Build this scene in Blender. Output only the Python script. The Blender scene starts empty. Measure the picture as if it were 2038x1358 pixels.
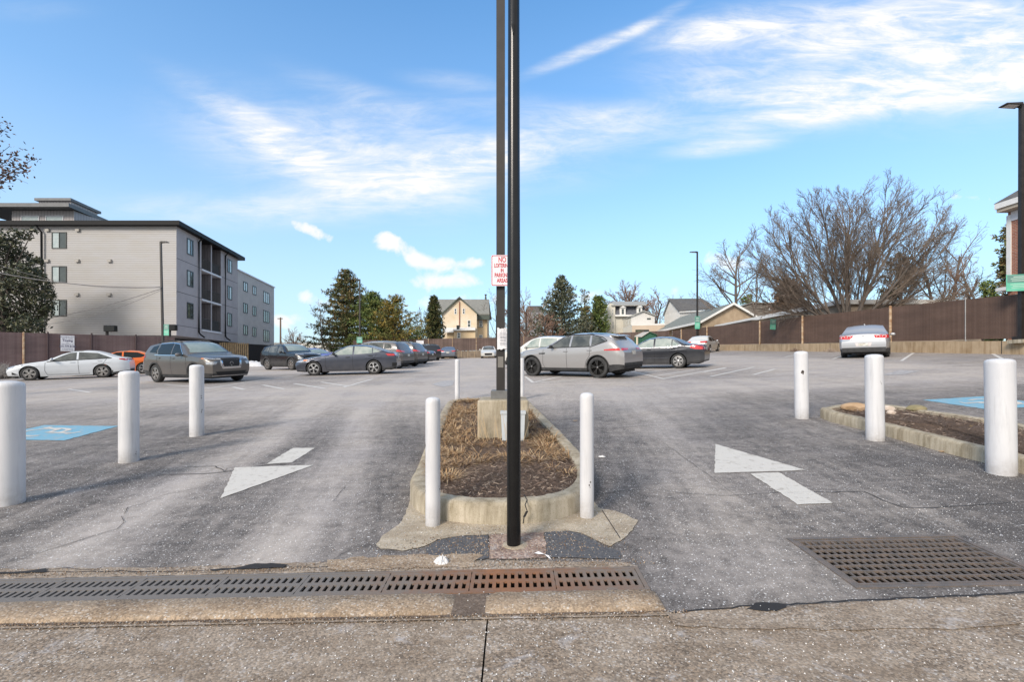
EXPOSURE = 0.85
SKYTINT = (.7, 1.36, 1.66); HORIZON = (4.2, 4.6, 5.0); CLOUD = (5.7, 5.7, 5.7)
import bpy, bmesh, math, random
from mathutils import Vector, Matrix
from mathutils.bvhtree import BVHTree
from math import sin, cos, pi, sqrt, radians, exp, atan2
random.seed(7)
SC = bpy.context.scene
COL = SC.collection
F = 950.0; CX = 1019.0; HY = 730.0          # lens in photo pixels, optical axis, horizon row

# ------------------------------------------------------------------ ground
def pchip(pts):
    xs = [p[0] for p in pts]; ys = [p[1] for p in pts]; n = len(xs)
    d = [(ys[i+1]-ys[i])/(xs[i+1]-xs[i]) for i in range(n-1)]
    m = [d[0]] + [0 if d[i-1]*d[i] <= 0 else 2*d[i-1]*d[i]/(d[i-1]+d[i]) for i in range(1, n-1)] + [d[-1]]
    def f(x):
        if x <= xs[0]: return ys[0]
        if x >= xs[-1]: return ys[-1]
        lo, hi = 0, n-1
        while hi-lo > 1:
            k = (lo+hi)//2
            if xs[k] <= x: lo = k
            else: hi = k
        h = xs[lo+1]-xs[lo]; t = (x-xs[lo])/h
        return ((1+2*t)*(1-t)**2*ys[lo] + t*(1-t)**2*h*m[lo] + t*t*(3-2*t)*ys[lo+1] + t*t*(t-1)*h*m[lo+1])
    return f
ZC = pchip([(-12, -1.36), (-4, -1.345), (1.5, -1.305), (2.5, -1.285), (3.0, -1.262), (3.75, -1.225), (5, -1.16), (8, -1.0), (20, -0.34),
            (40, 0.44), (57, 1.1), (75, 1.6), (110, 2.1), (200, 2.3), (500, 2.3)])
def EX(x):
    if x < 3: return 0.0
    if x < 14: return 0.0024*(x-3)**2
    if x < 22: return 0.29+0.03*(x-14)
    return 0.53
def G(x, y):
    k = min(1.0, max(0.0, (y-2.0)/10.0))
    return ZC(y) + 0.02*max(-45, min(30, x)) + EX(x)*(0.35+0.65*k)
def gp(px, py, dz=0.0):
    """photo pixel -> point on the ground (dz above it)"""
    a = (px-CX)/F; b = (HY-py)/F
    y = 1.5; last = None
    while y < 140:
        v = b*y - (G(a*y, y)+dz)
        if v <= 0:
            lo, hi = y-0.25, y
            for _ in range(30):
                m = (lo+hi)/2
                if b*m-(G(a*m, m)+dz) > 0: lo = m
                else: hi = m
            return Vector((a*hi, hi, b*hi))
        y += 0.25
    return Vector((a*140, 140, b*140))
def P(px, py, Y):
    return Vector(((px-CX)/F*Y, Y, (HY-py)/F*Y))

# ------------------------------------------------------------------ materials
MATS = {}
def new_mat(name):
    m = bpy.data.materials.new(name); m.use_nodes = True
    nt = m.node_tree; b = nt.nodes['Principled BSDF']
    MATS[name] = m
    return m, nt, b
def N(nt, t, **kw):
    n = nt.nodes.new(t)
    for k, v in kw.items():
        if k in n.inputs: n.inputs[k].default_value = v
        else: setattr(n, k, v)
    return n
def L(nt, a, b): nt.links.new(a, b)
def ramp(nt, fac, stops, interp='LINEAR'):
    r = nt.nodes.new('ShaderNodeValToRGB'); r.color_ramp.interpolation = interp
    e = r.color_ramp.elements
    while len(e) < len(stops): e.new(0.5)
    for i, (p, c) in enumerate(stops):
        e[i].position = p; e[i].color = (c[0], c[1], c[2], 1) if not isinstance(c, (int, float)) else (c, c, c, 1)
    L(nt, fac, r.inputs['Fac'])
    return r
def mixc(nt, fac, a, b, mode='MIX'):
    m = nt.nodes.new('ShaderNodeMix'); m.data_type = 'RGBA'; m.blend_type = mode
    for s, v in ((m.inputs[0], fac), (m.inputs[6], a), (m.inputs[7], b)):
        if hasattr(v, 'is_linked'): L(nt, v, s)
        elif isinstance(v, (int, float)): s.default_value = v
        else: s.default_value = (v[0], v[1], v[2], 1)
    return m.outputs[2]
def math_(nt, op, a, b=None, clamp=False):
    m = nt.nodes.new('ShaderNodeMath'); m.operation = op; m.use_clamp = clamp
    for i, v in enumerate((a, b)):
        if v is None: continue
        if hasattr(v, 'is_linked'): L(nt, v, m.inputs[i])
        else: m.inputs[i].default_value = v
    return m.outputs[0]
def coords(nt, kind='pos', scale=(1, 1, 1), rot=(0, 0, 0)):
    if kind == 'pos': o = nt.nodes.new('ShaderNodeNewGeometry').outputs['Position']
    elif kind == 'uv': o = nt.nodes.new('ShaderNodeTexCoord').outputs['UV']
    else: o = nt.nodes.new('ShaderNodeTexCoord').outputs['Object']
    mp = N(nt, 'ShaderNodeMapping'); mp.inputs['Scale'].default_value = scale; mp.inputs['Rotation'].default_value = rot
    L(nt, o, mp.inputs['Vector'])
    return mp.outputs['Vector']
def noise(nt, vec, scale, detail=4, rough=0.55, dist=0.0):
    n = N(nt, 'ShaderNodeTexNoise'); n.inputs['Scale'].default_value = scale
    n.inputs['Detail'].default_value = detail; n.inputs['Roughness'].default_value = rough
    n.inputs['Distortion'].default_value = dist
    L(nt, vec, n.inputs['Vector']); return n.outputs['Fac']
def bumpn(nt, b, h, strength=0.3, dist=0.02):
    n = N(nt, 'ShaderNodeBump'); n.inputs['Strength'].default_value = strength; n.inputs['Distance'].default_value = dist
    L(nt, h, n.inputs['Height']); L(nt, n.outputs['Normal'], b.inputs['Normal'])
def mk(name, c1, c2=None, scale=4, rough=0.6, metal=0.0, bump=0.0, bscale=40, bdist=0.01, kind='pos', stretch=(1, 1, 1), spec=0.5, coat=0.0, lo=0.35, hi=0.65, detail=5):
    m, nt, b = new_mat(name)
    b.inputs['Roughness'].default_value = rough; b.inputs['Metallic'].default_value = metal
    b.inputs['Specular IOR Level'].default_value = spec
    if coat: b.inputs['Coat Weight'].default_value = coat; b.inputs['Coat Roughness'].default_value = 0.06
    b.inputs['Base Color'].default_value = (*c1, 1)
    v = coords(nt, kind, stretch)
    if c2 is not None:
        r = ramp(nt, noise(nt, v, scale, detail), [(lo, c1), (hi, c2)])
        L(nt, r.outputs['Color'], b.inputs['Base Color'])
    if bump: bumpn(nt, b, noise(nt, v, bscale, 3), bump, bdist)
    return m

# ------------------------------------------------------------------ mesh builder
class MB:
    def __init__(s, off=(0, 0, 0)):
        s.v = []; s.f = []; s.uv = None; s.off = Vector(off); s.mi = []
    def add(s, vs, fs, mi=0):
        n = len(s.v); s.v.extend(tuple(v) for v in vs); s.f.extend(tuple(i+n for i in f) for f in fs); s.mi.extend([mi]*len(fs))
        return n
    def box(s, c, d, mat=None, mi=0):
        hx, hy, hz = d[0]/2, d[1]/2, d[2]/2
        vs = [Vector((x, y, z)) for x in (-hx, hx) for y in (-hy, hy) for z in (-hz, hz)]
        c = Vector(c)
        vs = [(mat @ v if mat else v)+c for v in vs]
        s.add(vs, [(0, 1, 3, 2), (4, 6, 7, 5), (0, 4, 5, 1), (2, 3, 7, 6), (0, 2, 6, 4), (1, 5, 7, 3)], mi)
    def box2(s, a, b):
        s.box([(a[i]+b[i])/2 for i in range(3)], [abs(b[i]-a[i]) for i in range(3)])
    def quad(s, a, b, c, d): s.add([a, b, c, d], [(0, 1, 2, 3)])
    def prism(s, poly, z0, z1):
        """poly: list of (x,y) or (x,y,z) ; z0,z1 numbers or functions of (x,y)"""
        n = len(poly); f0 = z0 if callable(z0) else (lambda x, y: z0); f1 = z1 if callable(z1) else (lambda x, y: z1)
        vs = [(p[0], p[1], f0(p[0], p[1])) for p in poly]+[(p[0], p[1], f1(p[0], p[1])) for p in poly]
        s.add(vs, [tuple(range(n-1, -1, -1)), tuple(range(n, 2*n))]+[(i, (i+1) % n, n+(i+1) % n, n+i) for i in range(n)])
    def extr(s, pts, vec):
        """extrude a planar 3-D polygon along a vector"""
        n = len(pts); vec = Vector(vec)
        vs = [Vector(p) for p in pts]+[Vector(p)+vec for p in pts]
        s.add(vs, [tuple(range(n-1, -1, -1)), tuple(range(n, 2*n))]+[(i, (i+1) % n, n+(i+1) % n, n+i) for i in range(n)])
    def tube(s, pts, rad, n=8, cap=True, sq=False):
        pts = [Vector(p) for p in pts]; m = len(pts)
        if not isinstance(rad, (list, tuple)): rad = [rad]*m
        d0 = (pts[1]-pts[0]).normalized()
        ref = Vector((0, 0, 1)) if abs(d0.z) < 0.9 else Vector((1, 0, 0))
        vs = []
        for i in range(m):
            d = (pts[min(i+1, m-1)]-pts[max(i-1, 0)])
            if d.length < 1e-9: d = d0
            d = d.normalized(); u = ref.cross(d)
            if u.length < 1e-4: u = Vector((0, 1, 0)).cross(d)
            u.normalize(); w = d.cross(u)
            for k in range(n):
                a = 2*pi*(k+(0.5 if sq else 0))/n
                vs.append(pts[i]+(u*cos(a)+w*sin(a))*rad[i])
        fs = [(i*n+k, i*n+(k+1) % n, (i+1)*n+(k+1) % n, (i+1)*n+k) for i in range(m-1) for k in range(n)]
        if cap: fs += [tuple(range(n-1, -1, -1)), tuple(range((m-1)*n, m*n))]
        s.add(vs, fs)
    def lathe(s, prof, c=(0, 0, 0), n=24, axis='z', closed=False):
        c = Vector(c); vs = []; m = len(prof)
        for r, h in prof:
            for k in range(n):
                a = 2*pi*k/n
                p = Vector((r*cos(a), r*sin(a), h)) if axis == 'z' else Vector((r*cos(a), h, r*sin(a)))
                vs.append(p+c)
        fs = [(i*n+k, i*n+(k+1) % n, (i+1)*n+(k+1) % n, (i+1)*n+k) for i in range(m-1) for k in range(n)]
        if closed: fs += [((m-1)*n+k, (m-1)*n+(k+1) % n, (k+1) % n, k) for k in range(n)]
        else: fs += [tuple(range(n-1, -1, -1)), tuple(range((m-1)*n, m*n))]
        s.add(vs, fs)
    def build(s, name, mat, parent=None, smooth=None, uv=None):
        me = bpy.data.meshes.new(name)
        o = s.off
        me.from_pydata([(v[0]-o.x, v[1]-o.y, v[2]-o.z) for v in s.v], [], s.f)
        for mm in (mat if isinstance(mat, (list, tuple)) else [mat]): me.materials.append(mm)
        if any(s.mi): me.polygons.foreach_set('material_index', s.mi)
        if uv is not None:
            lay = me.uv_layers.new(name='UVMap')
            for lp in me.loops: lay.data[lp.index].uv = uv[lp.vertex_index]
        bm = bmesh.new(); bm.from_mesh(me); bmesh.ops.recalc_face_normals(bm, faces=bm.faces); bm.to_mesh(me); bm.free()
        if smooth is not None:
            me.shade_smooth(); me.set_sharp_from_angle(angle=radians(smooth))
        ob = bpy.data.objects.new(name, me); COL.objects.link(ob)
        if parent is not None: ob.parent = parent
        elif s.off.length > 0: ob.location = s.off
        return ob
    def part(s, name, mat, parent, smooth=None, label=None):
        ob = s.build(name, mat, parent, smooth)
        if label: ob['label'] = label
        return ob
def tag(o, label, cat, group=None):
    o['label'] = label; o['category'] = cat
    if group: o['group'] = group
    return o
def thing(name, label, cat, loc=(0, 0, 0), rz=0, group=None):
    o = bpy.data.objects.new(name, None); COL.objects.link(o); o.empty_display_size = 0.2
    o.location = loc; o.rotation_euler = (0, 0, rz)
    return tag(o, label, cat, group)
def copy_tree(o, parent=None):
    c = o.copy(); COL.objects.link(c); c.parent = parent
    for ch in o.children: copy_tree(ch, c)
    return c
def struct(o, kind='structure'): o['kind'] = kind; return o
def poly_sheet(name, pts, dz, mat, cut=0.4, mode='structure'):
    """flat marking laid on the ground: world xy polygon"""
    bm = bmesh.new()
    f = bm.faces.new([bm.verts.new((p[0], p[1], 0)) for p in pts])
    bmesh.ops.triangulate(bm, faces=[f])
    for _ in range(5):
        es = [e for e in bm.edges if e.calc_length() > cut]
        if not es: break
        bmesh.ops.subdivide_edges(bm, edges=es, cuts=1, use_grid_fill=False)
        bmesh.ops.triangulate(bm, faces=[f for f in bm.faces if len(f.verts) > 3])
    for v in bm.verts: v.co.z = G(v.co.x, v.co.y)+dz
    bmesh.ops.recalc_face_normals(bm, faces=bm.faces)
    me = bpy.data.meshes.new(name); bm.to_mesh(me); bm.free()
    if len(me.polygons) and me.polygons[0].normal.z < 0: me.flip_normals()
    me.materials.append(mat); ob = bpy.data.objects.new(name, me); COL.objects.link(ob)
    ob['kind'] = mode
    return ob
def jag(pts, step=0.08, amp=0.012, seed=1, closed=True):
    """break straight polygon edges into slightly ragged ones"""
    r = random.Random(seed); out = []; n = len(pts)
    for i in range(n if closed else n-1):
        a = Vector(pts[i][:2]); b = Vector(pts[(i+1) % n][:2]); k = max(1, int((b-a).length/step))
        for j in range(k):
            p = a.lerp(b, j/k)
            out.append((p.x+r.uniform(-amp, amp), p.y+r.uniform(-amp, amp)))
    if not closed: out.append(tuple(pts[-1][:2]))
    return out
def strip(name, pts, w, dz, mat, widths=None, closed=False):
    """ribbon along world xy points lying on the ground"""
    fine = []
    for a, b in zip(pts[:-1], pts[1:]):
        a = Vector(a[:2]); b = Vector(b[:2]); k = max(1, int((b-a).length/0.35))
        fine += [a.lerp(b, j/k) for j in range(k)]
    fine.append(Vector(pts[-1][:2]))
    m = MB(); vs = []; n = len(fine)
    for i, p in enumerate(fine):
        d = (fine[min(i+1, n-1)]-fine[max(i-1, 0)]).normalized(); q = Vector((-d.y, d.x))
        ww = w if widths is None else widths(i/(n-1))
        for sgn in (1, -1):
            c = p+q*ww/2*sgn; vs.append((c.x, c.y, G(c.x, c.y)+dz))
    m.add(vs, [(2*i, 2*i+1, 2*i+3, 2*i+2) for i in range(n-1)])
    o = m.build(name, mat)
    if o.data.polygons[0].normal.z < 0: o.data.flip_normals()
    return struct(o)
def text(s, size, mat, parent, mtx, name='lettering', ext=0.0015, align='CENTER', sx=1.0, bold=0.0):
    cu = bpy.data.curves.new('t', 'FONT'); cu.body = s; cu.size = size; cu.align_x = align; cu.align_y = 'CENTER'; cu.extrude = ext
    cu.offset = bold; cu.resolution_u = 3
    to = bpy.data.objects.new('t', cu); COL.objects.link(to)
    bpy.context.view_layer.update()
    me = bpy.data.meshes.new_from_object(to)
    bpy.data.objects.remove(to); bpy.data.curves.remove(cu)
    me.transform(Matrix.Diagonal((sx, 1, 1, 1))); me.transform(mtx); me.materials.append(mat)
    o = bpy.data.objects.new(name, me); COL.objects.link(o); o.parent = parent
    return o
# ------------------------------------------------------------------ common materials
def asphalt_mat():
    m, nt, b = new_mat('asphalt')
    b.inputs['Roughness'].default_value = 0.85; b.inputs['Specular IOR Level'].default_value = 0.3
    at = N(nt, 'ShaderNodeAttribute'); at.attribute_name = 'salt'
    v = coords(nt); vs = coords(nt, scale=(0.9, 0.28, 1)); vx = coords(nt, scale=(0.18, 0.8, 1))
    big = noise(nt, vs, 1.4, 6, 0.6, 0.4); mid = noise(nt, v, 9, 7, 0.82); fine = noise(nt, v, 90, 3, 0.7); lot = math_(nt, 'ADD', math_(nt, 'MULTIPLY', noise(nt, vx, 1.1, 7, 0.62, 0.6), .6), math_(nt, 'MULTIPLY', noise(nt, coords(nt, scale=(0.5, 1.3, 1), rot=(0, 0, .35)), 3.2, 8, 0.72, 0.5), .55))
    s = math_(nt, 'ADD', at.outputs['Fac'], math_(nt, 'MULTIPLY', math_(nt, 'SUBTRACT', big, 0.5), 0.6))
    s = math_(nt, 'ADD', s, math_(nt, 'MULTIPLY', math_(nt, 'SUBTRACT', lot, 0.575), 1.35))
    s = math_(nt, 'ADD', s, math_(nt, 'MULTIPLY', math_(nt, 'SUBTRACT', mid, 0.5), 1.5))
    s = math_(nt, 'ADD', s, math_(nt, 'MULTIPLY', math_(nt, 'SUBTRACT', fine, 0.5), 0.55))
    px_ = nt.nodes.new('ShaderNodeNewGeometry'); sx_ = N(nt, 'ShaderNodeSeparateXYZ'); L(nt, px_.outputs['Position'], sx_.inputs[0])
    bend = math_(nt, 'MULTIPLY', math_(nt, 'MULTIPLY', math_(nt, 'MINIMUM', sx_.outputs[1], 14.0), 0.22), math_(nt, 'MINIMUM', math_(nt, 'MAXIMUM', math_(nt, 'MULTIPLY', sx_.outputs[0], -1.0), -.55), 1.0))
    cs = N(nt, 'ShaderNodeCombineXYZ'); L(nt, math_(nt, 'MULTIPLY', math_(nt, 'ADD', sx_.outputs[0], bend), 2.6), cs.inputs[0]); L(nt, math_(nt, 'MULTIPLY', sx_.outputs[1], .2), cs.inputs[1])
    streaks = noise(nt, cs.outputs[0], 1.7, 7, .68, .25); nearm = math_(nt, 'SUBTRACT', 1.35, math_(nt, 'MULTIPLY', sx_.outputs[1], .065), True)
    s = math_(nt, 'ADD', s, math_(nt, 'MULTIPLY', nearm, math_(nt, 'MULTIPLY', math_(nt, 'SUBTRACT', streaks, .5), 1.0)), True)
    base = ramp(nt, fine, [(0.25, (0.044, 0.039, 0.036)), (0.5, (0.09, 0.081, 0.076)), (0.78, (0.17, 0.153, 0.143))])
    tint = ramp(nt, noise(nt, v, 0.7, 4), [(0.35, (0.37, 0.335, 0.315)), (0.65, (0.43, 0.38, 0.335))])
    col = mixc(nt, s, base.outputs['Color'], tint.outputs['Color'])
    # loose de-icing grains
    def grains(scale, thr, amt):
        vo = N(nt, 'ShaderNodeTexVoronoi'); vo.inputs['Scale'].default_value = scale; vo.inputs['Randomness'].default_value = 1
        L(nt, v, vo.inputs['Vector'])
        near = math_(nt, 'LESS_THAN', vo.outputs['Distance'], thr)
        sep = N(nt, 'ShaderNodeSeparateColor'); L(nt, vo.outputs['Color'], sep.inputs[0])
        keep = math_(nt, 'LESS_THAN', sep.outputs[0], math_(nt, 'MULTIPLY', noise(nt, v, 1.7, 4), amt))
        return math_(nt, 'MULTIPLY', near, keep), sep.outputs[1]
    g1, c1 = grains(38, 0.19, 0.7); g2, c2 = grains(85, 0.26, 0.7); g3, c3 = grains(17, 0.13, 0.6)
    gr = math_(nt, 'MAXIMUM', math_(nt, 'MAXIMUM', g1, g2), g3)
    col = mixc(nt, math_(nt, 'MULTIPLY', gr, math_(nt, 'ADD', math_(nt, 'MULTIPLY', c1, 0.6), 0.35)), col, (0.74, 0.73, 0.72))
    L(nt, col, b.inputs['Base Color'])
    h = math_(nt, 'ADD', math_(nt, 'MULTIPLY', fine, 0.6), math_(nt, 'MULTIPLY', gr, 0.8))
    bumpn(nt, b, h, 0.55, 0.006)
    return m
ASPHALT = asphalt_mat()
def aggregate(name, c, c2, dark, stone_scale=55, salt=0.35, rough=0.85, bump=0.28):
    """concrete with exposed pebbles"""
    m, nt, b = new_mat(name); b.inputs['Roughness'].default_value = rough; b.inputs['Specular IOR Level'].default_value = 0.3
    v = coords(nt)
    nz = N(nt, 'ShaderNodeTexNoise'); nz.inputs['Scale'].default_value = stone_scale*0.8; L(nt, v, nz.inputs['Vector'])
    vd = N(nt, 'ShaderNodeVectorMath'); vd.operation = 'MULTIPLY_ADD'; L(nt, nz.outputs['Color'], vd.inputs[0]); vd.inputs[1].default_value = (0.9/stone_scale,)*3; L(nt, v, vd.inputs[2])
    vo = N(nt, 'ShaderNodeTexVoronoi'); vo.inputs['Scale'].default_value = stone_scale; L(nt, vd.outputs[0], vo.inputs['Vector'])
    sep = N(nt, 'ShaderNodeSeparateColor'); L(nt, vo.outputs['Color'], sep.inputs[0])
    st = ramp(nt, sep.outputs[0], [(0.0, dark), (0.3, c), (0.6, c2), (0.85, (c2[0]*1.2, c2[1]*1.12, c2[2]*1.05)), (1.0, (0.55, 0.53, 0.5))])
    edge = ramp(nt, vo.outputs['Distance'], [(0.3, 1.0), (0.75, 0.72)])
    col = mixc(nt, 1.0, st.outputs['Color'], edge.outputs['Color'], 'MULTIPLY')
    big = noise(nt, v, 1.6, 6, 0.6, 0.3)
    col = mixc(nt, ramp(nt, big, [(0.3, 0.0), (0.7, 0.55)]).outputs['Color'], col, c2)
    stain = ramp(nt, noise(nt, coords(nt, scale=(1, 2.2, 1)), 3.1, 6, 0.65), [(0.42, (0.76, 0.73, 0.70)), (0.58, (1, 1, 1))])
    col = mixc(nt, 1.0, col, stain.outputs['Color'], 'MULTIPLY')
    if salt:
        sn = noise(nt, v, 5.5, 8, 0.75, 0.6)
        col = mixc(nt, ramp(nt, sn, [(0.56, 0.0), (0.70, salt)]).outputs['Color'], col, (0.6, 0.59, 0.6))
    L(nt, col, b.inputs['Base Color'])
    bumpn(nt, b, math_(nt, 'SUBTRACT', 1.0, vo.outputs['Distance']), bump, 0.006)
    return m
AGG = aggregate('exposed_aggregate', (0.245, 0.195, 0.15), (0.36, 0.295, 0.23), (0.12, 0.095, 0.075), 105, 0.45)
KERBSTONE = aggregate('kerb_aggregate', (0.30, 0.225, 0.155), (0.39, 0.305, 0.22), (0.17, 0.125, 0.09), 105, 0.12)
CONC = aggregate('tan_concrete', (0.39, 0.335, 0.255), (0.46, 0.40, 0.31), (0.29, 0.245, 0.185), 120, 0.2, bump=0.2)
def curb_mat():
    m, nt, b = new_mat('weathered_curb'); b.inputs['Roughness'].default_value = 0.85; b.inputs['Specular IOR Level'].default_value = 0.25
    v = coords(nt)
    c = ramp(nt, noise(nt, v, 3.3, 6, 0.65), [(0.3, (0.30, 0.255, 0.19)), (0.55, (0.43, 0.375, 0.285)), (0.75, (0.50, 0.44, 0.35))])
    vs = coords(nt, scale=(5, 5, 0.6))
    st = ramp(nt, noise(nt, vs, 2.5, 6, 0.7), [(0.35, (0.6, 0.58, 0.52)), (0.58, (1, 1, 1))])
    col = mixc(nt, 1.0, c.outputs['Color'], st.outputs['Color'], 'MULTIPLY')
    sp = ramp(nt, noise(nt, v, 140, 2), [(0.3, (0.6, 0.58, 0.55)), (0.42, (1, 1, 1))])
    col = mixc(nt, 1.0, col, sp.outputs['Color'], 'MULTIPLY')
    L(nt, col, b.inputs['Base Color']); bumpn(nt, b, noise(nt, v, 60, 5, 0.7), 0.4, 0.008)
    return m
CURB = curb_mat()
def paint_mat(name, col, wear=0.45, under=(0.11, 0.108, 0.11)):
    m, nt, b = new_mat(name); b.inputs['Roughness'].default_value = 0.75; b.inputs['Specular IOR Level'].default_value = 0.3
    v = coords(nt)
    a = noise(nt, v, 9, 8, 0.75, 0.3)
    w = ramp(nt, a, [(wear-0.06, 1.0), (wear+0.04, 0.0)])
    f = ramp(nt, noise(nt, v, 120, 3, 0.7), [(0.3, (col[0]*0.82, col[1]*0.82, col[2]*0.82)), (0.7, col)])
    L(nt, mixc(nt, w.outputs['Color'], f.outputs['Color'], under), b.inputs['Base Color'])
    bumpn(nt, b, noise(nt, v, 90, 3), 0.4, 0.004)
    return m
WPAINT = paint_mat('white_road_paint', (0.60, 0.57, 0.52), 0.42, (0.36, 0.33, 0.29))
LPAINT = paint_mat('parking_line_paint', (0.62, 0.60, 0.57), 0.38, (0.3, 0.29, 0.28))
FADED = paint_mat('faded_road_paint', (0.42, 0.40, 0.39), 0.47, (0.24, 0.235, 0.24))
BPAINT = paint_mat('blue_road_paint', (0.19, 0.40, 0.52), 0.45, (0.30, 0.36, 0.39))
CRACK = mk('asphalt_crack', (0.02, 0.019, 0.02), rough=0.95)
def soil_mat(name, a, b_, c_):
    m, nt, b = new_mat(name); b.inputs['Roughness'].default_value = 0.95; b.inputs['Specular IOR Level'].default_value = 0.15
    v = coords(nt, scale=(1, 1, 1))
    c = ramp(nt, noise(nt, v, 45, 6, 0.75, 1.2), [(0.3, a), (0.5, b_), (0.7, c_)])
    L(nt, mixc(nt, ramp(nt, noise(nt, v, 4, 5), [(0.35, 0.0), (0.7, 0.6)]).outputs['Color'], c.outputs['Color'], a), b.inputs['Base Color'])
    bumpn(nt, b, noise(nt, v, 45, 6, 0.75, 1.2), 0.9, 0.03)
    return m
MULCH = soil_mat('mulch_soil', (0.07, 0.049, 0.037), (0.16, 0.112, 0.085), (0.27, 0.20, 0.155))
GAPDIRT = soil_mat('gutter_grit', (0.13, 0.095, 0.075), (0.24, 0.185, 0.145), (0.38, 0.31, 0.26))
GRAVEL = aggregate('pinkish_gravel', (0.30, 0.20, 0.165), (0.42, 0.33, 0.28), (0.14, 0.09, 0.08), 60, 0.5, bump=0.9)
DARKPATCH = mk('asphalt_patch', (0.055, 0.056, 0.062), (0.11, 0.11, 0.115), 55, 0.9, bump=0.6, bscale=90, bdist=0.008)
def rust_iron():
    m, nt, b = new_mat('rusty_iron'); b.inputs['Roughness'].default_value = 0.75; b.inputs['Metallic'].default_value = 0.0
    v = coords(nt)
    pos = nt.nodes.new('ShaderNodeNewGeometry'); sx = N(nt, 'ShaderNodeSeparateXYZ'); L(nt, pos.outputs['Position'], sx.inputs[0])
    near = math_(nt, 'SUBTRACT', 1.0, math_(nt, 'MULTIPLY', math_(nt, 'ABSOLUTE', math_(nt, 'ADD', sx.outputs[0], 0.0)), 0.72), True)
    k = math_(nt, 'ADD', math_(nt, 'MULTIPLY', near, 0.42), math_(nt, 'MULTIPLY', noise(nt, v, 9, 6, 0.7), 0.62))
    c = ramp(nt, k, [(0.36, (0.155, 0.14, 0.128)), (0.52, (0.17, 0.135, 0.11)), (0.70, (0.20, 0.10, 0.055)), (0.9, (0.30, 0.135, 0.06))])
    L(nt, c.outputs['Color'], b.inputs['Base Color']); bumpn(nt, b, noise(nt, v, 70, 4), 0.4, 0.004)
    return m
IRON = rust_iron()
IRON2 = mk('grate_iron', (0.14, 0.125, 0.115), (0.21, 0.165, 0.135), 14, 0.65, 0.4, 0.4, 60, 0.004)
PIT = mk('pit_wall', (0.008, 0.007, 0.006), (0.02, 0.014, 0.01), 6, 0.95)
def bollard_mat():
    m, nt, b = new_mat('white_bollard_paint'); b.inputs['Roughness'].default_value = .45
    v = coords(nt, 'obj'); sp = N(nt, 'ShaderNodeSeparateXYZ'); L(nt, v, sp.inputs[0])
    rnd = N(nt, 'ShaderNodeObjectInfo'); sh = N(nt, 'ShaderNodeVectorMath'); sh.operation = 'ADD'; L(nt, v, sh.inputs[0]); cx = N(nt, 'ShaderNodeCombineXYZ'); L(nt, math_(nt, 'MULTIPLY', rnd.outputs['Random'], 50), cx.inputs[2]); L(nt, cx.outputs[0], sh.inputs[1]); v2 = sh.outputs[0]
    base = ramp(nt, noise(nt, v2, 3, 4), [(.3, (.55, .55, .565)), (.7, (.61, .605, .61))]).outputs['Color']
    mpz = N(nt, 'ShaderNodeMapping'); mpz.inputs['Scale'].default_value = (9, 9, .7); L(nt, v2, mpz.inputs['Vector'])
    streak = ramp(nt, noise(nt, mpz.outputs[0], 2.2, 6, .7), [(.50, 1.0), (.72, .80)]).outputs['Color']
    base = mixc(nt, 1.0, base, streak, 'MULTIPLY')
    low = math_(nt, 'SUBTRACT', 1.0, math_(nt, 'MULTIPLY', sp.outputs[2], 5.0), True)
    grime = math_(nt, 'MULTIPLY', low, ramp(nt, noise(nt, v2, 14, 6, .7), [(.3, .15), (.65, 1.0)]).outputs['Color'])
    base = mixc(nt, math_(nt, 'MULTIPLY', grime, .6), base, (.22, .19, .16))
    mpx = N(nt, 'ShaderNodeMapping'); mpx.inputs['Scale'].default_value = (2, 2, 7); L(nt, v2, mpx.inputs['Vector'])
    sc = ramp(nt, noise(nt, mpx.outputs[0], 6, 7, .75), [(.70, 0.0), (.74, .55)]).outputs['Color']
    base = mixc(nt, sc, base, (.25, .24, .235))
    L(nt, base, b.inputs['Base Color']); bumpn(nt, b, noise(nt, v, 55, 3), .2, .003)
    return m
WHITE_BOL = bollard_mat()
CHIP = mk('chipped_primer', (0.05, 0.04, 0.035), rough=0.9)
BLACKM = mk('black_painted_steel', (0.005, 0.005, 0.0055), (0.009, 0.009, 0.009), 8, 0.26, 0.0, 0.04, 60, 0.003, spec=0.4)
BRONZE = mk('dark_bronze_steel', (0.014, 0.0115, 0.010), (0.024, 0.02, 0.018), 5, 0.5)
BASEGREY = mk('grey_steel_cover', (0.10, 0.10, 0.098), (0.15, 0.15, 0.145), 6, 0.55)
BOXGREY = mk('pale_grey_box', (0.42, 0.46, 0.49), (0.50, 0.53, 0.55), 4, 0.5)
SIGNW = mk('sign_white', (0.78, 0.78, 0.80), (0.70, 0.70, 0.73), 6, 0.4)
SIGNR = mk('sign_red', (0.52, 0.035, 0.05), rough=0.45)
SIGNG = mk('sign_green', (0.10, 0.42, 0.29), (0.16, 0.50, 0.36), 3, 0.4)
SIGNGD = mk('sign_dark_green', (0.12, 0.24, 0.21), rough=0.4)
INK = mk('sign_ink', (0.10, 0.10, 0.16), rough=0.6)
PAPER = mk('weathered_paper', (0.74, 0.73, 0.73), (0.60, 0.59, 0.60), 9, 0.8, bump=0.5, bscale=25, bdist=0.01)
LENS = mk('lamp_lens', (0.5, 0.5, 0.48), rough=0.3)
RUSTPOST = mk('rusted_post', (0.30, 0.17, 0.09), (0.50, 0.40, 0.28), 5, 0.85, bump=0.4, bscale=40)
GALV = mk('galvanised_steel', (0.30, 0.29, 0.28), (0.40, 0.39, 0.37), 7, 0.5, 0.5)

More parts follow.
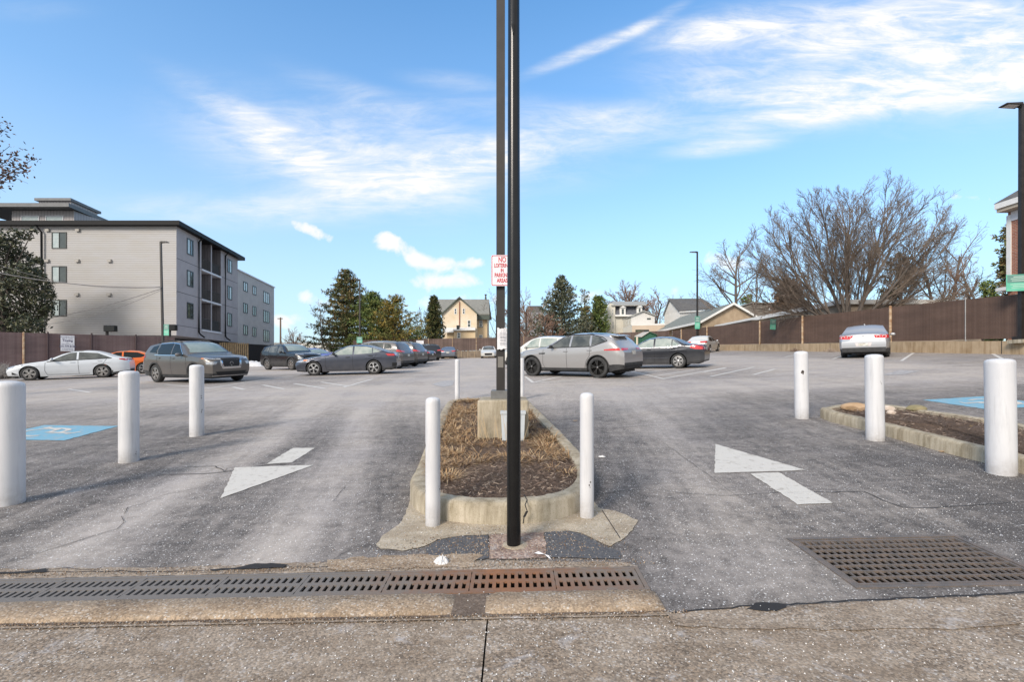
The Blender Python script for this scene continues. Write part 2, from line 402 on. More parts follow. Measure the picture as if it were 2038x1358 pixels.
# ------------------------------------------------------------------ ground sheet
TR = (-6.2, 0.78, 2.69, 2.965)     # trench drain x0 x1 y0 y1
GR = (1.92, 3.10, 2.66, 3.345)     # catch basin grate
YE = 2.44                          # street edge of the asphalt
def frange(a, b, s):
    out = []; x = a
    while x < b-1e-6: out.append(x); x += s
    return out
def lines(raw, exact):
    out = [r for r in raw if all(abs(r-e) > 0.03 for e in exact)]+list(exact)
    return sorted(set(out))
XL = lines([-500, -300, -180, -120, -90, -70, -58, -50]+frange(-45, -30, 1.0)+frange(-30, -10, 0.4)+frange(-10, 8, 0.14)+frange(8, 24, 0.4)+frange(24, 40, 1.5)+[42, 50, 60, 80, 110, 160, 250, 500], [TR[0], TR[1], GR[0], GR[1]])
YL = lines(frange(YE+0.12, 14, 0.12)+frange(14, 30, 0.25)+frange(30, 62, 0.6)+frange(62, 110, 4)+[115, 130, 160, 200, 300, 500], [YE, TR[2], TR[3], GR[2], GR[3]])
def bump1(d, w): return exp(-(d/w)**2)
TA = pchip([(3.2, -3.05), (4.9, -3.4), (7.4, -3.75), (11, -4.6), (16, -6.0)])
TB = pchip([(3.3, -1.62), (4.5, -1.83), (6.6, -2.2), (10, -3.1), (16, -4.2)])
TC = pchip([(3.0, 1.5), (5, 1.95), (7, 2.3), (12, 2.7), (20, 2.6)])
TD = pchip([(3.3, 2.75), (5, 2.9), (9, 3.2), (14, 3.8), (20, 5.0)])
def sg(t): return 1/(1+exp(max(-60, min(60, -t))))
def salt(x, y):
    far = sg((y-9.8)/1.1)
    s = 0.11
    if y < 22:
        n = 1-far*0.6
        s += n*(0.72*bump1(x-TA(y), 0.40)+0.70*bump1(x-TB(y), 0.38)+0.30*bump1(x-TC(y), 0.5)+0.06*bump1(x-TD(y), 0.5))
    if 0.8 < x < 3.4 and y < 9: s += 0.06*(1-far)-0.10*(1-far)*bump1(x-1.05, .35)*(y > 3.3)
    if x < -4.0 and y < 10: s += 0.06*(1-far)
    s += far*0.82
    # stalls, where cars keep the salt off
    def rect(x0, x1, y0, y1, soft=1.2):
        fx = sg((x-x0)/soft*4)*sg((x1-x)/soft*4); fy = sg((y-y0)/soft*4)*sg((y1-y)/soft*4)
        return fx*fy
    s -= 0.30*rect(-14, -3.6, 16.0, 24.5)+0.26*rect(0.6, 9.5, 15.2, 24.5)+0.30*rect(14.5, 21, 12, 60)
    s -= 0.32*rect(4.6, 12, 9.2, 12.2, 0.8)+0.30*rect(-30, -19, 18, 27)+0.22*rect(-24, -6, 9.6, 12.4, 0.7)
    s += 0.18*rect(-8, 3.5, 24, 60, 2)
    return max(0.0, min(1.0, s))
def build_ground():
    m = MB(); nx, ny = len(XL), len(YL)
    vs = [(x, y, G(x, y)) for y in YL for x in XL]
    fs = []
    for j in range(ny-1):
        for i in range(nx-1):
            xc = (XL[i]+XL[i+1])/2; yc = (YL[j]+YL[j+1])/2
            if TR[0] < xc < TR[1] and TR[2] < yc < TR[3]: continue
            if GR[0] < xc < GR[1] and GR[2] < yc < GR[3]: continue
            a = j*nx+i; fs.append((a, a+1, a+1+nx, a+nx))
    m.add(vs, fs)
    o = m.build('parking_lot', ASPHALT)
    if o.data.polygons[0].normal.z < 0: o.data.flip_normals()
    at = o.data.attributes.new('salt', 'FLOAT', 'POINT')
    at.data.foreach_set('value', [salt(v[0], v[1]) for v in vs])
    o.data.shade_smooth()
    return struct(o)
build_ground()
# street pavement: two slabs with an open joint
def pave(name, x0, x1, y0, y1, mat, dz=0.0):
    m = MB(); xs = sorted(set(frange(x0, x1, 0.5)+[x1]+([0.8, 0.95] if x0 < 0.5 < x1 else []))); ys = frange(y0, y1, 0.4)+[y1]
    vs = [(x, y, G(x, y)+(dz if dz < -0.05 else dz*min(1, max(0, (0.95-x)/0.15)))) for y in ys for x in xs]; n = len(xs)
    m.add(vs, [(j*n+i, j*n+i+1, (j+1)*n+i+1, (j+1)*n+i) for j in range(len(ys)-1) for i in range(n-1)])
    o = m.build(name, mat)
    if o.data.polygons[0].normal.z < 0: o.data.flip_normals()
    return struct(o)
JX = -0.125
pave('sidewalk', -30, JX-0.004, -9, YE-0.004, AGG, -0.004)
pave('sidewalk', JX+0.004, 30, -9, YE-0.004, AGG, -0.004)
pave('pavement_joint', -31, 31, -9, YE+0.22, CRACK, -0.055)
m = MB(); m.quad((-500, -500, -1.5), (500, -500, -1.5), (500, -9, -1.5), (-500, -9, -1.5)); struct(m.build('street', ASPHALT))
m = MB(); m.quad((-500, -9, -1.52), (-30, -9, -1.52), (-30, 2.6, -1.9), (-500, 2.6, -1.9)); m.quad((30, -9, -1.2), (500, -9, -1.2), (500, 2.6, -1.2), (30, 2.6, -1.2)); struct(m.build('verge', ASPHALT))
# concrete lip on the right, ragged where it meets the asphalt
poly_sheet('sidewalk', jag([(0.80, 2.452), (0.80, 2.34), (1.1, 2.30), (2.0, 2.26), (2.9, 2.33), (3.6, 2.30), (3.6, 2.585), (2.9, 2.57), (1.9, 2.525), (1.5, 2.50), (1.33, 2.47), (1.22, 2.51), (0.95, 2.47)], 0.07, 0.012, 3), 0.005, AGG, 0.2)
poly_sheet('asphalt_edge', jag([(1.2, 2.46), (1.36, 2.44), (1.44, 2.50), (1.30, 2.53)], 0.03, 0.012, 9), 0.009, CRACK, 0.2)
strip('asphalt_edge', jag([(0.82, 2.452), (1.2, 2.49), (1.9, 2.535), (2.9, 2.58), (3.7, 2.60)], 0.05, 0.008, 4, False), 0.012, 0.008, CRACK)
# street kerb stones
poly_sheet('sidewalk', [(-6.5, 2.43), (0.80, 2.43), (0.80, 2.472), (-6.5, 2.472)], 0.003, AGG, 0.3)
def kerb_stone(x0, x1, seed, y0=2.47, y1=2.665):
    r = random.Random(seed); m = MB(); prof = [(-0.004, -0.08), (-0.002, 0.012), (0.010, 0.026), (0.182, 0.026), (0.193, 0.018), (0.195, -0.05)]
    xs = frange(x0, x1, 0.06)+[x1]; n = len(prof); vs = []
    for i, x in enumerate(xs):
        e = 0.02*max(0, 1-min(x-x0, x1-x)/0.05)
        for k, (dy, dz) in enumerate(prof):
            j = r.uniform(-0.004, 0.004) if k in (1, 2) else r.uniform(-0.002, 0.002)
            vs.append((x, y0+dy+j, G(x, y0+dy)+dz-e+j*0.6))
    m.add(vs, [(i*n+k, (i+1)*n+k, (i+1)*n+k+1, i*n+k+1) for i in range(len(xs)-1) for k in range(n-1)]+[tuple(range(n)), tuple(range((len(xs)-1)*n, len(xs)*n))])
    return struct(m.build('kerb', KERBSTONE, None, 50))
kerb_stone(-7, -0.315, 1); kerb_stone(-0.145, 0.80, 2)
poly_sheet('kerb_dirt_shade', jag([(-0.34, 2.46), (-0.13, 2.46), (-0.13, 2.68), (-0.34, 2.68)], 0.05, 0.006), 0.006, GAPDIRT, 0.1)
poly_sheet('kerb_dirt_shade', jag([(-6, 2.452), (-0.3, 2.45), (0.80, 2.454), (0.80, 2.475), (-6, 2.475)], 0.05, 0.008), 0.007, GAPDIRT, 0.3)  # grit strip painted in as the thin shadow line along the kerb front
# concrete collar of the drain, with the broken asphalt edge behind it
poly_sheet('drain_collar', jag([(-6.2, 2.966), (0.78, 2.966), (0.70, 3.03), (-0.2, 3.09), (-1.1, 3.12), (-2.2, 3.08), (-3.3, 3.11), (-6.2, 3.10)], 0.06, 0.010, 5), 0.005, AGG, 0.2)
poly_sheet('drain_collar', jag([(-1.15, 2.99), (-0.25, 3.0), (-0.2, 3.17), (-0.75, 3.19), (-1.2, 3.14)], 0.05, 0.02, 8), 0.009, KERBSTONE, 0.2)
poly_sheet('edge_crack_shade', jag([gp(415, 1141), gp(470, 1138), gp(520, 1136), gp(566, 1134), gp(572, 1128), gp(540, 1126), gp(505, 1127), gp(480, 1132), gp(455, 1136), gp(420, 1137)], 0.03, 0.008, 6), 0.013, CRACK, 0.2)  # flat black sheets paint the edge crack and the ragged shadow in it
poly_sheet('edge_crack_shade', jag([gp(-20, 1147), gp(60, 1145), gp(95, 1142), gp(92, 1136), gp(60, 1140), gp(20, 1143), gp(-20, 1143)], 0.03, 0.006, 7), 0.013, CRACK, 0.2)
CR = [([(90, 1141), (150, 1142), (210, 1140), (300, 1140), (415, 1139)], 0.012), ([(100, 1138), (130, 1132), (160, 1137), (205, 1136)], 0.007), ([(570, 1130), (600, 1133), (660, 1129), (740, 1126)], 0.008),
      ([(330, 935), (360, 930), (430, 929), (448, 940), (452, 934)], 0.012), ([(276, 955), (330, 946), (400, 945), (450, 940), (520, 928), (620, 917)], 0.016), ([(240, 1030), (247, 1040), (230, 1055), (190, 1068), (120, 1090), (60, 1108), (0, 1125)], 0.007),
      ([(303, 995), (285, 1005), (255, 1012), (247, 1025)], 0.006), ([(445, 960), (400, 972), (330, 985), (303, 995)], 0.006), ([(690, 968), (675, 985), (663, 1000)], 0.005), ([(1183, 856), (1240, 852), (1310, 846)], 0.010),
      ([(1450, 988), (1550, 982), (1720, 980), (1760, 998), (1800, 1012), (1860, 1012), (1950, 1007), (2060, 999)], 0.010), ([(1300, 975), (1380, 985), (1450, 988)], 0.006), ([(1170, 990), (1240, 978), (1300, 975)], 0.006), ([(1415, 800), (1450, 812), (1500, 825)], 0.006),
      ([(1300, 868), (1345, 900), (1420, 955), (1500, 1010)], 0.004), ([(620, 1128), (660, 1118), (700, 1095)], 0.004)]
for i, (pl, w) in enumerate(CR):
    strip('asphalt_crack', jag([gp(*p) for p in pl], 0.09, 0.012, 20+i, False), w, 0.006, CRACK, lambda t, w=w: w*(0.35+0.65*sin(pi*min(max(t, 0.05), 0.95))))
# concrete pad round the island nose, patches, gravel square at the pole
poly_sheet('concrete_pad', jag([gp(*p) for p in [(748, 1086), (762, 1068), (790, 1050), (808, 1025), (815, 1000), (818, 975), (900, 960), (1150, 950), (1190, 1012), (1235, 1022), (1270, 1038), (1258, 1058), (1236, 1078), (1213, 1091), (1186, 1078), (1160, 1064), (1130, 1058), (1075, 1064), (975, 1066), (905, 1070), (872, 1076), (845, 1090), (800, 1098), (760, 1094)]], 0.05, 0.008, 11), 0.006, CONC, 0.15)
strip('pad_joint', [gp(1198, 1018), gp(1234, 1074)], 0.006, 0.010, CRACK)
poly_sheet('asphalt_patch', jag([gp(*p) for p in [(872, 1078), (905, 1071), (972, 1068), (975, 1112), (960, 1117), (850, 1116), (845, 1095)]], 0.05, 0.006, 12), 0.008, DARKPATCH, 0.15)
poly_sheet('asphalt_patch', jag([gp(*p) for p in [(1085, 1062), (1130, 1059), (1160, 1066), (1186, 1080), (1205, 1092), (1232, 1100), (1236, 1116), (1088, 1112)]], 0.05, 0.006, 13), 0.008, DARKPATCH, 0.15)
poly_sheet('gravel_patch', jag([gp(*p) for p in [(974, 1068), (1083, 1062), (1087, 1114), (974, 1116)]], 0.04, 0.008, 14), 0.010, GRAVEL, 0.12)

# ------------------------------------------------------------------ painted markings
def mark(px, mat, dz=0.006, name='road_arrow'): return poly_sheet(name, jag([gp(*p) for p in px], .05, .007, int(px[0][0])), dz, mat, 0.3)
mark([(440, 993), (467, 932), (552, 929), (625, 927)], WPAINT)
mark([(530, 925), (583, 893), (627, 893), (581, 922)], WPAINT)
mark([(1424, 885), (1422, 943), (1530, 940), (1603, 937)], WPAINT)
mark([(1493, 944), (1550, 942), (1658, 1003), (1588, 1006)], WPAINT)
mark([(858, 766), (880, 759), (905, 757), (900, 768), (880, 771)], FADED); mark([(1752, 748), (1790, 737), (1832, 739), (1800, 746)], FADED)
def line(a, b, w=0.1, mat=None): strip('parking_line', [gp(*a), gp(*b)], w, 0.006, mat or LPAINT)
for a, b in [((417, 773), (597, 747)), ((463, 771), (486, 776)), ((523, 767), (566, 775)), ((585, 764), (647, 774)), ((639, 761), (690, 769)), ((683, 772), (742, 755)),
             ((327, 766), (420, 773)), ((136, 775), (235, 770)), ((136, 775), (180, 782)), ((470, 742), (500, 745)), ((610, 770), (745, 766)),
             ((1045, 750), (1061, 762)), ((1061, 762), (1275, 755)), ((1064, 761), (1118, 750)), ((1110, 759), (1220, 751)), ((1255, 740), (1322, 755)), ((1260, 739), (1312, 732)),
             ((1280, 743), (1356, 732)), ((1304, 749), (1396, 734)), ((1322, 754), (1445, 732)), ((1414, 750), (1501, 731)), ((1500, 746), (1543, 735)), ((1400, 741), (1445, 733)),
             ((1657, 715), (1682, 707)), ((1794, 719), (1818, 703)), ((1562, 711), (1583, 707)), ((1972, 703), (2000, 718))]:
    line(a, b, 0.11)
def acc(corners, sym, name='accessible_bay_symbol'):
    """blue square with the white wheelchair mark, corners in world order A B C D, sym in unit square"""
    A, B, C, D = [Vector(c[:2]) for c in corners]
    poly_sheet(name, jag([A, B, C, D], .07, .012, 5), 0.006, BPAINT, 0.3)
    def U(u, v): return (A.lerp(B, u)).lerp(D.lerp(C, u), v)
    for pl, w in sym: strip(name, [U(*p) for p in pl], w, 0.010, WPAINT)
arc = [(0.50+0.27*cos(t), 0.62+0.25*sin(t)) for t in [radians(a) for a in range(-60, 215, 18)]]
wheel = [([(0.45, 0.20), (0.46, 0.24)], 0.22), ([(0.46, 0.27), (0.48, 0.55), (0.68, 0.57), (0.80, 0.82), (0.9, 0.80)], 0.09), ([(0.47, 0.40), (0.66, 0.41)], 0.08), (arc, 0.08)]
a0 = gp(127, 878); a1 = gp(236, 849); a2 = gp(95, 847.5); 
acc([a0, a1, a1+(a2-a1)*1.05, a0+(a2-a1)*1.05], wheel)
b0 = gp(1836, 797); b1 = gp(1958, 789.5); b3 = gp(1966, 816)
acc([b0, b3, b3+(b1-b0)*1.0, b1], wheel)

# ------------------------------------------------------------------ trench drain and catch basin
def gz(x, y, d=0): return (x, y, G(x, y)+d)
tdz = thing('trench_drain', 'long slotted cast iron trench drain set along the street edge of the lot', 'drain', (-2.7, 2.83, G(-2.7, 2.83)))
o_ = tdz.location.copy()
m = MB(o_)
def beam(m, a, b, w, t, dz):
    """bar on the ground plane from xy a to xy b; top at ground+dz"""
    a = Vector(a); b = Vector(b); d = (b-a).normalized(); q = Vector((-d.y, d.x))*w/2
    vs = []
    for z in (dz-t, dz):
        for p in (a+q, a-q, b-q, b+q): vs.append((p.x, p.y, G(p.x, p.y)+z))
    m.add(vs, [(0, 1, 2, 3), (7, 6, 5, 4), (0, 4, 5, 1), (1, 5, 6, 2), (2, 6, 7, 3), (3, 7, 4, 0)])
for x in frange(TR[0], TR[1], 0.5):
    x1 = min(x+0.5, TR[1])
    beam(m, (x, TR[2]+0.01), (x1, TR[2]+0.01), 0.02, 0.012, 0.006); beam(m, (x, TR[3]-0.01), (x1, TR[3]-0.01), 0.02, 0.012, 0.006)
beam(m, (TR[1]-0.012, TR[2]+0.02), (TR[1]-0.012, TR[3]-0.02), 0.024, 0.06, 0.006)
m.build('frame', IRON, tdz)
m = MB(o_)
for (x0, y0, x1, y1) in ((TR[0], TR[2], TR[1], TR[2]), (TR[0], TR[3], TR[1], TR[3])):
    m.quad(gz(x0, y0, -0.001), gz(x1, y1, -0.001), gz(x1, y1, -0.3), gz(x0, y0, -0.3))
m.quad(gz(TR[0], TR[2], -0.24), gz(TR[1], TR[2], -0.24), gz(TR[1], TR[3], -0.24), gz(TR[0], TR[3], -0.24))
m.quad(gz(TR[1], TR[2], -0.001), gz(TR[1], TR[3], -0.001), gz(TR[1], TR[3], -0.3), gz(TR[1], TR[2], -0.3))
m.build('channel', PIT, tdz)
x = TR[1]-0.026; yi0, yi1 = TR[2]+0.022, TR[3]-0.022; ym = (yi0+yi1)/2
while x > TR[0]+0.3:
    xa = x-0.50; m = MB(o_)
    for yy, w in ((yi0+0.015, 0.03), (ym, 0.034), (yi1-0.015, 0.03)): beam(m, (xa+0.003, yy), (x-0.003, yy), w, 0.010, 0.004)
    k = 11
    for i in range(k+1):
        xx = xa+0.012+(0.5-0.024)*i/k
        for ya, yb in ((yi0+0.03, ym-0.017), (ym+0.017, yi1-0.03)): beam(m, (xx, ya), (xx, yb), 0.0215, 0.012, 0.0035)
    m.build('grate_panel', IRON, tdz)
    x = xa
cb = thing('catch_basin_grate', 'large square bar grate over a storm drain on the right of the drive', 'drain', (2.5, 3.0, G(2.5, 3.0))); o_ = cb.location.copy()
m = MB(o_); x0, x1, y0, y1 = GR
for a, b in (((x0, y0+0.015), (x1, y0+0.015)), ((x0, y1-0.015), (x1, y1-0.015)), ((x0+0.015, y0+0.03), (x0+0.015, y1-0.03)), ((x1-0.015, y0+0.03), (x1-0.015, y1-0.03))): beam(m, a, b, 0.03, 0.08, 0.006)
for a, b in (((x0+0.032, y0+0.05), (x1-0.032, y0+0.05)), ((x0+0.032, y1-0.05), (x1-0.032, y1-0.05)), ((x0+0.045, y0+0.055), (x0+0.045, y1-0.055)), ((x1-0.045, y0+0.055), (x1-0.045, y1-0.055))): beam(m, a, b, 0.018, 0.08, 0.002)
m.build('frame', IRON2, cb)
m = MB(o_)
for i in range(1, 24):
    xx = x0+0.05+(x1-x0-0.1)*i/24; beam(m, (xx, y0+0.06), (xx, y1-0.06), 0.0105, 0.008, 0.0)
m.build('bearing_bars', IRON2, cb)
m = MB(o_)
for i in range(1, 8):
    yy = y0+0.055+(y1-y0-0.11)*i/8; beam(m, (x0+0.055, yy), (x1-0.055, yy), 0.011, 0.014, 0.0035)
m.build('cross_bars', IRON2, cb)
m = MB(o_)
for a, b in (((x0, y0), (x1, y0)), ((x1, y0), (x1, y1)), ((x1, y1), (x0, y1)), ((x0, y1), (x0, y0))):
    m.quad(gz(*a, -0.001), gz(*b, -0.001), gz(*b, -0.55), gz(*a, -0.55))
m.quad(gz(x0, y0, -0.5), gz(x1, y0, -0.5), gz(x1, y1, -0.5), gz(x0, y1, -0.5))
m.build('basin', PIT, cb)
m = MB(); r = random.Random(4)
for i in range(38):
    c = Vector((r.uniform(x0+.08, x1-.08), r.uniform(y0+.08, y1-.08), 0)); c.z = G(c.x, c.y)-0.12-r.random()*0.2
    e = Matrix.Rotation(r.uniform(0, 6), 3, 'Z') @ Matrix.Rotation(r.uniform(-.6, .6), 3, 'X'); s = r.uniform(0.02, 0.045)
    m.add([e @ Vector(q)*s+c for q in ((-1, 0, 0), (0, -.6, .1), (1, 0, 0), (0, .6, .15))], [(0, 1, 2, 3)])
struct(m.build('fallen_leaves', mk('brown_leaf', (0.07, 0.035, 0.015), (0.14, 0.07, 0.03), 20, 0.8)), 'stuff')
# ------------------------------------------------------------------ bollards
def bollard(px, py, hpx, dia, h, label, chips=(), tilt=0.0, dome=0.35, group='white steel bollards at the lot entrance'):
    Y = F*h/hpx; X = (px-CX)/F*Y
    t = thing('bollard', label, 'bollard', (X, Y, G(X, Y)), 0, group)
    r = dia/2; m = MB(); d = r*dome
    prof = [(r, -0.15), (r, h-d-0.02), (r*0.985, h-d), (r*0.93, h-d*0.62), (r*0.78, h-d*0.3), (r*0.5, h-d*0.08), (r*0.2, h), (0.001, h)]
    m.lathe(prof, (0, 0, 0), 32); m.build('pipe', WHITE_BOL, t, 50)
    if chips:
        rr = random.Random(int(px))
        for (a, z, s) in chips:
            for k in range(3):
                m = MB()
                aa = a+rr.uniform(-.12, .12); zz = z+rr.uniform(-.03, .03); q = []; w = s*rr.uniform(.4, 1)
                for j in range(6):
                    an = j*pi/3; da = w*cos(an)*rr.uniform(.6, 1.2)/r; dz = w*1.3*sin(an)*rr.uniform(.6, 1.2)
                    q.append(((r+0.0015)*sin(aa+da), -(r+0.0015)*cos(aa+da), zz+dz))
                m.add(q, [tuple(range(6))]); m.build('paint_chip', CHIP, t)
    t.rotation_euler = (0, tilt, 0)
    return t
bollard(861.5, 1050, 255, 0.115, 1.0, 'thin white bollard at the left front corner of the grassy island', [(-1.35, 0.63, 0.012), (-1.3, 0.55, 0.010), (-1.2, 0.28, 0.008), (1.2, 0.3, 0.006)], 0, 0.55)
bollard(1168, 1033, 248, 0.112, 1.0, 'thin white bollard at the right front corner of the grassy island', [(1.35, 0.55, 0.014), (0.3, 0.27, 0.007)], 0, 0.55)
bollard(910, 795, 82, 0.115, 1.0, 'thin white bollard at the far left corner of the grassy island', (), 0, 0.55)
bollard(1038.5, 795, 82, 0.115, 1.0, 'thin white bollard behind the black pole at the far right corner of the island', (), 0, 0.55)
bollard(16, 1000, 245, 0.235, 1.15, 'thick white bollard nearest on the left, cut by the left edge of the photo')
bollard(256.5, 918, 181, 0.215, 1.15, 'thick white bollard in front of the parked white sedan', [(1.45, 0.1, 0.006)])
bollard(391.5, 868, 142, 0.205, 1.15, 'thick white bollard in front of the grey sport utility vehicle with a silver V grille', [(1.2, 0.62, 0.01), (1.3, 0.4, 0.01)])
bollard(1596, 832, 134, 0.215, 1.15, 'thick white bollard beside the rounded tip of the right-hand island', [(-0.4, 0.78, 0.02)], -0.015)
bollard(1742, 873, 171, 0.212, 1.15, 'thick white bollard in front of the long right-hand island kerb', [(0.1, 0.77, 0.006)], -0.015)
bollard(1993, 948, 229, 0.232, 1.15, 'thick white bollard nearest on the right, hiding the right-hand island', (), -0.015, 0.25)

# ------------------------------------------------------------------ planted islands
def smooth_closed(pts, n=8):
    out = []; k = len(pts)
    for i in range(k):
        p0, p1, p2, p3 = [Vector(pts[(i+j) % k][:2]) for j in (-1, 0, 1, 2)]
        for s in range(n):
            t = s/n
            out.append(0.5*((2*p1)+(p2-p0)*t+(2*p0-5*p1+4*p2-p3)*t*t+(3*p1-p0-3*p2+p3)*t**3))
    return out
def inset(pts, d):
    n = len(pts); out = []
    area = sum(pts[i].x*pts[(i+1) % n].y-pts[(i+1) % n].x*pts[i].y for i in range(n))
    sg = 1 if area > 0 else -1
    for i in range(n):
        t = (pts[(i+1) % n]-pts[i-1]).normalized(); out.append(pts[i]+Vector((-t.y, t.x))*d*sg)
    return out
def island(name, label, outline, h, w, soil_dz, breaks=(), seed=1):
    c = sum((Vector(p[:2]) for p in outline), Vector((0, 0)))/len(outline)
    t = thing(name, label, 'planting bed', (c.x, c.y, G(c.x, c.y))); off = t.location.copy()
    o = smooth_closed(outline, 8); n = len(o); rr = random.Random(seed)
    rings = [(0.0, -0.08), (0.002, h-0.03), (0.02, h-0.005), (0.04, h), (w-0.03, h), (w-0.01, h-0.008), (w, h-0.09)]
    vs = []; lines_ = [inset(o, d) for d, z in rings]
    hj = [rr.uniform(-0.004, 0.004) for _ in range(n)]
    for k, (d, z) in enumerate(rings):
        for i in range(n):
            p = lines_[k][i]; zz = G(p.x, p.y)+z+hj[i]
            vs.append((p.x, p.y, zz))
    m = MB(off); fs = []
    for k in range(len(rings)-1):
        for i in range(n):
            fs.append((k*n+i, k*n+(i+1) % n, (k+1)*n+(i+1) % n, (k+1)*n+i))
    m.add(vs, fs); m.build('curb', CURB, t, 50)
    inner = inset(o, w-0.01)
    # soil: concentric rings so that it can mound and be rough
    m = MB(off); R_ = 14; vs = []; fs = []
    for k in range(R_):
        f = k/R_
        for i in range(n):
            p = inner[i].lerp(c, f); zz = G(p.x, p.y)+h+soil_dz+0.05*sin(f*1.5)+rr.uniform(-0.012, 0.014)*(1 if k else 0.3)
            vs.append((p.x, p.y, zz))
    vs.append((c.x, c.y, G(c.x, c.y)+h+soil_dz+0.05))
    for k in range(R_-1):
        for i in range(n): fs.append((k*n+i, k*n+(i+1) % n, (k+1)*n+(i+1) % n, (k+1)*n+i))
    for i in range(n): fs.append(((R_-1)*n+i, (R_-1)*n+(i+1) % n, R_*n))
    m.add(vs, fs); m.build('soil', MULCH, t, 70)
    return t, off, inner, c
I1 = [(-0.98, 4.95), (-0.93, 4.35), (-0.72, 3.93), (-0.38, 3.74), (0.0, 3.69), (0.36, 3.78), (0.62, 4.02), (0.76, 4.45), (0.79, 5.1), (0.70, 6.4), (0.57, 7.8), (0.42, 9.4), (0.32, 10.2), (0.0, 10.55), (-0.6, 10.65), (-1.15, 10.6), (-1.36, 10.2), (-1.33, 9.2), (-1.22, 7.6), (-1.08, 6.0)]
isl, ioff, iinner, ic = island('planting_island', 'long concrete kerbed island of dead grass and mulch between the two drives', I1, 0.17, 0.16, -0.045, seed=3)
m = MB(ioff)   # crack through the nose of the curb
cr = [(1043, 985), (1049, 996), (1045, 1006), (1049, 1018), (1043, 1030), (1041, 1043)]
p_ = [gp(px, py, 0.17) if py < 1000 else P(px, py, 3.655) for px, py in cr]
for i, (a, b) in enumerate(zip(p_[:-1], p_[1:])):
    a = a+Vector((0, -0.012, 0.004)); b = b+Vector((0, -0.012, 0.004)); w = 0.004+0.006*(i == 3)
    m.quad(a+Vector((-w, 0, 0)), a+Vector((w, 0, 0)), b+Vector((w, 0, 0)), b+Vector((-w, 0, 0)))
m.build('curb_crack', CRACK, isl)
I2w = [gp(1632, 831), gp(1650, 839), gp(1680, 847), gp(1722, 858), gp(1774, 872), gp(1874, 900), gp(1958, 922), gp(2038, 945)]
I2w = [Vector(p[:2]) for p in I2w]
far = [Vector(gp(x, y, 0.17)[:2]) for x, y in [(2038, 842), (1958, 830), (1850, 815), (1762, 803.5), (1714, 802), (1670, 804), (1642, 809)]]
d0 = (I2w[-1]-I2w[-2]).normalized(); e0 = far[0]+(far[0]-far[1]).normalized()*1.2
I2 = I2w+[Vector(q) for q in ((4.88, 3.9), (5.02, 3.35), (5.6, 3.05), (6.2, 3.35), (6.45, 4.2))]+far
isl2, ioff2, iinner2, ic2 = island('planting_island', 'right-hand kerbed island of bare brown mulch with a few rocks', I2, 0.16, 0.16, -0.05, seed=5)
def soil_z(x, y, h=0.17): return G(x, y)+h-0.03
def inside(p, poly):
    c = False; j = len(poly)-1
    for i in range(len(poly)):
        a, b = poly[i], poly[j]
        if (a.y > p[1]) != (b.y > p[1]) and p[0] < (b.x-a.x)*(p[1]-a.y)/(b.y-a.y)+a.x: c = not c
        j = i
    return c
def chips(name, poly, n, mat, seed, smin, smax, cond=None, zz=0.17):
    rr = random.Random(seed); m = MB(); x0 = min(p.x for p in poly); x1 = max(p.x for p in poly); y0 = min(p.y for p in poly); y1 = max(p.y for p in poly); k = 0
    while k < n:
        x = rr.uniform(x0, x1); y = rr.uniform(y0, y1)
        if not inside((x, y), poly) or (cond and not cond(x, y, rr)): continue
        k += 1; l = rr.uniform(smin, smax); w = l*rr.uniform(.08, .2)
        e = Matrix.Rotation(rr.uniform(0, 6.3), 3, 'Z') @ Matrix.Rotation(rr.uniform(-.5, .5), 3, 'Y') @ Matrix.Rotation(rr.uniform(-.8, .8), 3, 'X')
        c = Vector((x, y, soil_z(x, y, zz)+rr.uniform(0.005, 0.03)))
        vs = [e @ Vector(q)+c for q in ((-l/2, -w/2, 0), (l/2, -w/2, 0), (l/2, w/2, 0), (-l/2, w/2, 0), (-l/2, 0, w*.5), (l/2, 0, w*.5))]
        m.add(vs, [(0, 1, 5, 4), (4, 5, 2, 3), (0, 3, 2, 1)], rr.choice((0, 0, 1, 2)))
    return struct(m.build(name, mat), 'stuff')
CH = [mk('bark_dark', (0.10, 0.068, 0.05), rough=0.9), mk('bark_mid', (0.20, 0.14, 0.105), rough=0.9), mk('bark_pale', (0.34, 0.265, 0.205), rough=0.9)]
chips('mulch_chips', iinner, 6500, CH, 3, 0.012, 0.05, lambda x, y, r: r.random() < (1.0 if y < 5.4 else 0.3))
chips('mulch_chips', iinner2, 4500, CH, 4, 0.012, 0.055, None, 0.16)
GRASS = [mk('dead_grass', (0.38, 0.235, 0.115), rough=0.85), mk('dead_grass_pale', (0.50, 0.37, 0.22), rough=0.85), mk('dead_grass_brown', (0.25, 0.145, 0.07), rough=0.9)]
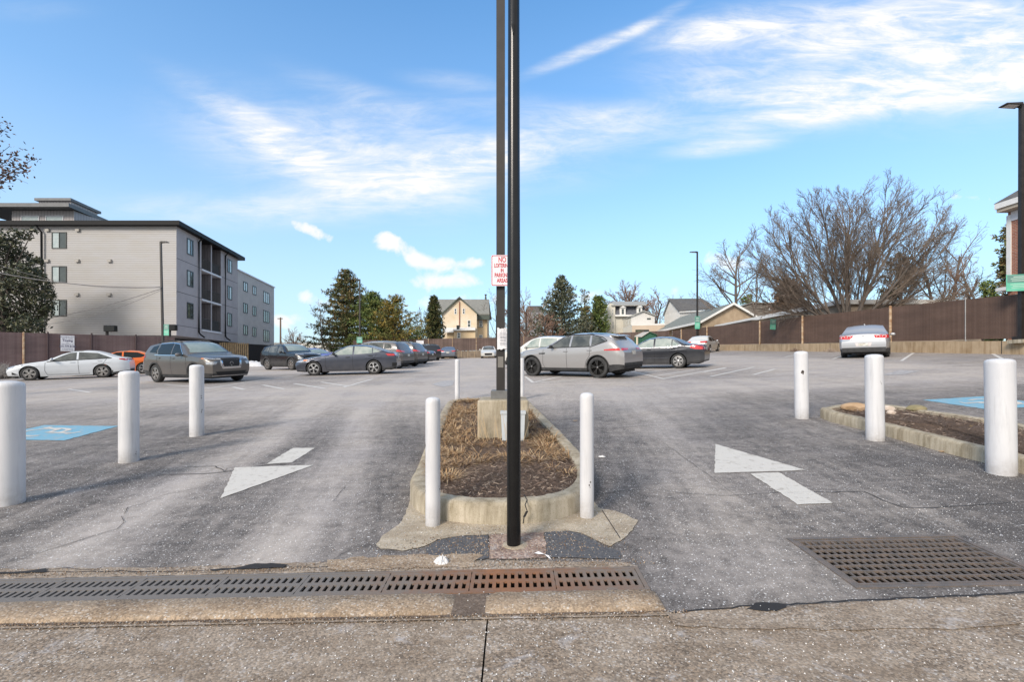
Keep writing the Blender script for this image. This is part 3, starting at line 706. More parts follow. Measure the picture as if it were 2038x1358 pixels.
def grass(poly, n, seed):
    rr = random.Random(seed); m = MB(); k = 0
    x0 = min(p.x for p in poly); x1 = max(p.x for p in poly); y1 = max(p.y for p in poly)
    seeds = []
    while len(seeds) < 330:
        x = rr.uniform(x0, x1); y = rr.uniform(4.4, y1)
        if not inside((x, y), poly): continue
        if -0.45 < x < 0.22 and 6.15 < y < 6.95: continue
        edge = min((Vector((x, y))-p).length for p in poly)
        pr = (1.0 if y > 5.5 else 0.0)*0.9+(0.9 if edge < 0.25 and y > 4.45 else 0)+(0.6 if 4.95 < y <= 5.5 else 0)
        if x > -0.1 and y < 5.0: pr *= 0.3
        if rr.random() < pr: seeds.append((x, y, rr.uniform(.07, .17)))
    for (x, y, s) in seeds:
        lean0 = rr.uniform(0, 6.3)
        for b in range(rr.randint(40, 75)):
            a = rr.uniform(0, 6.3); r0 = s*0.6*sqrt(rr.random()); bx = x+r0*cos(a); by = y+r0*sin(a)
            if not inside((bx, by), poly): continue
            l = s*rr.uniform(.8, 2.0); d = Vector((cos(a)+0.5*cos(lean0), sin(a)+0.5*sin(lean0), 0)).normalized()
            lift = rr.uniform(0.03, 0.55); w = rr.uniform(.0022, .0042); z = soil_z(bx, by)
            p0 = Vector((bx, by, z)); p1 = p0+d*l*0.45+Vector((0, 0, l*lift*0.6)); p2 = p0+d*l*rr.uniform(.8, 1.0)+Vector((0, 0, l*lift*rr.uniform(.35, .8)))
            q = Vector((-d.y, d.x, 0))*w
            m.add([p0-q, p0+q, p1+q*.8, p1-q*.8, p2], [(0, 1, 2, 3), (3, 2, 4)], rr.choice((0, 0, 1, 2)))
    # a few tall stalks in front of the concrete footing
    for i in range(26):
        x = rr.uniform(-0.5, 0.15); y = rr.uniform(5.95, 6.15); l = rr.uniform(.25, .5); z = soil_z(x, y); w = .003
        dx = rr.uniform(-.35, .35)*l; m.add([(x-w, y, z), (x+w, y, z), (x+dx+w*.5, y-.05, z+l), (x+dx-w*.5, y-.05, z+l)], [(0, 1, 2, 3)], 1)
    return struct(m.build('dead_grass', GRASS), 'stuff')
grass(inset(smooth_closed(I1, 8), 0.13), 0, 5)
def rock(px, py, dz, s, label, seed, mat):
    p = gp(px, py, dz); bm = bmesh.new(); bmesh.ops.create_icosphere(bm, subdivisions=3, radius=1)
    rr = random.Random(seed); ax = [Vector((rr.uniform(-1, 1), rr.uniform(-1, 1), rr.uniform(-1, 1))).normalized() for _ in range(9)]; am = [rr.uniform(.7, .95) for _ in ax]
    for v in bm.verts:
        for a, k in zip(ax, am):
            d = v.co.dot(a)
            if d > k: v.co -= a*(d-k)
        v.co = Vector((v.co.x*s[0], v.co.y*s[1], v.co.z*s[2]))
    me = bpy.data.meshes.new('rock'); bm.to_mesh(me); bm.free(); me.materials.append(mat)
    o = bpy.data.objects.new('rock', me); COL.objects.link(o); o.location = p+Vector((0, 0, s[2]*0.5)); o.rotation_euler = (0, 0, rr.uniform(0, 3))
    return tag(o, label, 'rock', 'rocks on the right-hand island')
RK1 = mk('tan_rock', (0.34, 0.22, 0.12), (0.44, 0.31, 0.2), 6, 0.9, bump=0.4, bscale=25); RK2 = mk('pale_rock', (0.48, 0.38, 0.30), (0.55, 0.47, 0.4), 6, 0.9, bump=0.3, bscale=25); RK3 = mk('mossy_rock', (0.17, 0.15, 0.07), (0.25, 0.21, 0.12), 6, 0.9, bump=0.4, bscale=25)
rock(1700, 817, 0.13, (0.2, 0.13, 0.09), 'flat tan rock at the tip of the right-hand island', 1, RK1)
rock(1768, 818, 0.13, (0.10, 0.08, 0.06), 'small pinkish rock just right of the second thick bollard', 2, RK2)
rock(1774, 825, 0.13, (0.07, 0.05, 0.045), 'palest small round stone on the right-hand island', 3, RK2)
rock(1824, 818, 0.13, (0.14, 0.10, 0.065), 'dull mossy brown rock lying against the far kerb of the right-hand island', 4, RK3)
def stick(a, b, r, mat, label, dz=0.14):
    pa, pb = gp(*a, dz), gp(*b, dz); m = MB(pa); mid = pa.lerp(pb, .5)+Vector((0, 0.01, 0.012))
    m.tube([pa, mid, pb], [r, r*.9, r*.6], 6); return tag(m.build('stick', mat), label, 'stick')
stick((1795, 824), (1829, 829), 0.008, RK2, 'pale broken stick lying on the right-hand island')
pa = gp(1889, 845, 0.14); pb = gp(1936, 849, 0.14); pe = thing('straw', 'purple and yellow drinking straw lying on the brown mulch', 'straw', pa)
m = MB(pa); q = pa.lerp(pb, .68); m.tube([pa, q], 0.006, 8); m.build('purple_tube', mk('purple_plastic', (0.16, 0.07, 0.36), rough=0.4), pe)
m = MB(pa); m.tube([q, pb], 0.0062, 8); m.build('yellow_tip', mk('yellow_plastic', (0.6, 0.42, 0.08), rough=0.4), pe)
# litter beside the trench drain
def crumple(px, py, sx, sy, h, label, seed, name='plastic_bag'):
    p = gp(px, py); rr = random.Random(seed); n = 12; m = MB(p); vs = []
    for j in range(n):
        for i in range(n):
            u = i/(n-1)*2-1; v = j/(n-1)*2-1; rad = sqrt(u*u+v*v)
            if rad > 1: u /= rad; v /= rad
            x = u*sx*(0.75+0.25*rr.random()); y = v*sy*(0.75+0.25*rr.random())
            z = 0.006+h*max(0, 1-rad)**.6*rr.uniform(.2, 1)+0.006*rr.random()
            vs.append((p.x+x, p.y+y, G(p.x+x, p.y+y)+z))
    m.add(vs, [(j*n+i, j*n+i+1, (j+1)*n+i+1, (j+1)*n+i) for j in range(n-1) for i in range(n-1)])
    return tag(m.build(name, mk('white_film_%d' % seed, (0.62, 0.61, 0.6), rough=0.35)), label, 'litter')
crumple(879, 1122, 0.055, 0.05, 0.06, 'crumpled translucent white plastic bag beside the slotted drain', 1)
pts = [gp(x, y) for x, y in [(1062, 1107), (1072, 1106), (1083, 1109), (1092, 1114), (1098, 1120)]]
m = MB(pts[0]); vs = []
for i, p in enumerate(pts):
    w = (0.014, 0.022, 0.024, 0.018, 0.007)[i]
    vs += [(p.x, p.y+w/2, G(p.x, p.y)+0.014+0.008*(i % 2)), (p.x, p.y-w/2, G(p.x, p.y)+0.012+0.01*((i+1) % 2))]
m.add(vs, [(2*i, 2*i+1, 2*i+3, 2*i+2) for i in range(4)])
tag(m.build('paper_strip', PAPER), 'thin twisted white strip of litter on the gravel by the black pole', 'litter')
for k, (px, py, s, lb) in enumerate([(1145, 839, .05, 'single tan dead leaf on the asphalt between island and right front bollard'), (1873, 901, .045, 'orange dead leaf at the foot of the right-hand island kerb')]):
    p = gp(px, py); m = MB(p); vs = [(p.x+s*a, p.y+s*b, G(p.x, p.y)+.008+c) for a, b, c in ((-1, 0, .01), (-.4, -.5, 0), (.4, -.45, .006), (1, .05, .012), (.35, .5, 0), (-.4, .45, .008))]
    m.add(vs, [(0, 1, 2, 3, 4, 5)]); tag(m.build('dead_leaf', RK1), lb, 'leaf')
p = gp(1198, 911); crumple(1198, 911, 0.045, 0.04, 0.02, 'flattened white paper scrap on the right drive', 2, 'paper_scrap')

# ------------------------------------------------------------------ poles and signs at the island
pb = P(1022.5, 1090, 3.30); pole = thing('street_pole', 'tall tapering glossy black steel pole in the centre foreground', 'pole', (pb.x, pb.y, G(pb.x, pb.y))); off = pole.location.copy()
m = MB(off); m.lathe([(0.0485, -0.2), (0.0475, 1.2), (0.0425, 2.6), (0.038, 4.5), (0.034, 6.5)], (pb.x, pb.y, G(pb.x, pb.y)), 28); m.build('shaft', BLACKM, pole, 50)
m = MB(off)  # cable guard strapped to the street side of the shaft
zt = (HY-66)/F*3.25
m.tube([(pb.x-0.004, pb.y-0.046, zt+0.0), (pb.x-0.004, pb.y-0.05, zt+0.06), (pb.x-0.003, pb.y-0.052, zt+0.3), (pb.x-0.001, pb.y-0.055, zt+2.5)], [0.004, 0.014, 0.016, 0.017], 6); m.build('cable_guard', BLACKM, pole)
m = MB(off); m.lathe([(0.095, 0.0), (0.085, 0.012), (0.055, 0.02), (0.05, 0.02)], (pb.x+0.01, pb.y+0.015, G(pb.x, pb.y)), 20); m.build('mortar_collar', CONC, pole)
ft = thing('light_pole_footing', 'weathered square concrete footing standing in the grassy island', 'footing', (-0.115, 6.55, G(-.1, 6.5))); off = ft.location.copy()
zt = (HY-797)/F*6.2; m = MB(off)
poly = [(-0.45, 6.2), (0.215, 6.2), (0.215, 6.92), (-0.45, 6.92)]
m.prism(poly, G(0, 6.4)-0.1, zt); o = m.build('block', CURB, ft)
bv = o.modifiers.new('bevel', 'BEVEL'); bv.width = 0.025; bv.segments = 3
PLX, PLY = (996.5-CX)/F*6.62, 6.62
lp = thing('light_pole', 'slim dark bronze square light pole on a concrete footing in the island', 'light pole', (PLX, PLY, zt+0.001)); off = lp.location.copy()
m = MB(off); m.tube([(PLX, PLY, zt), (PLX, PLY, zt+6.5)], 0.083, 4, True, True); m.build('shaft', BRONZE, lp)
m = MB(off); c0 = P(976, 792, 6.4); m.box((PLX+0.02, PLY, zt+0.055), (0.3, 0.36, 0.11)); o = m.build('base_cover', BASEGREY, lp); bv = o.modifiers.new('bevel', 'BEVEL'); bv.width = 0.006; bv.segments = 2
hz = (HY-721)/F*6.55
m = MB(off); m.box((PLX+0.0, PLY-0.061, hz), (0.075, 0.006, 0.15)); m.build('handhole_cover', mk('handhole_grey', (0.16, 0.15, 0.135), rough=0.6), lp)
# hand-lettered regulation sign
a = P(977.5, 507.5, 6.5); b = P(1022, 569.5, 6.5); w = b.x-a.x; h = a.z-b.z; cx, cz = (a.x+b.x)/2, (a.z+b.z)/2
sg = thing('regulation_sign', 'white and red no loitering sign partly hidden behind the black pole', 'sign', (cx, 6.5, cz)); off = sg.location.copy()
def rrect(w, h, r, n=6):
    out = []
    for sx, sy, a0 in ((1, 1, 0), (-1, 1, 90), (-1, -1, 180), (1, -1, 270)):
        for k in range(n+1):
            t = radians(a0+90*k/n); out.append((sx*(w/2-r)+r*cos(t), sy*(h/2-r)+r*sin(t)))
    return out
def plate(parent, name, w, h, r, y, t, mat, off):
    m = MB(off); m.extr([(off.x+p[0], y, off.z+p[1]) for p in rrect(w, h, r)], (0, t, 0)); return m.build(name, mat, parent)
plate(sg, 'panel', w, h, 0.025, 6.5, 0.004, SIGNW, off)
o_ = rrect(w-0.012, h-0.012, 0.022); i_ = rrect(w-0.030, h-0.030, 0.016); m = MB(); n = len(o_)
m.add([(p[0], -0.002, p[1]) for p in o_]+[(p[0], -0.002, p[1]) for p in i_], [(k, (k+1) % n, n+(k+1) % n, n+k) for k in range(n)]); m.build('border', SIGNR, sg)
def face(x, z, y=-0.002): return Matrix.Translation((x, y, z)) @ Matrix.Rotation(pi/2, 4, 'X')
zs = [(0.145, 'NO', 0.105), (0.066, 'LOITERING', 0.078), (0.0, 'IN', 0.068), (-0.066, 'PARKING', 0.078), (-0.138, 'AREAS', 0.078)]
for z, s_, sz in zs: text(s_, sz, SIGNR, sg, face(-0.002, z*h/0.425), sx=0.56 if len(s_) > 8 else 0.64, bold=0.0018)
for z_ in (h/2-0.03, -h/2+0.03):
    m = MB(); m.lathe([(0.006, -0.004), (0.006, 0.0)], (0, -0.002, z_), 10, 'y'); m.build('bolt', GALV, sg)
# torn notice taped to the pole
a = P(989.5, 653, 6.52); b = P(1009, 695, 6.52); pn = thing('paper_notice', 'curled white paper notice taped to the slim bronze pole', 'notice', ((a.x+b.x)/2, 6.52, (a.z+b.z)/2))
m = MB(); n = 9; w = b.x-a.x; h = a.z-b.z; rr = random.Random(3); vs = []
for j in range(n):
    for i in range(n):
        u = i/(n-1)-.5; v = j/(n-1)-.5; ed = (rr.uniform(-.012, .006) if j in (0, n-1) else 0)
        vs.append((u*w, 0.0+0.22*abs(u)**2*w*2+rr.uniform(-.002, .002), v*h+ed))
m.add(vs, [(j*n+i, j*n+i+1, (j+1)*n+i+1, (j+1)*n+i) for j in range(n-1) for i in range(n-1)]); m.build('sheet', PAPER, pn)
PINK = mk('faint_ink', (0.46, 0.46, 0.48), rough=0.8); rr = random.Random(8)
for z in (0.075, 0.055, 0.03, 0.02, 0.01, -0.015, -0.03, -0.06, -0.07, -0.09):
    x = -0.03
    while x < 0.045:
        l = rr.uniform(.03, .05); m = MB(); m.box((x+l/2, -0.0035, z), (l, .0008, .005)); x += l+.004; m.build('printed_line', PINK, pn)
a = P(997, 820, 6.0); b = P(1045, 868, 6.0); ub = thing('utility_box', 'pale grey electrical box standing against the concrete footing', 'utility box', ((a.x+b.x)/2, 6.08, b.z)); off = ub.location.copy()
w = b.x-a.x; h = a.z-b.z; m = MB(); m.extr([(-w/2*.9, -.09, -.06), (w/2*.9, -.09, -.06), (w/2, -.09, h-.03), (-w/2, -.09, h-.03)], (0, .18, 0)); m.build('case', BOXGREY, ub)
m = MB(); m.box((0, 0, h-.013), (w*1.06, .2, .03)); m.build('lid', BOXGREY, ub)

# ------------------------------------------------------------------ lot light poles with green signs
def lot_light(X, Y, zbase, ztop, arm, label, sign=None, lean=0.0, rad=0.1):
    t = thing('light_pole', label, 'light pole', (X, Y, zbase), 0, 'dark light poles round the lot')
    H = ztop-zbase; m = MB(); m.tube([(0, 0, 0), (0, 0, H)], [rad, rad*.8], 4, True, True); m.build('shaft', BRONZE, t)
    m = MB(); m.box((0, 0, 0.06), (rad*3.4, rad*3.4, 0.12)); m.build('base_cover', BRONZE, t)
    s = 1 if arm > 0 else -1; m = MB()
    m.extr([(0, -.05, H-.16), (s*.12, -.05, H-.12), (s*.12, -.05, H-.04), (0, -.05, H-.04)], (0, .1, 0)); m.build('arm', BRONZE, t)
    m = MB(); a_ = abs(arm); m.extr([(s*.1, -.17, H-.10), (s*a_, -.17, H-.06), (s*a_, -.17, H-.03), (s*.1, -.17, H)], (0, .34, 0)); hd = m.build('lamp_head', BRONZE, t)
    m = MB(); m.box((s*(a_+.1)/2, 0, H-.088), (a_*.6, .26, .012), Matrix.Rotation(-s*0.05, 3, 'Y')); m.build('lens', LENS, hd)
    t.rotation_euler = (0, lean, 0)
    return t
WALLX = 20.0
def WT(y): return G(WALLX, y)+0.54
lot_light((2033-CX)/F*18.75, 18.75, WT(18.75)+0.05, (HY-207)/F*18.75, -0.74, 'light pole rising from the retaining wall at the far right', rad=0.11)
m = MB((20.05, 18.75, WT(18.75))); m.box((20.05, 18.75, WT(18.75)-0.02), (0.6, 0.6, 0.14)); tag(m.build('pole_footing', CURB), 'grey concrete cap under the right-hand light pole on the wall', 'footing')
lot_light(WALLX-0.05, 51.4, WT(51.4), (HY-501)/F*51.4, -0.8, 'light pole on the retaining wall behind the black sedan', rad=0.12)
lot_light((325.5-CX)/F*36, 36, G(-26.3, 36), (HY-481)/F*36, 0.55, 'leaning light pole in front of the apartment block', lean=-0.022, rad=0.1)
lot_light((716-CX)/F*55, 55, G(-17.5, 55), (HY-556)/F*55, -0.7, 'light pole in front of the large pine trees', rad=0.12)
SIGNP = mk('sign_print', (.42, .58, .50), rough=.5)
def green_sign(px0, py0, px1, py1, Y, label, rz=0.0, ry=0.0):
    a = P(px0, py0, Y); b = P(px1, py1, Y); w = b.x-a.x; h = a.z-b.z
    t = thing('parking_sign', label, 'sign', ((a.x+b.x)/2, Y, (a.z+b.z)/2), rz, 'green parking signs round the lot')
    t.rotation_euler = (0, ry, rz)
    m = MB(); m.box((0, 0, 0), (w, .012, h)); m.build('panel', SIGNG, t)
    m = MB(); m.box((0, -.008, h*.24), (w*.94, .006, h*.46)); m.build('header', SIGNGD, t)
    k = min(w, h*1.3)
    rr = random.Random(int(px0))
    for z, s_ in ((.36, .055), (.25, .05), (.13, .05), (-.1, .04), (-.2, .04), (-.3, .04)):
        m = MB(); l = rr.uniform(.5, .76)*w; m.box((0, -.0125 if z > 0 else -.0075, z*h), (l, .002, s_*h*.8)); m.build('printed_line', SIGNP, t)
    return t
green_sign(2009, 546, 2062, 579, 18.55, 'largest green sign, on the right-hand pole above the brown fence', radians(-16))
green_sign(1383, 630, 1393, 655, 51.2, 'small green sign on the pole behind the black sedan')
green_sign(1533, 636, 1544, 656, 36.0, 'green sign hung tilted on the brown slatted fence', 0.0, 0.07)
green_sign(326, 646, 336, 668, 35.8, 'green sign on the leaning pole by the apartment block')
green_sign(710, 671, 721, 683, 54.8, 'pale green sign on the pole before the pines')

def grit(name, n, seed, region, smin, smax, mats):
    rr = random.Random(seed); m = MB(); k = 0
    while k < n:
        x, y = region(rr)
        if TR[0] < x < TR[1] and TR[2] < y < TR[3] or GR[0] < x < GR[1] and GR[2] < y < GR[3]: continue
        k += 1; s = rr.uniform(smin, smax); z = G(x, y)+(.008 if y > YE else 0); c = Vector((x, y, z)); q = [c+Vector((rr.uniform(-s, s), rr.uniform(-s, s), rr.uniform(0, s))) for _ in range(2)]
        a = rr.uniform(0, 6.3); m.add([c+Vector((s*cos(a), s*sin(a), 0)), c+Vector((s*cos(a+2.1), s*sin(a+2.1), 0)), c+Vector((s*cos(a+4.2), s*sin(a+4.2), 0)), c+Vector((0, 0, s*1.1))], [(0, 1, 3), (1, 2, 3), (2, 0, 3)], rr.randrange(len(mats)))
    o = m.build(name, mats); o['kind'] = 'stuff'; return o
SALTM = [mk('salt_grain', (.62, .61, .60), rough=.6)]; GRITM = [mk('grit_tan', (.34, .26, .19), rough=.9), mk('grit_grey', (.2, .19, .18), rough=.9), mk('grit_brown', (.16, .10, .06), rough=.9)]
grit('road_salt', 3600, 31, lambda r: (r.uniform(-5.2, 5.2), 2.3+abs(r.gauss(0, 2.4))), .002, .0055, SALTM)
grit('road_salt', 1500, 33, lambda r: (r.uniform(-3.4, 3.4), r.uniform(1.8, 2.45)), .002, .005, SALTM)
grit('gutter_grit', 1300, 32, lambda r: (r.uniform(-3.4, .9), 2.985+abs(r.gauss(0, .05))), .002, .006, GRITM)
grit('gutter_grit', 1600, 34, lambda r: (r.uniform(-3.4, .9), 2.445+r.gauss(0, .015)), .002, .006, GRITM)
grit('gutter_grit', 1300, 35, lambda r: (r.gauss(-.05, .38), 3.3+r.gauss(0, .13)), .002, .007, GRITM)
# ------------------------------------------------------------------ fences and walls
def slat_mat(name, c1, c2, weave=16.0):
    m, nt, b = new_mat(name); b.inputs['Roughness'].default_value = 0.75; b.inputs['Specular IOR Level'].default_value = 0.3
    uv = coords(nt, 'uv')
    sp = N(nt, 'ShaderNodeSeparateXYZ'); L(nt, uv, sp.inputs[0])
    u = math_(nt, 'MULTIPLY', sp.outputs[0], weave); fr = math_(nt, 'FRACT', u)
    gap = math_(nt, 'LESS_THAN', fr, 0.16)
    cell = N(nt, 'ShaderNodeTexWhiteNoise'); cell.noise_dimensions = '1D'; L(nt, math_(nt, 'FLOOR', u), cell.inputs['W'])
    d1 = math_(nt, 'FRACT', math_(nt, 'ADD', math_(nt, 'MULTIPLY', sp.outputs[0], 12), math_(nt, 'MULTIPLY', sp.outputs[1], 12)))
    d2 = math_(nt, 'FRACT', math_(nt, 'SUBTRACT', math_(nt, 'MULTIPLY', sp.outputs[0], 12), math_(nt, 'MULTIPLY', sp.outputs[1], 12)))
    wire = math_(nt, 'MAXIMUM', math_(nt, 'LESS_THAN', d1, 0.09), math_(nt, 'LESS_THAN', d2, 0.09))
    c = mixc(nt, cell.outputs['Value'], c1, c2)
    n = ramp(nt, noise(nt, coords(nt, 'uv', (0.25, 0.9, 1)), 2.2, 6, 0.65), [(0.3, (0.75, 0.75, 0.75)), (0.7, (1.15, 1.15, 1.15))])
    c = mixc(nt, 1.0, c, n.outputs['Color'], 'MULTIPLY')
    c = mixc(nt, math_(nt, 'MULTIPLY', gap, 0.65), c, (c1[0]*.3, c1[1]*.3, c1[2]*.3))
    c = mixc(nt, math_(nt, 'MULTIPLY', wire, 0.28), c, (0.14, 0.12, 0.11))
    L(nt, c, b.inputs['Base Color']); bumpn(nt, b, math_(nt, 'SUBTRACT', 1.0, gap), 0.4, 0.01)
    return m
BROWN = slat_mat('brown_fence_slats', (0.112, 0.067, 0.048), (0.135, 0.084, 0.062))
MAROON = slat_mat('maroon_fence_slats', (0.15, 0.10, 0.10), (0.185, 0.13, 0.125))
BROWN2 = slat_mat('dull_brown_fence_slats', (0.10, 0.068, 0.058), (0.15, 0.105, 0.09), 7)
BLACKMESH = slat_mat('black_mesh_screen', (0.012, 0.012, 0.014), (0.018, 0.018, 0.02))
def fence_panel(path, zb, zt, mat, parent, off, step=0.6, th=0.05):
    """path: xy points; zb, zt functions of (x,y)"""
    pts = []
    for a, b in zip(path[:-1], path[1:]):
        a = Vector(a); b = Vector(b); k = max(1, int((b-a).length/step)); pts += [a.lerp(b, j/k) for j in range(k)]
    pts.append(Vector(path[-1])); m = MB(off); uv = []; s = 0; vs = []
    for i, p in enumerate(pts):
        if i: s += (p-pts[i-1]).length
        d = (pts[min(i+1, len(pts)-1)]-pts[max(i-1, 0)]).normalized(); q = Vector((-d.y, d.x))*th/2
        for pp in (p+q, p-q):
            z0, z1 = zb(p.x, p.y), zt(p.x, p.y)
            vs += [(pp.x, pp.y, z0), (pp.x, pp.y, z1)]; uv += [(s, 0), (s, z1-z0)]
    fs = []
    for i in range(len(pts)-1):
        a = i*4; b = a+4; fs += [(a, b, b+1, a+1), (a+2, a+3, b+3, b+2), (a+1, b+1, b+3, a+3), (a, a+2, b+2, b)]
    fs += [(0, 1, 3, 2), (len(vs)-4, len(vs)-2, len(vs)-1, len(vs)-3)]
    m.add(vs, fs); return m.build('slat_panel', mat, parent, None, uv)
def posts(xy, zb, zt, r, mat, parent, off):
    for i, (x, y) in enumerate(xy):
        m = MB(off); z0, z1 = zb(x, y), zt(x, y); m.lathe([(r, z0), (r, z1), (r*1.25, z1+.005), (r*.6, z1+.05), (.001, z1+.06)], (x, y, 0), 10); m.build('post', mat, parent)
WALL = None
def tanwall():
    m, nt, b = new_mat('tan_retaining_wall'); b.inputs['Roughness'].default_value = 0.9; b.inputs['Specular IOR Level'].default_value = 0.2
    v = coords(nt); c = ramp(nt, noise(nt, v, 1.6, 6, 0.6), [(0.3, (0.36, 0.265, 0.165)), (0.7, (0.48, 0.37, 0.25))])
    st = ramp(nt, noise(nt, coords(nt, scale=(3, 3, 0.25)), 2.0, 6, 0.7), [(0.36, (0.7, 0.66, 0.6)), (0.55, (1, 1, 1))])
    L(nt, mixc(nt, 1.0, c.outputs['Color'], st.outputs['Color'], 'MULTIPLY'), b.inputs['Base Color']); bumpn(nt, b, noise(nt, v, 30, 5), 0.3, 0.01)
    return m
WALL = tanwall()
w = thing('retaining_wall', 'low tan concrete retaining wall along the right side of the lot', 'wall', (WALLX+.15, 35, G(WALLX, 35))); off = w.location.copy()
m = MB(off); ys = frange(9, 60, 0.8)+[60.0]; vs = []; fs = []
for y in ys:
    g_ = G(WALLX, y); vs += [(WALLX, y, g_-.2), (WALLX, y, g_+.54), (WALLX+.3, y, g_+.54), (WALLX+.3, y, g_-.2)]
for i in range(len(ys)-1):
    a = i*4; fs += [(a, a+1, a+5, a+4), (a+1, a+2, a+6, a+5), (a+2, a+3, a+7, a+6)]
fs += [(0, 3, 2, 1), (len(vs)-4, len(vs)-3, len(vs)-2, len(vs)-1)]
m.add(vs, fs); m.build('wall', WALL, w)
for y in (19.5, 30, 41): 
    m = MB(off); m.box((WALLX-.003, y, G(WALLX, y)+.27), (.008, .025, .52)); m.build('joint', CRACK, w)
fz = lambda x, y: G(WALLX, y)+0.54
f = thing('slat_fence', 'tall dark brown slatted chain-link fence standing on the tan wall', 'fence', (WALLX+.15, 35, fz(0, 35))); off = f.location.copy()
fence_panel([(WALLX+.16, 9.5), (WALLX+.16, 60)], lambda x, y: fz(x, y)+(.05 if y > 22 else .09), lambda x, y: fz(x, y)+1.86, BROWN, f, off)
posts([(WALLX+.09, F*(WALLX+.09)/(px-CX)) for px in (1772, 1597, 1511+1, 1407, 1356)], lambda x, y: fz(x, y), lambda x, y: fz(x, y)+1.88, .065, RUSTPOST, f, off)
posts([(WALLX+.15, y) for y in (10, 14.2, 21.2, 57, 60)], lambda x, y: fz(x, y), lambda x, y: fz(x, y)+1.88, .03, GALV, f, off)
bp = random.Random(5)
for px, py, lb in ((1585, 702, 'low dead weeds at the foot of the tan wall behind the silver sedan bay'), (1656, 702, 'pale dead weed tuft at the foot of the tan wall left of the silver sedan')):
    p = gp(px, py); p.x = WALLX-.2; p.y = F*p.x/(px-CX); p.z = G(p.x, p.y); m = MB(p)
    for k in range(160):
        a = bp.uniform(0, 6.3); rr_ = bp.uniform(0, .9)**1.3; q = p+Vector((-.1+.15*sin(a)*rr_, rr_*cos(a)*1.0, 0)); l = bp.uniform(.06, .3)*(1-.6*rr_); e = q+Vector((bp.uniform(-.12, .08), bp.uniform(-.12, .12), l))
        m.tube([q, e], [.008, .004], 3, False)
    tag(m.build('dead_weeds', CH[2] if px > 1600 else CH[1]), lb, 'weeds')
# far fence on its low wall
YB = 60.0
bw = thing('retaining_wall', 'low stained concrete wall under the far brown fence', 'wall', (0, YB+.15, G(0, YB))); off = bw.location.copy()
xs = frange(-20, 19.6, .8)+[19.6]; vs = []; fs = []
for x in xs:
    g_ = G(x, YB); vs += [(x, YB, g_-.2), (x, YB, g_+.9), (x, YB+.3, g_+.9), (x, YB+.3, g_-.2)]
for i in range(len(xs)-1):
    a = i*4; fs += [(a, a+1, a+5, a+4), (a+1, a+2, a+6, a+5), (a+2, a+3, a+7, a+6)]
m = MB(off); m.add(vs, fs); m.build('wall', mk('stained_block_wall', (0.13, 0.10, 0.075), (0.24, 0.19, 0.14), 1.2, 0.9), bw)
for x in frange(-8, 6, .82):
    m = MB(off); m.box((x, YB-.02, G(x, YB)+.44), (.12, .06, .9)); m.build('pier', mk('pier_tan', (0.25, 0.19, 0.13), (0.3, 0.24, 0.17), 3, .9) if 'pier_tan' not in MATS else MATS['pier_tan'], bw)
f = thing('slat_fence', 'far dull brown slatted fence across the back of the lot', 'fence', (0, YB+.15, G(0, YB)+.9)); off = f.location.copy()
fence_panel([(-20, YB+.16), (19.8, YB+.16)], lambda x, y: G(x, YB)+.93, lambda x, y: G(x, YB)+2.5, BROWN2, f, off)
posts([(x, YB+.1) for x in frange(-19.5, 19.5, 3)], lambda x, y: G(x, YB)+.9, lambda x, y: G(x, YB)+2.53, .04, RUSTPOST, f, off)
a = P(828, 678, YB-.05); b = P(843, 688, YB-.05); t = thing('notice_board', 'small white notice on the far brown fence', 'sign', ((a.x+b.x)/2, YB+.05, (a.z+b.z)/2)); m = MB(); m.box((0, 0, 0), (b.x-a.x, .03, a.z-b.z)); m.build('panel', SIGNW, t)
for z in (.15, .0, -.15):
    m = MB(); m.box((0, -.018, z), (.6, .004, .05)); m.build('printed_line', PINK, t)
# left fence
FA, FB_ = Vector((-33.25, 31)), Vector((-27.0, 38.2)); FD = (FB_-FA).normalized(); FL = FA-FD*9
def lf(x, y):
    s = (Vector((x, y))-FA).dot(FD)/(FB_-FA).length; return 2.25+.11*s
f = thing('slat_fence', 'maroon slatted fence behind the white and orange cars on the left', 'fence', (FA.x, FA.y, G(FA.x, FA.y))); off = f.location.copy()
fence_panel([tuple(FL), tuple(FB_)], lambda x, y: G(x, y)+.04, lf, MAROON, f, off)
def onfence(px, d=0.0):
    r = (px-CX)/F; # solve (FA+s*FD).x = r*(FA+s*FD).y
    s = (r*FA.y-FA.x)/(FD.x-r*FD.y); p = FA+FD*s; return p+Vector((FD.y, -FD.x))*d
pp_ = [onfence(px, .07) for px in (47, 95, 182, 270)]
posts([tuple(pp_[0])], lambda x, y: G(x, y), lambda x, y: lf(x, y)-.02, .06, RUSTPOST, f, off)
posts([tuple(p) for p in pp_[1:]], lambda x, y: G(x, y), lambda x, y: lf(x, y)+.06, .05, mk('dark_maroon_post', (.05, .03, .032), rough=.7), f, off)
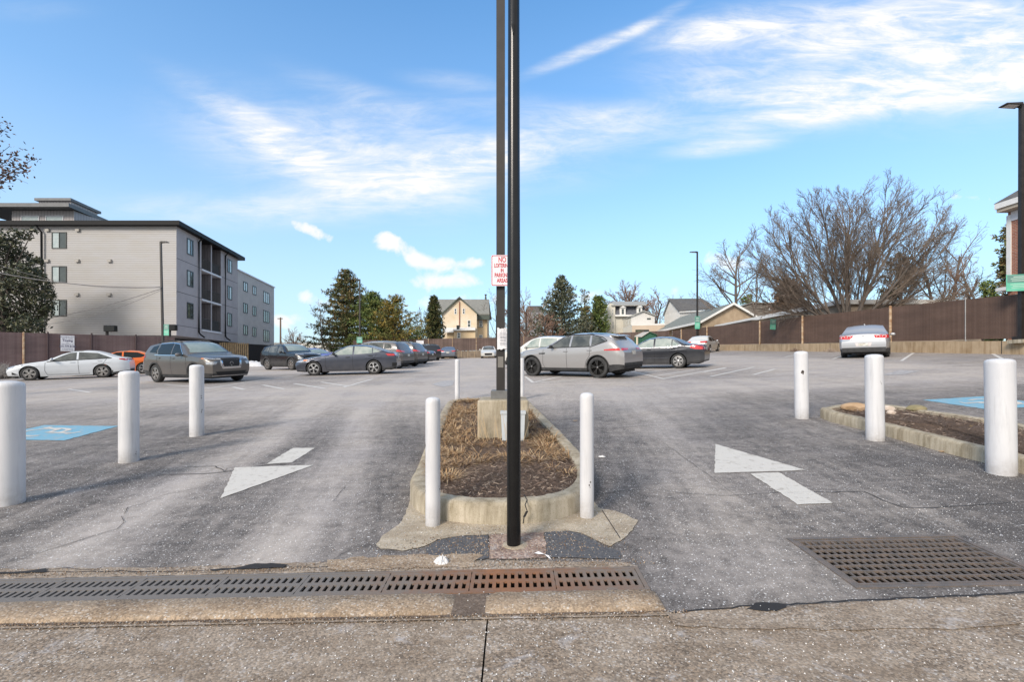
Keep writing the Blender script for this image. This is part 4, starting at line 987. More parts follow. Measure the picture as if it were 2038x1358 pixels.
# white towing notice on it
pa, pb2 = onfence(120, .14), onfence(147.5, .14); za = (HY-667.5)/F*pa.y; zb_ = (HY-699)/F*pa.y
c = (pa+pb2)/2; t = thing('towing_notice', 'white lettered towing notice on the maroon fence above the white sedan', 'sign', (c.x, c.y, (za+zb_)/2), atan2(FD.y, FD.x)); wd = (pb2-pa).length; ht = za-zb_
m = MB(); m.box((0, 0, 0), (wd, .02, ht)); m.build('panel', SIGNW, t)
for s_, z, sz, bo in (('UNAUTHORIZED VEHICLES', .40, .085, 0), ('WILL BE TOWED', .30, .085, 0), ('Towing', .17, .2, .006), ('INC', .04, .08, 0), ('PHILADELPHIA PA', -.07, .085, 0), ('215-739-8100', -.2, .17, .006), ('24 HOUR SERVICE', -.34, .08, 0), ('AT OWNERS EXPENSE', -.42, .07, 0)):
    text(s_, sz*ht, INK, t, face(0, z*ht, -.012), sx=.8, bold=bo*ht, name='lettering')
def post_box(px0, px1, py0, py1, pyb, Y, label):
    a = P(px0, py0, Y); b = P(px1, py1, Y); t = thing('enclosure', label, 'enclosure', (a.x+.1, Y, b.z)); off = t.location.copy()  # black box of unknown use on a short post; gives no light
    m = MB(off); m.box(((a.x+b.x)/2, Y, (a.z+b.z)/2), (b.x-a.x, .35, a.z-b.z)); o = m.build('housing', BLACKM, t); bv = o.modifiers.new('b', 'BEVEL'); bv.width = .03
    m = MB(off); m.tube([(a.x+.12, Y+.05, b.z), (a.x+.12, Y+.05, G(a.x, Y))], .1, 8); m.build('post', BRONZE, t)
post_box(209, 231, 648, 660.5, 668, 37.5, 'black box floodlight on a short post above the maroon fence'); post_box(334, 351, 646.5, 658.5, 670, 39, 'black box floodlight beside the leaning light pole')

# ------------------------------------------------------------------ apartment block
def siding_mat(name, c, pitch, amt=0.3, axis='z', tint=None):
    m, nt, b = new_mat(name); b.inputs['Roughness'].default_value = 0.6; b.inputs['Specular IOR Level'].default_value = 0.3
    g = nt.nodes.new('ShaderNodeNewGeometry'); sp = N(nt, 'ShaderNodeSeparateXYZ'); L(nt, g.outputs['Position'], sp.inputs[0])
    src = sp.outputs[2] if axis == 'z' else math_(nt, 'ADD', sp.outputs[0], sp.outputs[1])
    fr = math_(nt, 'FRACT', math_(nt, 'MULTIPLY', src, 1.0/pitch))
    line_ = ramp(nt, fr, [(0.0, 0.30), (0.16, 0.8), (0.3, 1.0), (1.0, 1.08)])
    v = coords(nt, scale=(0.3, 0.3, 1)); n = ramp(nt, noise(nt, v, 2.0, 5), [(0.3, c), (0.7, tint or (c[0]*1.1, c[1]*1.09, c[2]*1.07))])
    L(nt, mixc(nt, amt+.4, n.outputs['Color'], line_.outputs['Color'], 'MULTIPLY'), b.inputs['Base Color'])
    bumpn(nt, b, fr, 0.5, 0.02)
    return m
def stucco(name, c, c2=None, s=1.2): return mk(name, c, c2 or tuple(x*1.12 for x in c), s, 0.85, bump=0.3, bscale=60, bdist=.006)
SIDING = siding_mat('lap_siding', (0.39, 0.375, 0.355), 0.2, 0.28, 'z', (0.41, 0.405, 0.41)); STUCCO = stucco('mauve_grey_stucco', (0.34, 0.315, 0.32)); STUCCO2 = stucco('pale_grey_stucco', (0.42, 0.40, 0.385))
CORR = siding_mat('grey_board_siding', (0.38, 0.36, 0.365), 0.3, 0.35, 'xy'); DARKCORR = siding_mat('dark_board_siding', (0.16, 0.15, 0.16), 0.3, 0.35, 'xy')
FASCIA = mk('black_fascia', (0.008, 0.008, 0.009), rough=.6, spec=.2); SLATEROOF = mk('dark_roof_metal', (0.10, 0.105, 0.11), (0.13, 0.135, 0.14), 3, .5)
GLASS = mk('window_glass', (0.035, 0.045, 0.045), (0.06, 0.075, 0.07), 1.5, .06, spec=.9); CURT = mk('curtained_glass', (0.33, 0.40, 0.40), (0.42, 0.47, 0.47), 3, .12, spec=.8); GLASSG = mk('reflective_glass', (0.055, 0.07, 0.05), (0.14, 0.15, 0.10), 6, .08, spec=.9)
FRAMEB = mk('black_window_frame', (0.03, 0.035, 0.035), rough=.45); WHITE = mk('white_trim', (0.72, 0.71, 0.68), (0.66, 0.65, 0.62), 3, .55); VENT = mk('vent_tan', (0.34, 0.32, 0.29), rough=.6); LEDGE = mk('pale_ledge', (0.60, 0.60, 0.63), rough=.6)
def window(parent, off, O, ux, n, w, h, fw=.07, panes=((.5, 'CURT'), (.5, 'GLASS')), fm=None, depth=.1, sill=None, name='window'):
    """O: lower-left corner on the wall, ux along the wall, n outward"""
    ux = Vector(ux).normalized(); n = Vector(n).normalized(); O = Vector(O); z = Vector((0, 0, 1))
    def fr(m, a0, a1, b0, b1, d0, d1):
        pts = [O+ux*a0+z*b0+n*d0, O+ux*a1+z*b0+n*d0, O+ux*a1+z*b1+n*d0, O+ux*a0+z*b1+n*d0]; m.extr(pts, n*(d1-d0))
    m = MB(off); fr(m, 0, w, 0, fw, -.02, .05); fr(m, 0, w, h-fw, h, -.02, .05); fr(m, 0, fw, fw, h-fw, -.02, .05); fr(m, w-fw, w, fw, h-fw, -.02, .05)
    x = fw; iw = w-2*fw; cuts = []
    for k, (fr_, mt) in enumerate(panes):
        if k: fr(m, x-fw*.35, x+fw*.35, fw, h-fw, -.018, .045)
        cuts.append((x, x+iw*fr_, mt)); x += iw*fr_
    fo = m.build(name, fm or FRAMEB, parent)
    for a, b, mt in cuts:
        m = MB(off); fr(m, a+.002, b-.002, fw+.002, h-fw-.002, -.015, .012); m.build('pane', MATSHORT[mt], fo)
    if sill:
        m = MB(off); fr(m, -.08, w+.08, -.09, -.005, -.02, .09); m.build('sill', sill, fo)
    return fo
MATSHORT = {'CURT': CURT, 'GLASS': GLASS, 'GLASSG': GLASSG}
A0 = Vector((-29.95, 42.6, 0)); DR = Vector((-.155, .988, 0)); NR = Vector((.988, .155, 0)); ZT, ZB = 12.55, 2.78
def S(px): # arclength along the right-hand facade for a photo column
    r = (px-CX)/F; return (A0.x-A0.y*r)/(.155+.988*r)
def onR(px, py=None, z=None):
    s = S(px); p = A0+DR*s; p.z = z if z is not None else (HY-py)/F*p.y; return p
ap = thing('apartment_building', 'four storey grey apartment block with lap siding front and stacked balconies', 'building', (-38, 48, G(-38, 48))); off = ap.location.copy()
SB0, SB1, SE = S(401), S(439.5), S(473); RD = 1.5
m = MB(off); x0 = -64
m.quad((x0, 42.6, ZB), (A0.x, 42.6, ZB), (A0.x, 42.6, ZT), (x0, 42.6, ZT)); m.build('siding_wall', SIDING, ap)
m = MB(off)
def rq(m, s0, s1, z0, z1, d=0): m.quad(A0+DR*s0+NR*d+Vector((0, 0, z0)), A0+DR*s1+NR*d+Vector((0, 0, z0)), A0+DR*s1+NR*d+Vector((0, 0, z1)), A0+DR*s0+NR*d+Vector((0, 0, z1)))
FLZ = [3.71, 6.73, 9.70]
rq(m, 0, SB0, ZB, ZT); rq(m, SB1, SE, ZB, ZT); rq(m, SB0, SB1, ZB, FLZ[0]-.12)
e = A0+DR*SE; m.quad(e+Vector((0, 0, ZB)), e+Vector((-20, 0, ZB)), e+Vector((-20, 0, ZT)), e+Vector((0, 0, ZT)))
m.quad((A0.x, A0.y+.0, ZB), (e.x, e.y, ZB), (e.x-30, e.y, ZB), (x0, A0.y, ZB)); m.build('stucco_wall', STUCCO, ap)
m = MB(off)
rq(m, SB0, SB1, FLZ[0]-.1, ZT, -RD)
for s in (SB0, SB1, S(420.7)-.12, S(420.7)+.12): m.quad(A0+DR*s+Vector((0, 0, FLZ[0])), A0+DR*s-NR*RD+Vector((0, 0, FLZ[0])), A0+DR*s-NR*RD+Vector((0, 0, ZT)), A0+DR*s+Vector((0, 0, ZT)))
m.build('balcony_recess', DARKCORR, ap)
m = MB(off); s = S(420.7); rq(m, s-.13, s+.13, FLZ[0], ZT, .002); m.build('balcony_divider', STUCCO, ap)
for z in FLZ:
    b = MB(off); pts = [A0+DR*SB0+NR*.08+Vector((0, 0, z-.2)), A0+DR*SB1+NR*.08+Vector((0, 0, z-.2)), A0+DR*SB1+NR*.08+Vector((0, 0, z-.02)), A0+DR*SB0+NR*.08+Vector((0, 0, z-.02))]
    b.extr(pts, -NR*(RD+.06)); fl = b.build('balcony', LEDGE, ap)
    b = MB(off)
    for s in frange(SB0+.1, SB1-.05, .13): b.tube([A0+DR*s-NR*.06+Vector((0, 0, z-.02)), A0+DR*s-NR*.06+Vector((0, 0, z+1.05))], .016, 4, False)
    for zz in (z+.06, z+1.05): b.tube([A0+DR*(SB0+.05)-NR*.06+Vector((0, 0, zz)), A0+DR*(SB1-.05)-NR*.06+Vector((0, 0, zz))], .025, 4)
    b.build('railing', FRAMEB, fl)
    if z != FLZ[1]:
        b = MB(off); rq(b, S(420.7)+.3, SB1-.3, z+.03, z+1.0, -.11); b.build('privacy_screen', mk('railing_screen', (.05, .048, .055), rough=.8) if 'railing_screen' not in MATS else MATS['railing_screen'], fl)
for zz in (FLZ[0], FLZ[1], FLZ[2]):
    for s0, s1 in ((0.02, SB0-.05), (SB1+.05, SE-.02)):
        b = MB(off); b.extr([A0+DR*s0+Vector((0, 0, zz-.02)), A0+DR*s1+Vector((0, 0, zz-.02)), A0+DR*s1+Vector((0, 0, zz+.03)), A0+DR*s0+Vector((0, 0, zz+.03))], NR*.006)
        b.build('floor_joint', mk('joint_grey', (.10, .095, .10), rough=.8) if 'joint_grey' not in MATS else MATS['joint_grey'], ap)
for (pa_, pb_, flip) in ((371.8, 384.2, 0), (452.5, 461.3, 1)):
    for z in (10.5, 7.52, 4.5):
        s0, s1 = S(pa_), S(pb_); pn_ = ((.55, 'CURT'), (.45, 'GLASS')) if not flip else ((.4, 'GLASS'), (.6, 'CURT'))
        if z < 5: pn_ = ((.55, 'GLASSG'), (.45, 'GLASS'))
        window(ap, off, A0+DR*s0+Vector((0, 0, z)), DR, NR, s1-s0, 1.5, .09, pn_)
for py0, py1 in ((462, 495), (530, 563), (597, 629.5)):
    a = P(103.5, py1, 42.6); b = P(133, py0, 42.6); window(ap, off, a+Vector((0, -.0, 0)), (1, 0, 0), (0, -1, 0), b.x-a.x, b.z-a.z, .07, ((.5, 'CURT'), (.5, 'GLASS')))
for px, py in ((96, 458), (156, 458), (95, 519), (155, 519), (219, 519), (154, 586), (218, 586)):
    p = P(px, py, 42.6); m = MB(off); m.extr([p+Vector((-.17, 0, -.1)), p+Vector((.17, 0, -.1)), p+Vector((.17, 0, .12)), p+Vector((-.17, 0, .12))], (0, -.16, -.05)); m.build('vent_hood', VENT, ap)
m = MB(off); a = P(77, 450, 42.6); b = P(82.5, 460, 42.4); m.tube([a+Vector((0, -.3, 0)), a+Vector((.1, -.3, -.12)), b+Vector((0, 0, -.1)), Vector((b.x, 42.45, 3.0))], .085, 6); m.build('downspout', FASCIA, ap)
for px in (394, 447):
    s = S(px); p = A0+DR*s+NR*.1; m = MB(off); m.tube([p+NR*.35+Vector((0, 0, ZT)), p+Vector((0, 0, ZT-.4)), p+Vector((0, 0, ZB+.55)), p+NR*.12+Vector((0, 0, ZB+.35)), p+NR*.5+Vector((0, 0, ZB+.05))], .075, 6); m.build('downspout', FASCIA, ap)
# roof with deep black fascia
m = MB(off); r0 = A0+NR*.55+Vector((0, -.35, 0)); r1 = A0+DR*(SE+.7)+NR*.55
poly = [(x0, 42.1), (r0.x+.05, 42.1), (r1.x, r1.y), (r1.x-34, r1.y)]
m.prism(poly, ZT-.02, ZT+.36); m.build('roof', FASCIA, ap)
m = MB(off)
for q in ((-58, 44.2), (-46, 44.2), (-34, 45), (-33.5, 53), (-48, 53)): m.box((q[0], q[1], (ZB+G(*q))/2-.1), (.5, .5, ZB-G(*q)+.2))
m.build('columns', FASCIA, ap)
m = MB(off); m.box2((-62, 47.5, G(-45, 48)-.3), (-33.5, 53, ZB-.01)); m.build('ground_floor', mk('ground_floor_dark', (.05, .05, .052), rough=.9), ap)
m = MB(off); m.box2((-48.2, 46, ZT+.3), (-42.2, 51.2, 15.05)); m.build('penthouse', CORR, ap)
m = MB(off); m.prism([(-52, 44.9), (-41.7, 44.9), (-42.6, 51.0), (-52, 51.0)], 15.06, 15.42); m.build('penthouse_roof', SLATEROOF, ap)
m = MB(off); m.prism([(-46.2, 46.6), (-43.05, 46.6), (-43.6, 50.2), (-46.2, 50.2)], 15.42, 16.15); m.build('stair_head', CORR, ap)
m = MB(off); m.prism([(-46.4, 46.35), (-42.85, 46.35), (-43.45, 50.5), (-46.4, 50.5)], 16.15, 16.4); m.build('stair_head_roof', SLATEROOF, ap)
for x in (-47.3, -44.95): window(ap, off, (x, 46, ZT+.42), (1, 0, 0), (0, -1, 0), 1.75, 1.6, .08, ((1, 'CURT'),), LEDGE)
# second block behind
ap2 = thing('apartment_building', 'plain pale grey three storey block behind the balcony block', 'building', (-33, 62, G(-33, 62))); off = ap2.location.copy()
S2, S3 = SE+.02, S(545.5); Z2 = 11.25; m = MB(off); p = [A0+DR*S2, A0+DR*S3, A0+DR*S3+Vector((-18, 0, 0)), A0+DR*S2+Vector((-18, 0, 0))]
m.prism([(q.x, q.y) for q in p], 2.75, Z2); m.build('wall', STUCCO2, ap2)
m = MB(off); p = [A0+DR*(S2-.0)+NR*.12, A0+DR*(S3+.12)+NR*.12, A0+DR*(S3+.12)+Vector((-18, 0, 0)), A0+DR*S2+Vector((-18, 0, 0))]; m.prism([(q.x, q.y) for q in p], Z2, Z2+.14); m.build('parapet_cap', LEDGE, ap2)
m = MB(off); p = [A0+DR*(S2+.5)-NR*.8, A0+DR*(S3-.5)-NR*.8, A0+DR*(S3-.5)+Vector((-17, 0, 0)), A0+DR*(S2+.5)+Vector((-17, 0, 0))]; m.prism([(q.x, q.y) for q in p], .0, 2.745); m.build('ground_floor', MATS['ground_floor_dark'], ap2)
for (pa_, pb_, rows, k) in ((484, 492.6, ((559.6, 579), (602.4, 622.4), (646.6, 666.5)), 2), (502.6, 509.7, ((568, 586), (609, 628), (651, 669.5)), 2), (524, 535.6, ((579, 602), (617, 641), (656, 680)), 3)):
    for r_, (ya, yb) in enumerate(rows):
        a = onR(pa_, yb); b = onR(pa_, ya); s0, s1 = S(pa_), S(pb_)
        window(ap2, off, A0+DR*s0+Vector((0, 0, a.z)), DR, NR, s1-s0, b.z-a.z, .1, tuple((1/k, 'CURT' if r_ == 0 else 'GLASSG') for _ in range(k)))
f = thing('screen_fence', 'black mesh screen fence below the pale grey block', 'fence', (-28.6, 55, G(-28, 55))); off = f.location.copy()
fence_panel([(-29.6, 53.5), (-27.6, 63)], lambda x, y: G(x, y), lambda x, y: 2.55, BLACKMESH, f, off)
f = thing('board_fence', 'short tan board fence in the gap under the apartment block', 'fence', (-30.5, 51, G(-30, 51))); off = f.location.copy()
m = MB(off)
for i in range(14): m.box((-31.3+.16*i, 51.2+.12*i, G(-30.5, 51)+1.15), (.15, .05, 2.3+.03*(i % 3)), Matrix.Rotation(.64, 3, 'Z'))
m.build('boards', mk('tan_boards', (.30, .20, .10), (.42, .30, .17), 4, .8), f)

# ------------------------------------------------------------------ houses beyond the far fence
def facade(Y):
    return lambda px, py: P(px, py, Y)
def shell(parent, off, q, name, pts, Y, depth, mat):
    m = MB(off); m.extr([q(*p) for p in pts], (0, depth, 0)); return m.build(name, mat, parent)
def fwin(parent, off, q, x0, y0, x1, y1, fm, panes=((1, 'GLASS'),), fw=.1, sill=None, bar=True, name='window'):
    a = q(x0, y1); b = q(x1, y0); o = window(parent, off, a, (1, 0, 0), (0, -1, 0), b.x-a.x, b.z-a.z, fw, panes, fm, sill=sill, name=name)
    if bar:
        m = MB(off); zc = (a.z+b.z)/2; m.box(((a.x+b.x)/2, a.y-.03, zc), (b.x-a.x-2*fw, .05, .07)); m.build('meeting_rail', fm, o)
    return o
def gable_roof_front(parent, off, q, l, pk, r, depth, th, mat, over=.35, name='roof'):
    """gable whose triangle faces the street: three photo points"""
    a, p, c = q(*l), q(*pk), q(*r); m = MB(off); y0 = a.y-over; u = Vector((0, 0, th))
    for s, t in ((a, p), (p, c)):
        m.extr([Vector((s.x, y0, s.z)), Vector((t.x, y0, t.z)), Vector((t.x, y0, t.z))+u, Vector((s.x, y0, s.z))+u], (0, depth+over, 0))
    return m.build(name, mat, parent)
def roofmat(name, c, c2): return mk(name, c, c2, 2.5, .85, bump=.3, bscale=12, stretch=(1, 1, 3))
YSTUC = mk('peach_stucco', (0.60, 0.475, 0.32), (0.67, 0.59, 0.47), .35, .85, lo=.35, hi=.6); YPLAIN = mk('ochre_stucco', (0.56, 0.42, 0.25), (0.62, 0.49, 0.32), .4, .85)
GREYR = roofmat('grey_slate_roof', (0.17, 0.17, 0.155), (0.24, 0.235, 0.21)); GREENT = mk('dark_green_trim', (0.06, 0.075, 0.06), rough=.6)
q = facade(86); b0 = q(914, 672); hs = thing('stucco_house', 'peach stucco house with a steep green-trimmed gable beyond the far fence', 'house', (b0.x, 90, G(b0.x, 86))); off = hs.location.copy()
shell(hs, off, q, 'gable_wall', [(881, 690), (948.8, 690), (948.8, 624), (914.7, 595.5), (881, 624)], 86, 9, YSTUC)
q2 = facade(88); m = MB(off); m.extr([q2(948.8, 690), q2(969.5, 690), q2(969.5, 630), q2(948.8, 630)], (0, 7, 0)); m.build('side_wing', YPLAIN, hs)
m = MB(off); e0, e1 = P(866, 627, 87.2), P(974, 627, 87.2); r0, r1 = P(869, 598.6, 92), P(973, 598.6, 92)
m.add([e0, e1, r1, r0, e0+Vector((0, 0, .25)), e1+Vector((0, 0, .25)), r1+Vector((0, 0, .25)), r0+Vector((0, 0, .25)), (e0.x, 97, e0.z), (e1.x, 97, e1.z), (e0.x, 97, e0.z+.25), (e1.x, 97, e1.z+.25)],
      [(0, 1, 2, 3), (4, 7, 6, 5), (0, 4, 5, 1), (1, 5, 6, 2), (3, 7, 4, 0), (3, 2, 9, 8), (7, 10, 11, 6), (8, 9, 11, 10)]); m.build('main_roof', GREYR, hs)
m = MB(off); e0 = P(949, 627.5, 86.9); e1 = P(974, 636, 86.9); m.box2((e0.x, 87.0, e1.z), (e1.x, 87.9, e0.z)); m.build('eave', GREENT, hs)
gable_roof_front(hs, off, q, (879, 627.5), (914.7, 594.0), (951, 627), 8, .3, GREENT, .4, 'gable_roof')
for w_ in ((904, 614, 909, 626), (920.3, 614, 925.5, 625.5), (930, 637.5, 937, 652)): fwin(hs, off, q, *w_, WHITE)
fwin(hs, off, q2, 953, 638, 960.5, 651, WHITE, sill=GREENT); fwin(hs, off, q2, 953, 667, 960.5, 674, WHITE)
m = MB(off); m.tube([q(914.6, 601)+Vector((0, -.1, 0)), q(914.6, 653)+Vector((0, -.1, 0))], .09, 6); m.build('waste_pipe', mk('rusty_pipe', (.25, .09, .05), rough=.7), hs)
for px, y0, y1 in ((864, 588, 597), (966.6, 586.5, 599)):
    a = P(px, y1, 92); b = P(px, y0, 92); m = MB(off); m.tube([a-Vector((0, 0, .6)), a+Vector((0, 0, .2)), b], [.32, .2, .12], 8); m.lathe([(.2, b.z-.12), (.26, b.z), (.16, b.z+.06)], (b.x, b.y, 0), 8); m.build('chimney_pot', GREENT, hs)
q3 = facade(82); m = MB(off); m.extr([q3(903, 690), q3(946, 690), q3(946, 659), q3(903, 659)], (0, 3.9, 0)); m.build('rear_addition', YPLAIN, hs)
m = MB(off); m.extr([q3(902, 659), q3(946.5, 658), q3(946.5, 656.6), q3(902, 657.2)], (0, -.5, 0)); m.extr([q3(903, 657.4), q3(946, 656.6), P(946, 653, 85.8), P(903, 653, 85.8)], (0, 0, .1)); m.build('addition_roof', WHITE, hs)
m = MB(off); m.extr([q3(884, 661.5), q3(902.5, 660.5), P(902.5, 653.5, 85.8), P(884, 653.5, 85.8)], (0, 0, .1)); m.extr([q3(884, 663), q3(902.5, 662), q3(902.5, 660.5), q3(884, 661.5)], (0, -.2, 0)); m.build('porch_roof', WHITE, hs)
m = MB(off); m.box2(q3(889, 672)+Vector((0, .5, -1)), q3(902, 662)+Vector((0, 3.5, 0))); m.build('porch_wall', YPLAIN, hs)
fwin(hs, off, q3, 910, 662, 916.5, 674, WHITE)
a = q3(908, 655); t = thing('air_conditioner', 'black boxed unit on the white addition roof of the peach house', 'roof unit', (q3(911, 655).x, 82.6, a.z)); m = MB(); m.box((0, 0, .3), (.5, .5, .55)); m.box((0, 0, .62), (.6, .6, .06)); m.build('case', FRAMEB, t)
# mansard house, its low wing and garage
CREAM = siding_mat('cream_siding', (0.60, 0.575, 0.50), .2, .12); CREAM2 = siding_mat('off_white_siding', (0.57, 0.555, 0.53), .2, .12); SLATE = mk('slate_mansard', (0.075, 0.08, 0.095), (0.12, 0.125, 0.145), 3, .8, bump=.2, bscale=8); LROOF = roofmat('light_grey_roof', (0.26, 0.265, 0.25), (0.33, 0.33, 0.31))
q = facade(84); b0 = q(1250, 670); mh = thing('mansard_house', 'cream three storey house with a slate mansard and two white dormers', 'house', (b0.x, 88, G(b0.x, 84))); off = mh.location.copy()
shell(mh, off, q, 'end_wall', [(1208.4, 690), (1224.5, 690), (1224.5, 607.5), (1215, 603.5), (1208.4, 616.5)], 84, 8, CREAM)
m = MB(off); a = q(1224.5, 690); b = q(1286, 628); m.box2((a.x+.01, 84.25, a.z), (b.x, 92, b.z)); m.build('front_wall', CREAM, mh)
m = MB(off); m.extr([q(1224.5, 628)+Vector((0, .02, 0)), q(1286, 628)+Vector((0, .02, 0)), q(1284.5, 608.5)+Vector((0, .9, 0)), q(1225, 608.5)+Vector((0, .9, 0))], (0, .4, 0)); m.box2(q(1224.6, 627)+Vector((0, 1.0, 0)), q(1284.4, 608)+Vector((0, 8, 0))); m.build('mansard_roof', SLATE, mh)
m = MB(off); m.extr([q(1216, 609.5)+Vector((0, -.25, 0)), q(1286, 609)+Vector((0, -.25, 0)), P(1283, 602.2, 88), P(1219, 602.2, 88)], (0, 0, .18)); m.extr([P(1219, 602.2, 88), P(1283, 602.2, 88), P(1286, 606, 92.5), P(1216, 606, 92.5)], (0, 0, .18)); m.build('upper_roof', LROOF, mh)
m = MB(off); m.box2(q(1223, 630.5)+Vector((0, -.35, 0)), q(1287, 627)+Vector((0, .3, 0))); m.build('cornice', WHITE, mh)
for x0_, x1_, y0_, y1_ in ((1233.5, 1245, 610.5, 627), (1267.5, 1278, 609.5, 626)):
    m = MB(off); m.box2(q(x0_, y1_)+Vector((0, -.05, 0)), q(x1_, y0_+2.5)+Vector((0, 1.0, 0))); xa, xb = q(x0_-1.3, 0).x, q(x1_+1.3, 0).x; z_ = q(0, y0_+2.5).z; m.extr([(xa, 83.75, z_), (xb, 83.75, z_), ((xa+xb)/2, 83.75, z_+.32)], (0, 1.4, 0)); d_ = m.build('dormer', WHITE, mh)
    a = q(x0_+2.8, y1_-.3)+Vector((0, -.05, 0)); w_ = q(x1_-2.8, 0).x-a.x; window(d_, off, a, (1, 0, 0), (0, -1, 0), w_, q(0, y0_+4).z-a.z, .06, ((1, 'GLASS'),), WHITE)
for w_ in ((1218.5, 615, 1220.3, 628), (1219, 640, 1221.2, 655)): fwin(mh, off, q, *w_, WHITE, fw=.04)
m = MB(off); p = q(1207, 637); m.box((p.x, 83.8, p.z), (.45, .35, .3)); m.build('wall_lamp', WHITE, mh)
q = facade(78); lw = thing('gabled_wing', 'white single gable wing with a small dark vent in front of the mansard house', 'house', (q(1280, 650).x, 81, G(20, 78))); off = lw.location.copy()
shell(lw, off, q, 'gable_wall', [(1256, 690), (1303, 690), (1303, 630), (1279.5, 621.5), (1256, 631)], 78, 5.5, CREAM2)
gable_roof_front(lw, off, q, (1253.5, 631.5), (1279.5, 620.5), (1305, 630), 5.4, .18, LROOF, .3)
m = MB(off); a = P(1240.3, 690, 83); m.add([P(1240.3, 690, 82.6), P(1256, 690, 78), P(1256, 631, 78), P(1240.3, 637.5, 82.6)], [(0, 1, 2, 3)]); m.build('side_wall', CREAM, lw)
fwin(lw, off, q, 1287.5, 633.5, 1295, 636.3, FRAMEB, fw=.03, bar=False)
for x0_, x1_ in ((1244.8, 1247), (1250.6, 1253.2)):
    Yw = 78+(1256-(x0_+x1_)/2)/15.7*4.6-.07; fwin(lw, off, facade(Yw), x0_, 638 if x0_ > 1248 else 640, x1_, 646.5, WHITE, fw=.05, bar=False)
q = facade(72); ga = thing('garage', 'flat roofed beige garage with a dark window in front of the white wing', 'garage', (q(1290, 660).x, 75, G(20, 72))); off = ga.location.copy()
GB = mk('beige_block', (0.46, 0.36, 0.275), (0.54, 0.44, 0.34), .6, .85)
shell(ga, off, q, 'wall', [(1258, 690), (1322.6, 690), (1322.6, 647), (1258, 648.5)], 72, 5.5, GB)
m = MB(off); m.extr([q(1257, 648.5), q(1324, 647), q(1324, 643.5), q(1257, 647)], (0, 6, 0)); m.build('roof', WHITE, ga)
m = MB(off); m.add([P(1240, 690, 76), P(1258, 690, 72), P(1258, 648.5, 72), P(1240, 652, 76)], [(0, 1, 2, 3)]); m.build('side_wall', CREAM, ga)
fwin(ga, off, q, 1264.6, 656.5, 1291.6, 668, FRAMEB, ((.5, 'GLASSG'), (.5, 'GLASS')), .08, bar=False)
SH = mk('green_shed_boards', (0.018, 0.085, 0.05), (0.03, 0.12, 0.07), 4, .6); q = facade(58)
sh = thing('green_shed', 'small dark green shed with a pale sloping roof beside the black sedan', 'shed', (q(1285, 690).x, 59.2, G(16.2, 58))); off = sh.location.copy()
shell(sh, off, q, 'wall', [(1277.5, 706), (1306, 706), (1306, 667.5), (1291.5, 662.3), (1277.5, 671)], 58, 2.6, SH)
m = MB(off); m.add([P(1260, 704, 60.5), P(1277.5, 706, 58), P(1277.5, 671, 58), P(1260.5, 671.3, 60.5)], [(0, 1, 2, 3)]); m.build('side_wall', SH, sh)
m = MB(off); m.extr([P(1259, 670.8, 60.7), P(1276.5, 671.5, 57.8), P(1292, 661.5, 57.8), P(1276, 663, 60.7)], (0, 0, .08)); m.build('left_roof', mk('pale_shingle', (.42, .40, .36), rough=.8), sh)
m = MB(off); m.extr([P(1292, 661.5, 57.8), P(1309, 668.2, 57.8), P(1306, 667, 60.7), P(1291, 662.5, 60.7)], (0, 0, .08)); m.build('right_roof', SH, sh)
p = P(1268, 690, 56); m = MB((p.x, p.y, G(p.x, p.y))); z_ = (HY-671)/F*56; m.lathe([(.12, G(p.x, p.y)), (.12, z_-.05), (.08, z_)], (p.x, p.y, 0), 10); tag(m.build('post', mk('cream_post', (.55, .48, .36), rough=.7)), 'cream post standing in front of the green shed', 'post')
# white gabled house
q = facade(82); wh = thing('white_house', 'white gabled house with a steep dark grey roof behind the light pole', 'house', (q(1365, 660).x, 86, G(28, 82))); off = wh.location.copy(); DROOF = roofmat('charcoal_roof', (0.085, 0.082, 0.08), (0.13, 0.125, 0.12))
WS = siding_mat('white_siding', (0.64, 0.63, 0.60), .2, .12)
pk, le, re = P(1334, 597.7, 84.5), P(1322.4, 627, 87), P(1353.6, 621, 82); lb, rb = P(1322.4, 700, 87), P(1353.6, 700, 82)
m = MB(off); m.add([lb, rb, re, pk, le], [(0, 1, 2, 3, 4)]); m.build('gable_wall', WS, wh)
m = MB(off); r2 = P(1425, 617, 86); m.add([rb, P(1425, 700, 86), r2, re], [(0, 1, 2, 3)]); m.build('front_wall', WS, wh)
m = MB(off); ex = Vector((-.3, -.2, -.15)); m.extr([re+Vector((-.35, -.3, .05)), P(1428, 616, 85.7), P(1398, 595.8, 90), pk+Vector((-.35, -.1, .1))], (0, 0, .16)); m.build('front_roof', DROOF, wh)
m = MB(off); m.extr([pk+Vector((-.35, -.1, .1)), le+Vector((-.35, 0, -.15)), le+Vector((4, 6, -.15)), P(1398, 595.8, 92)], (0, 0, .14)); m.build('rear_roof', mk('pale_blue_fascia', (.42, .47, .5), rough=.7), wh)
m = MB(off); m.extr([re+Vector((-.2, -.32, -.2)), P(1428, 618.2, 85.6), P(1428, 616.5, 85.6), re+Vector((-.2, -.32, .05))], (0, .2, 0)); m.build('gutter', WHITE, wh)
for w_ in ((1333, 617, 1335.4, 626.5), (1340, 614.5, 1342, 624), (1333.4, 638.3, 1336, 648), (1340.7, 637.7, 1343.2, 646)):
    t_ = ((w_[0]-1322.4)/31.2); o = fwin(wh, off, facade(87-5*t_-.12), *w_, WHITE, fw=.05)
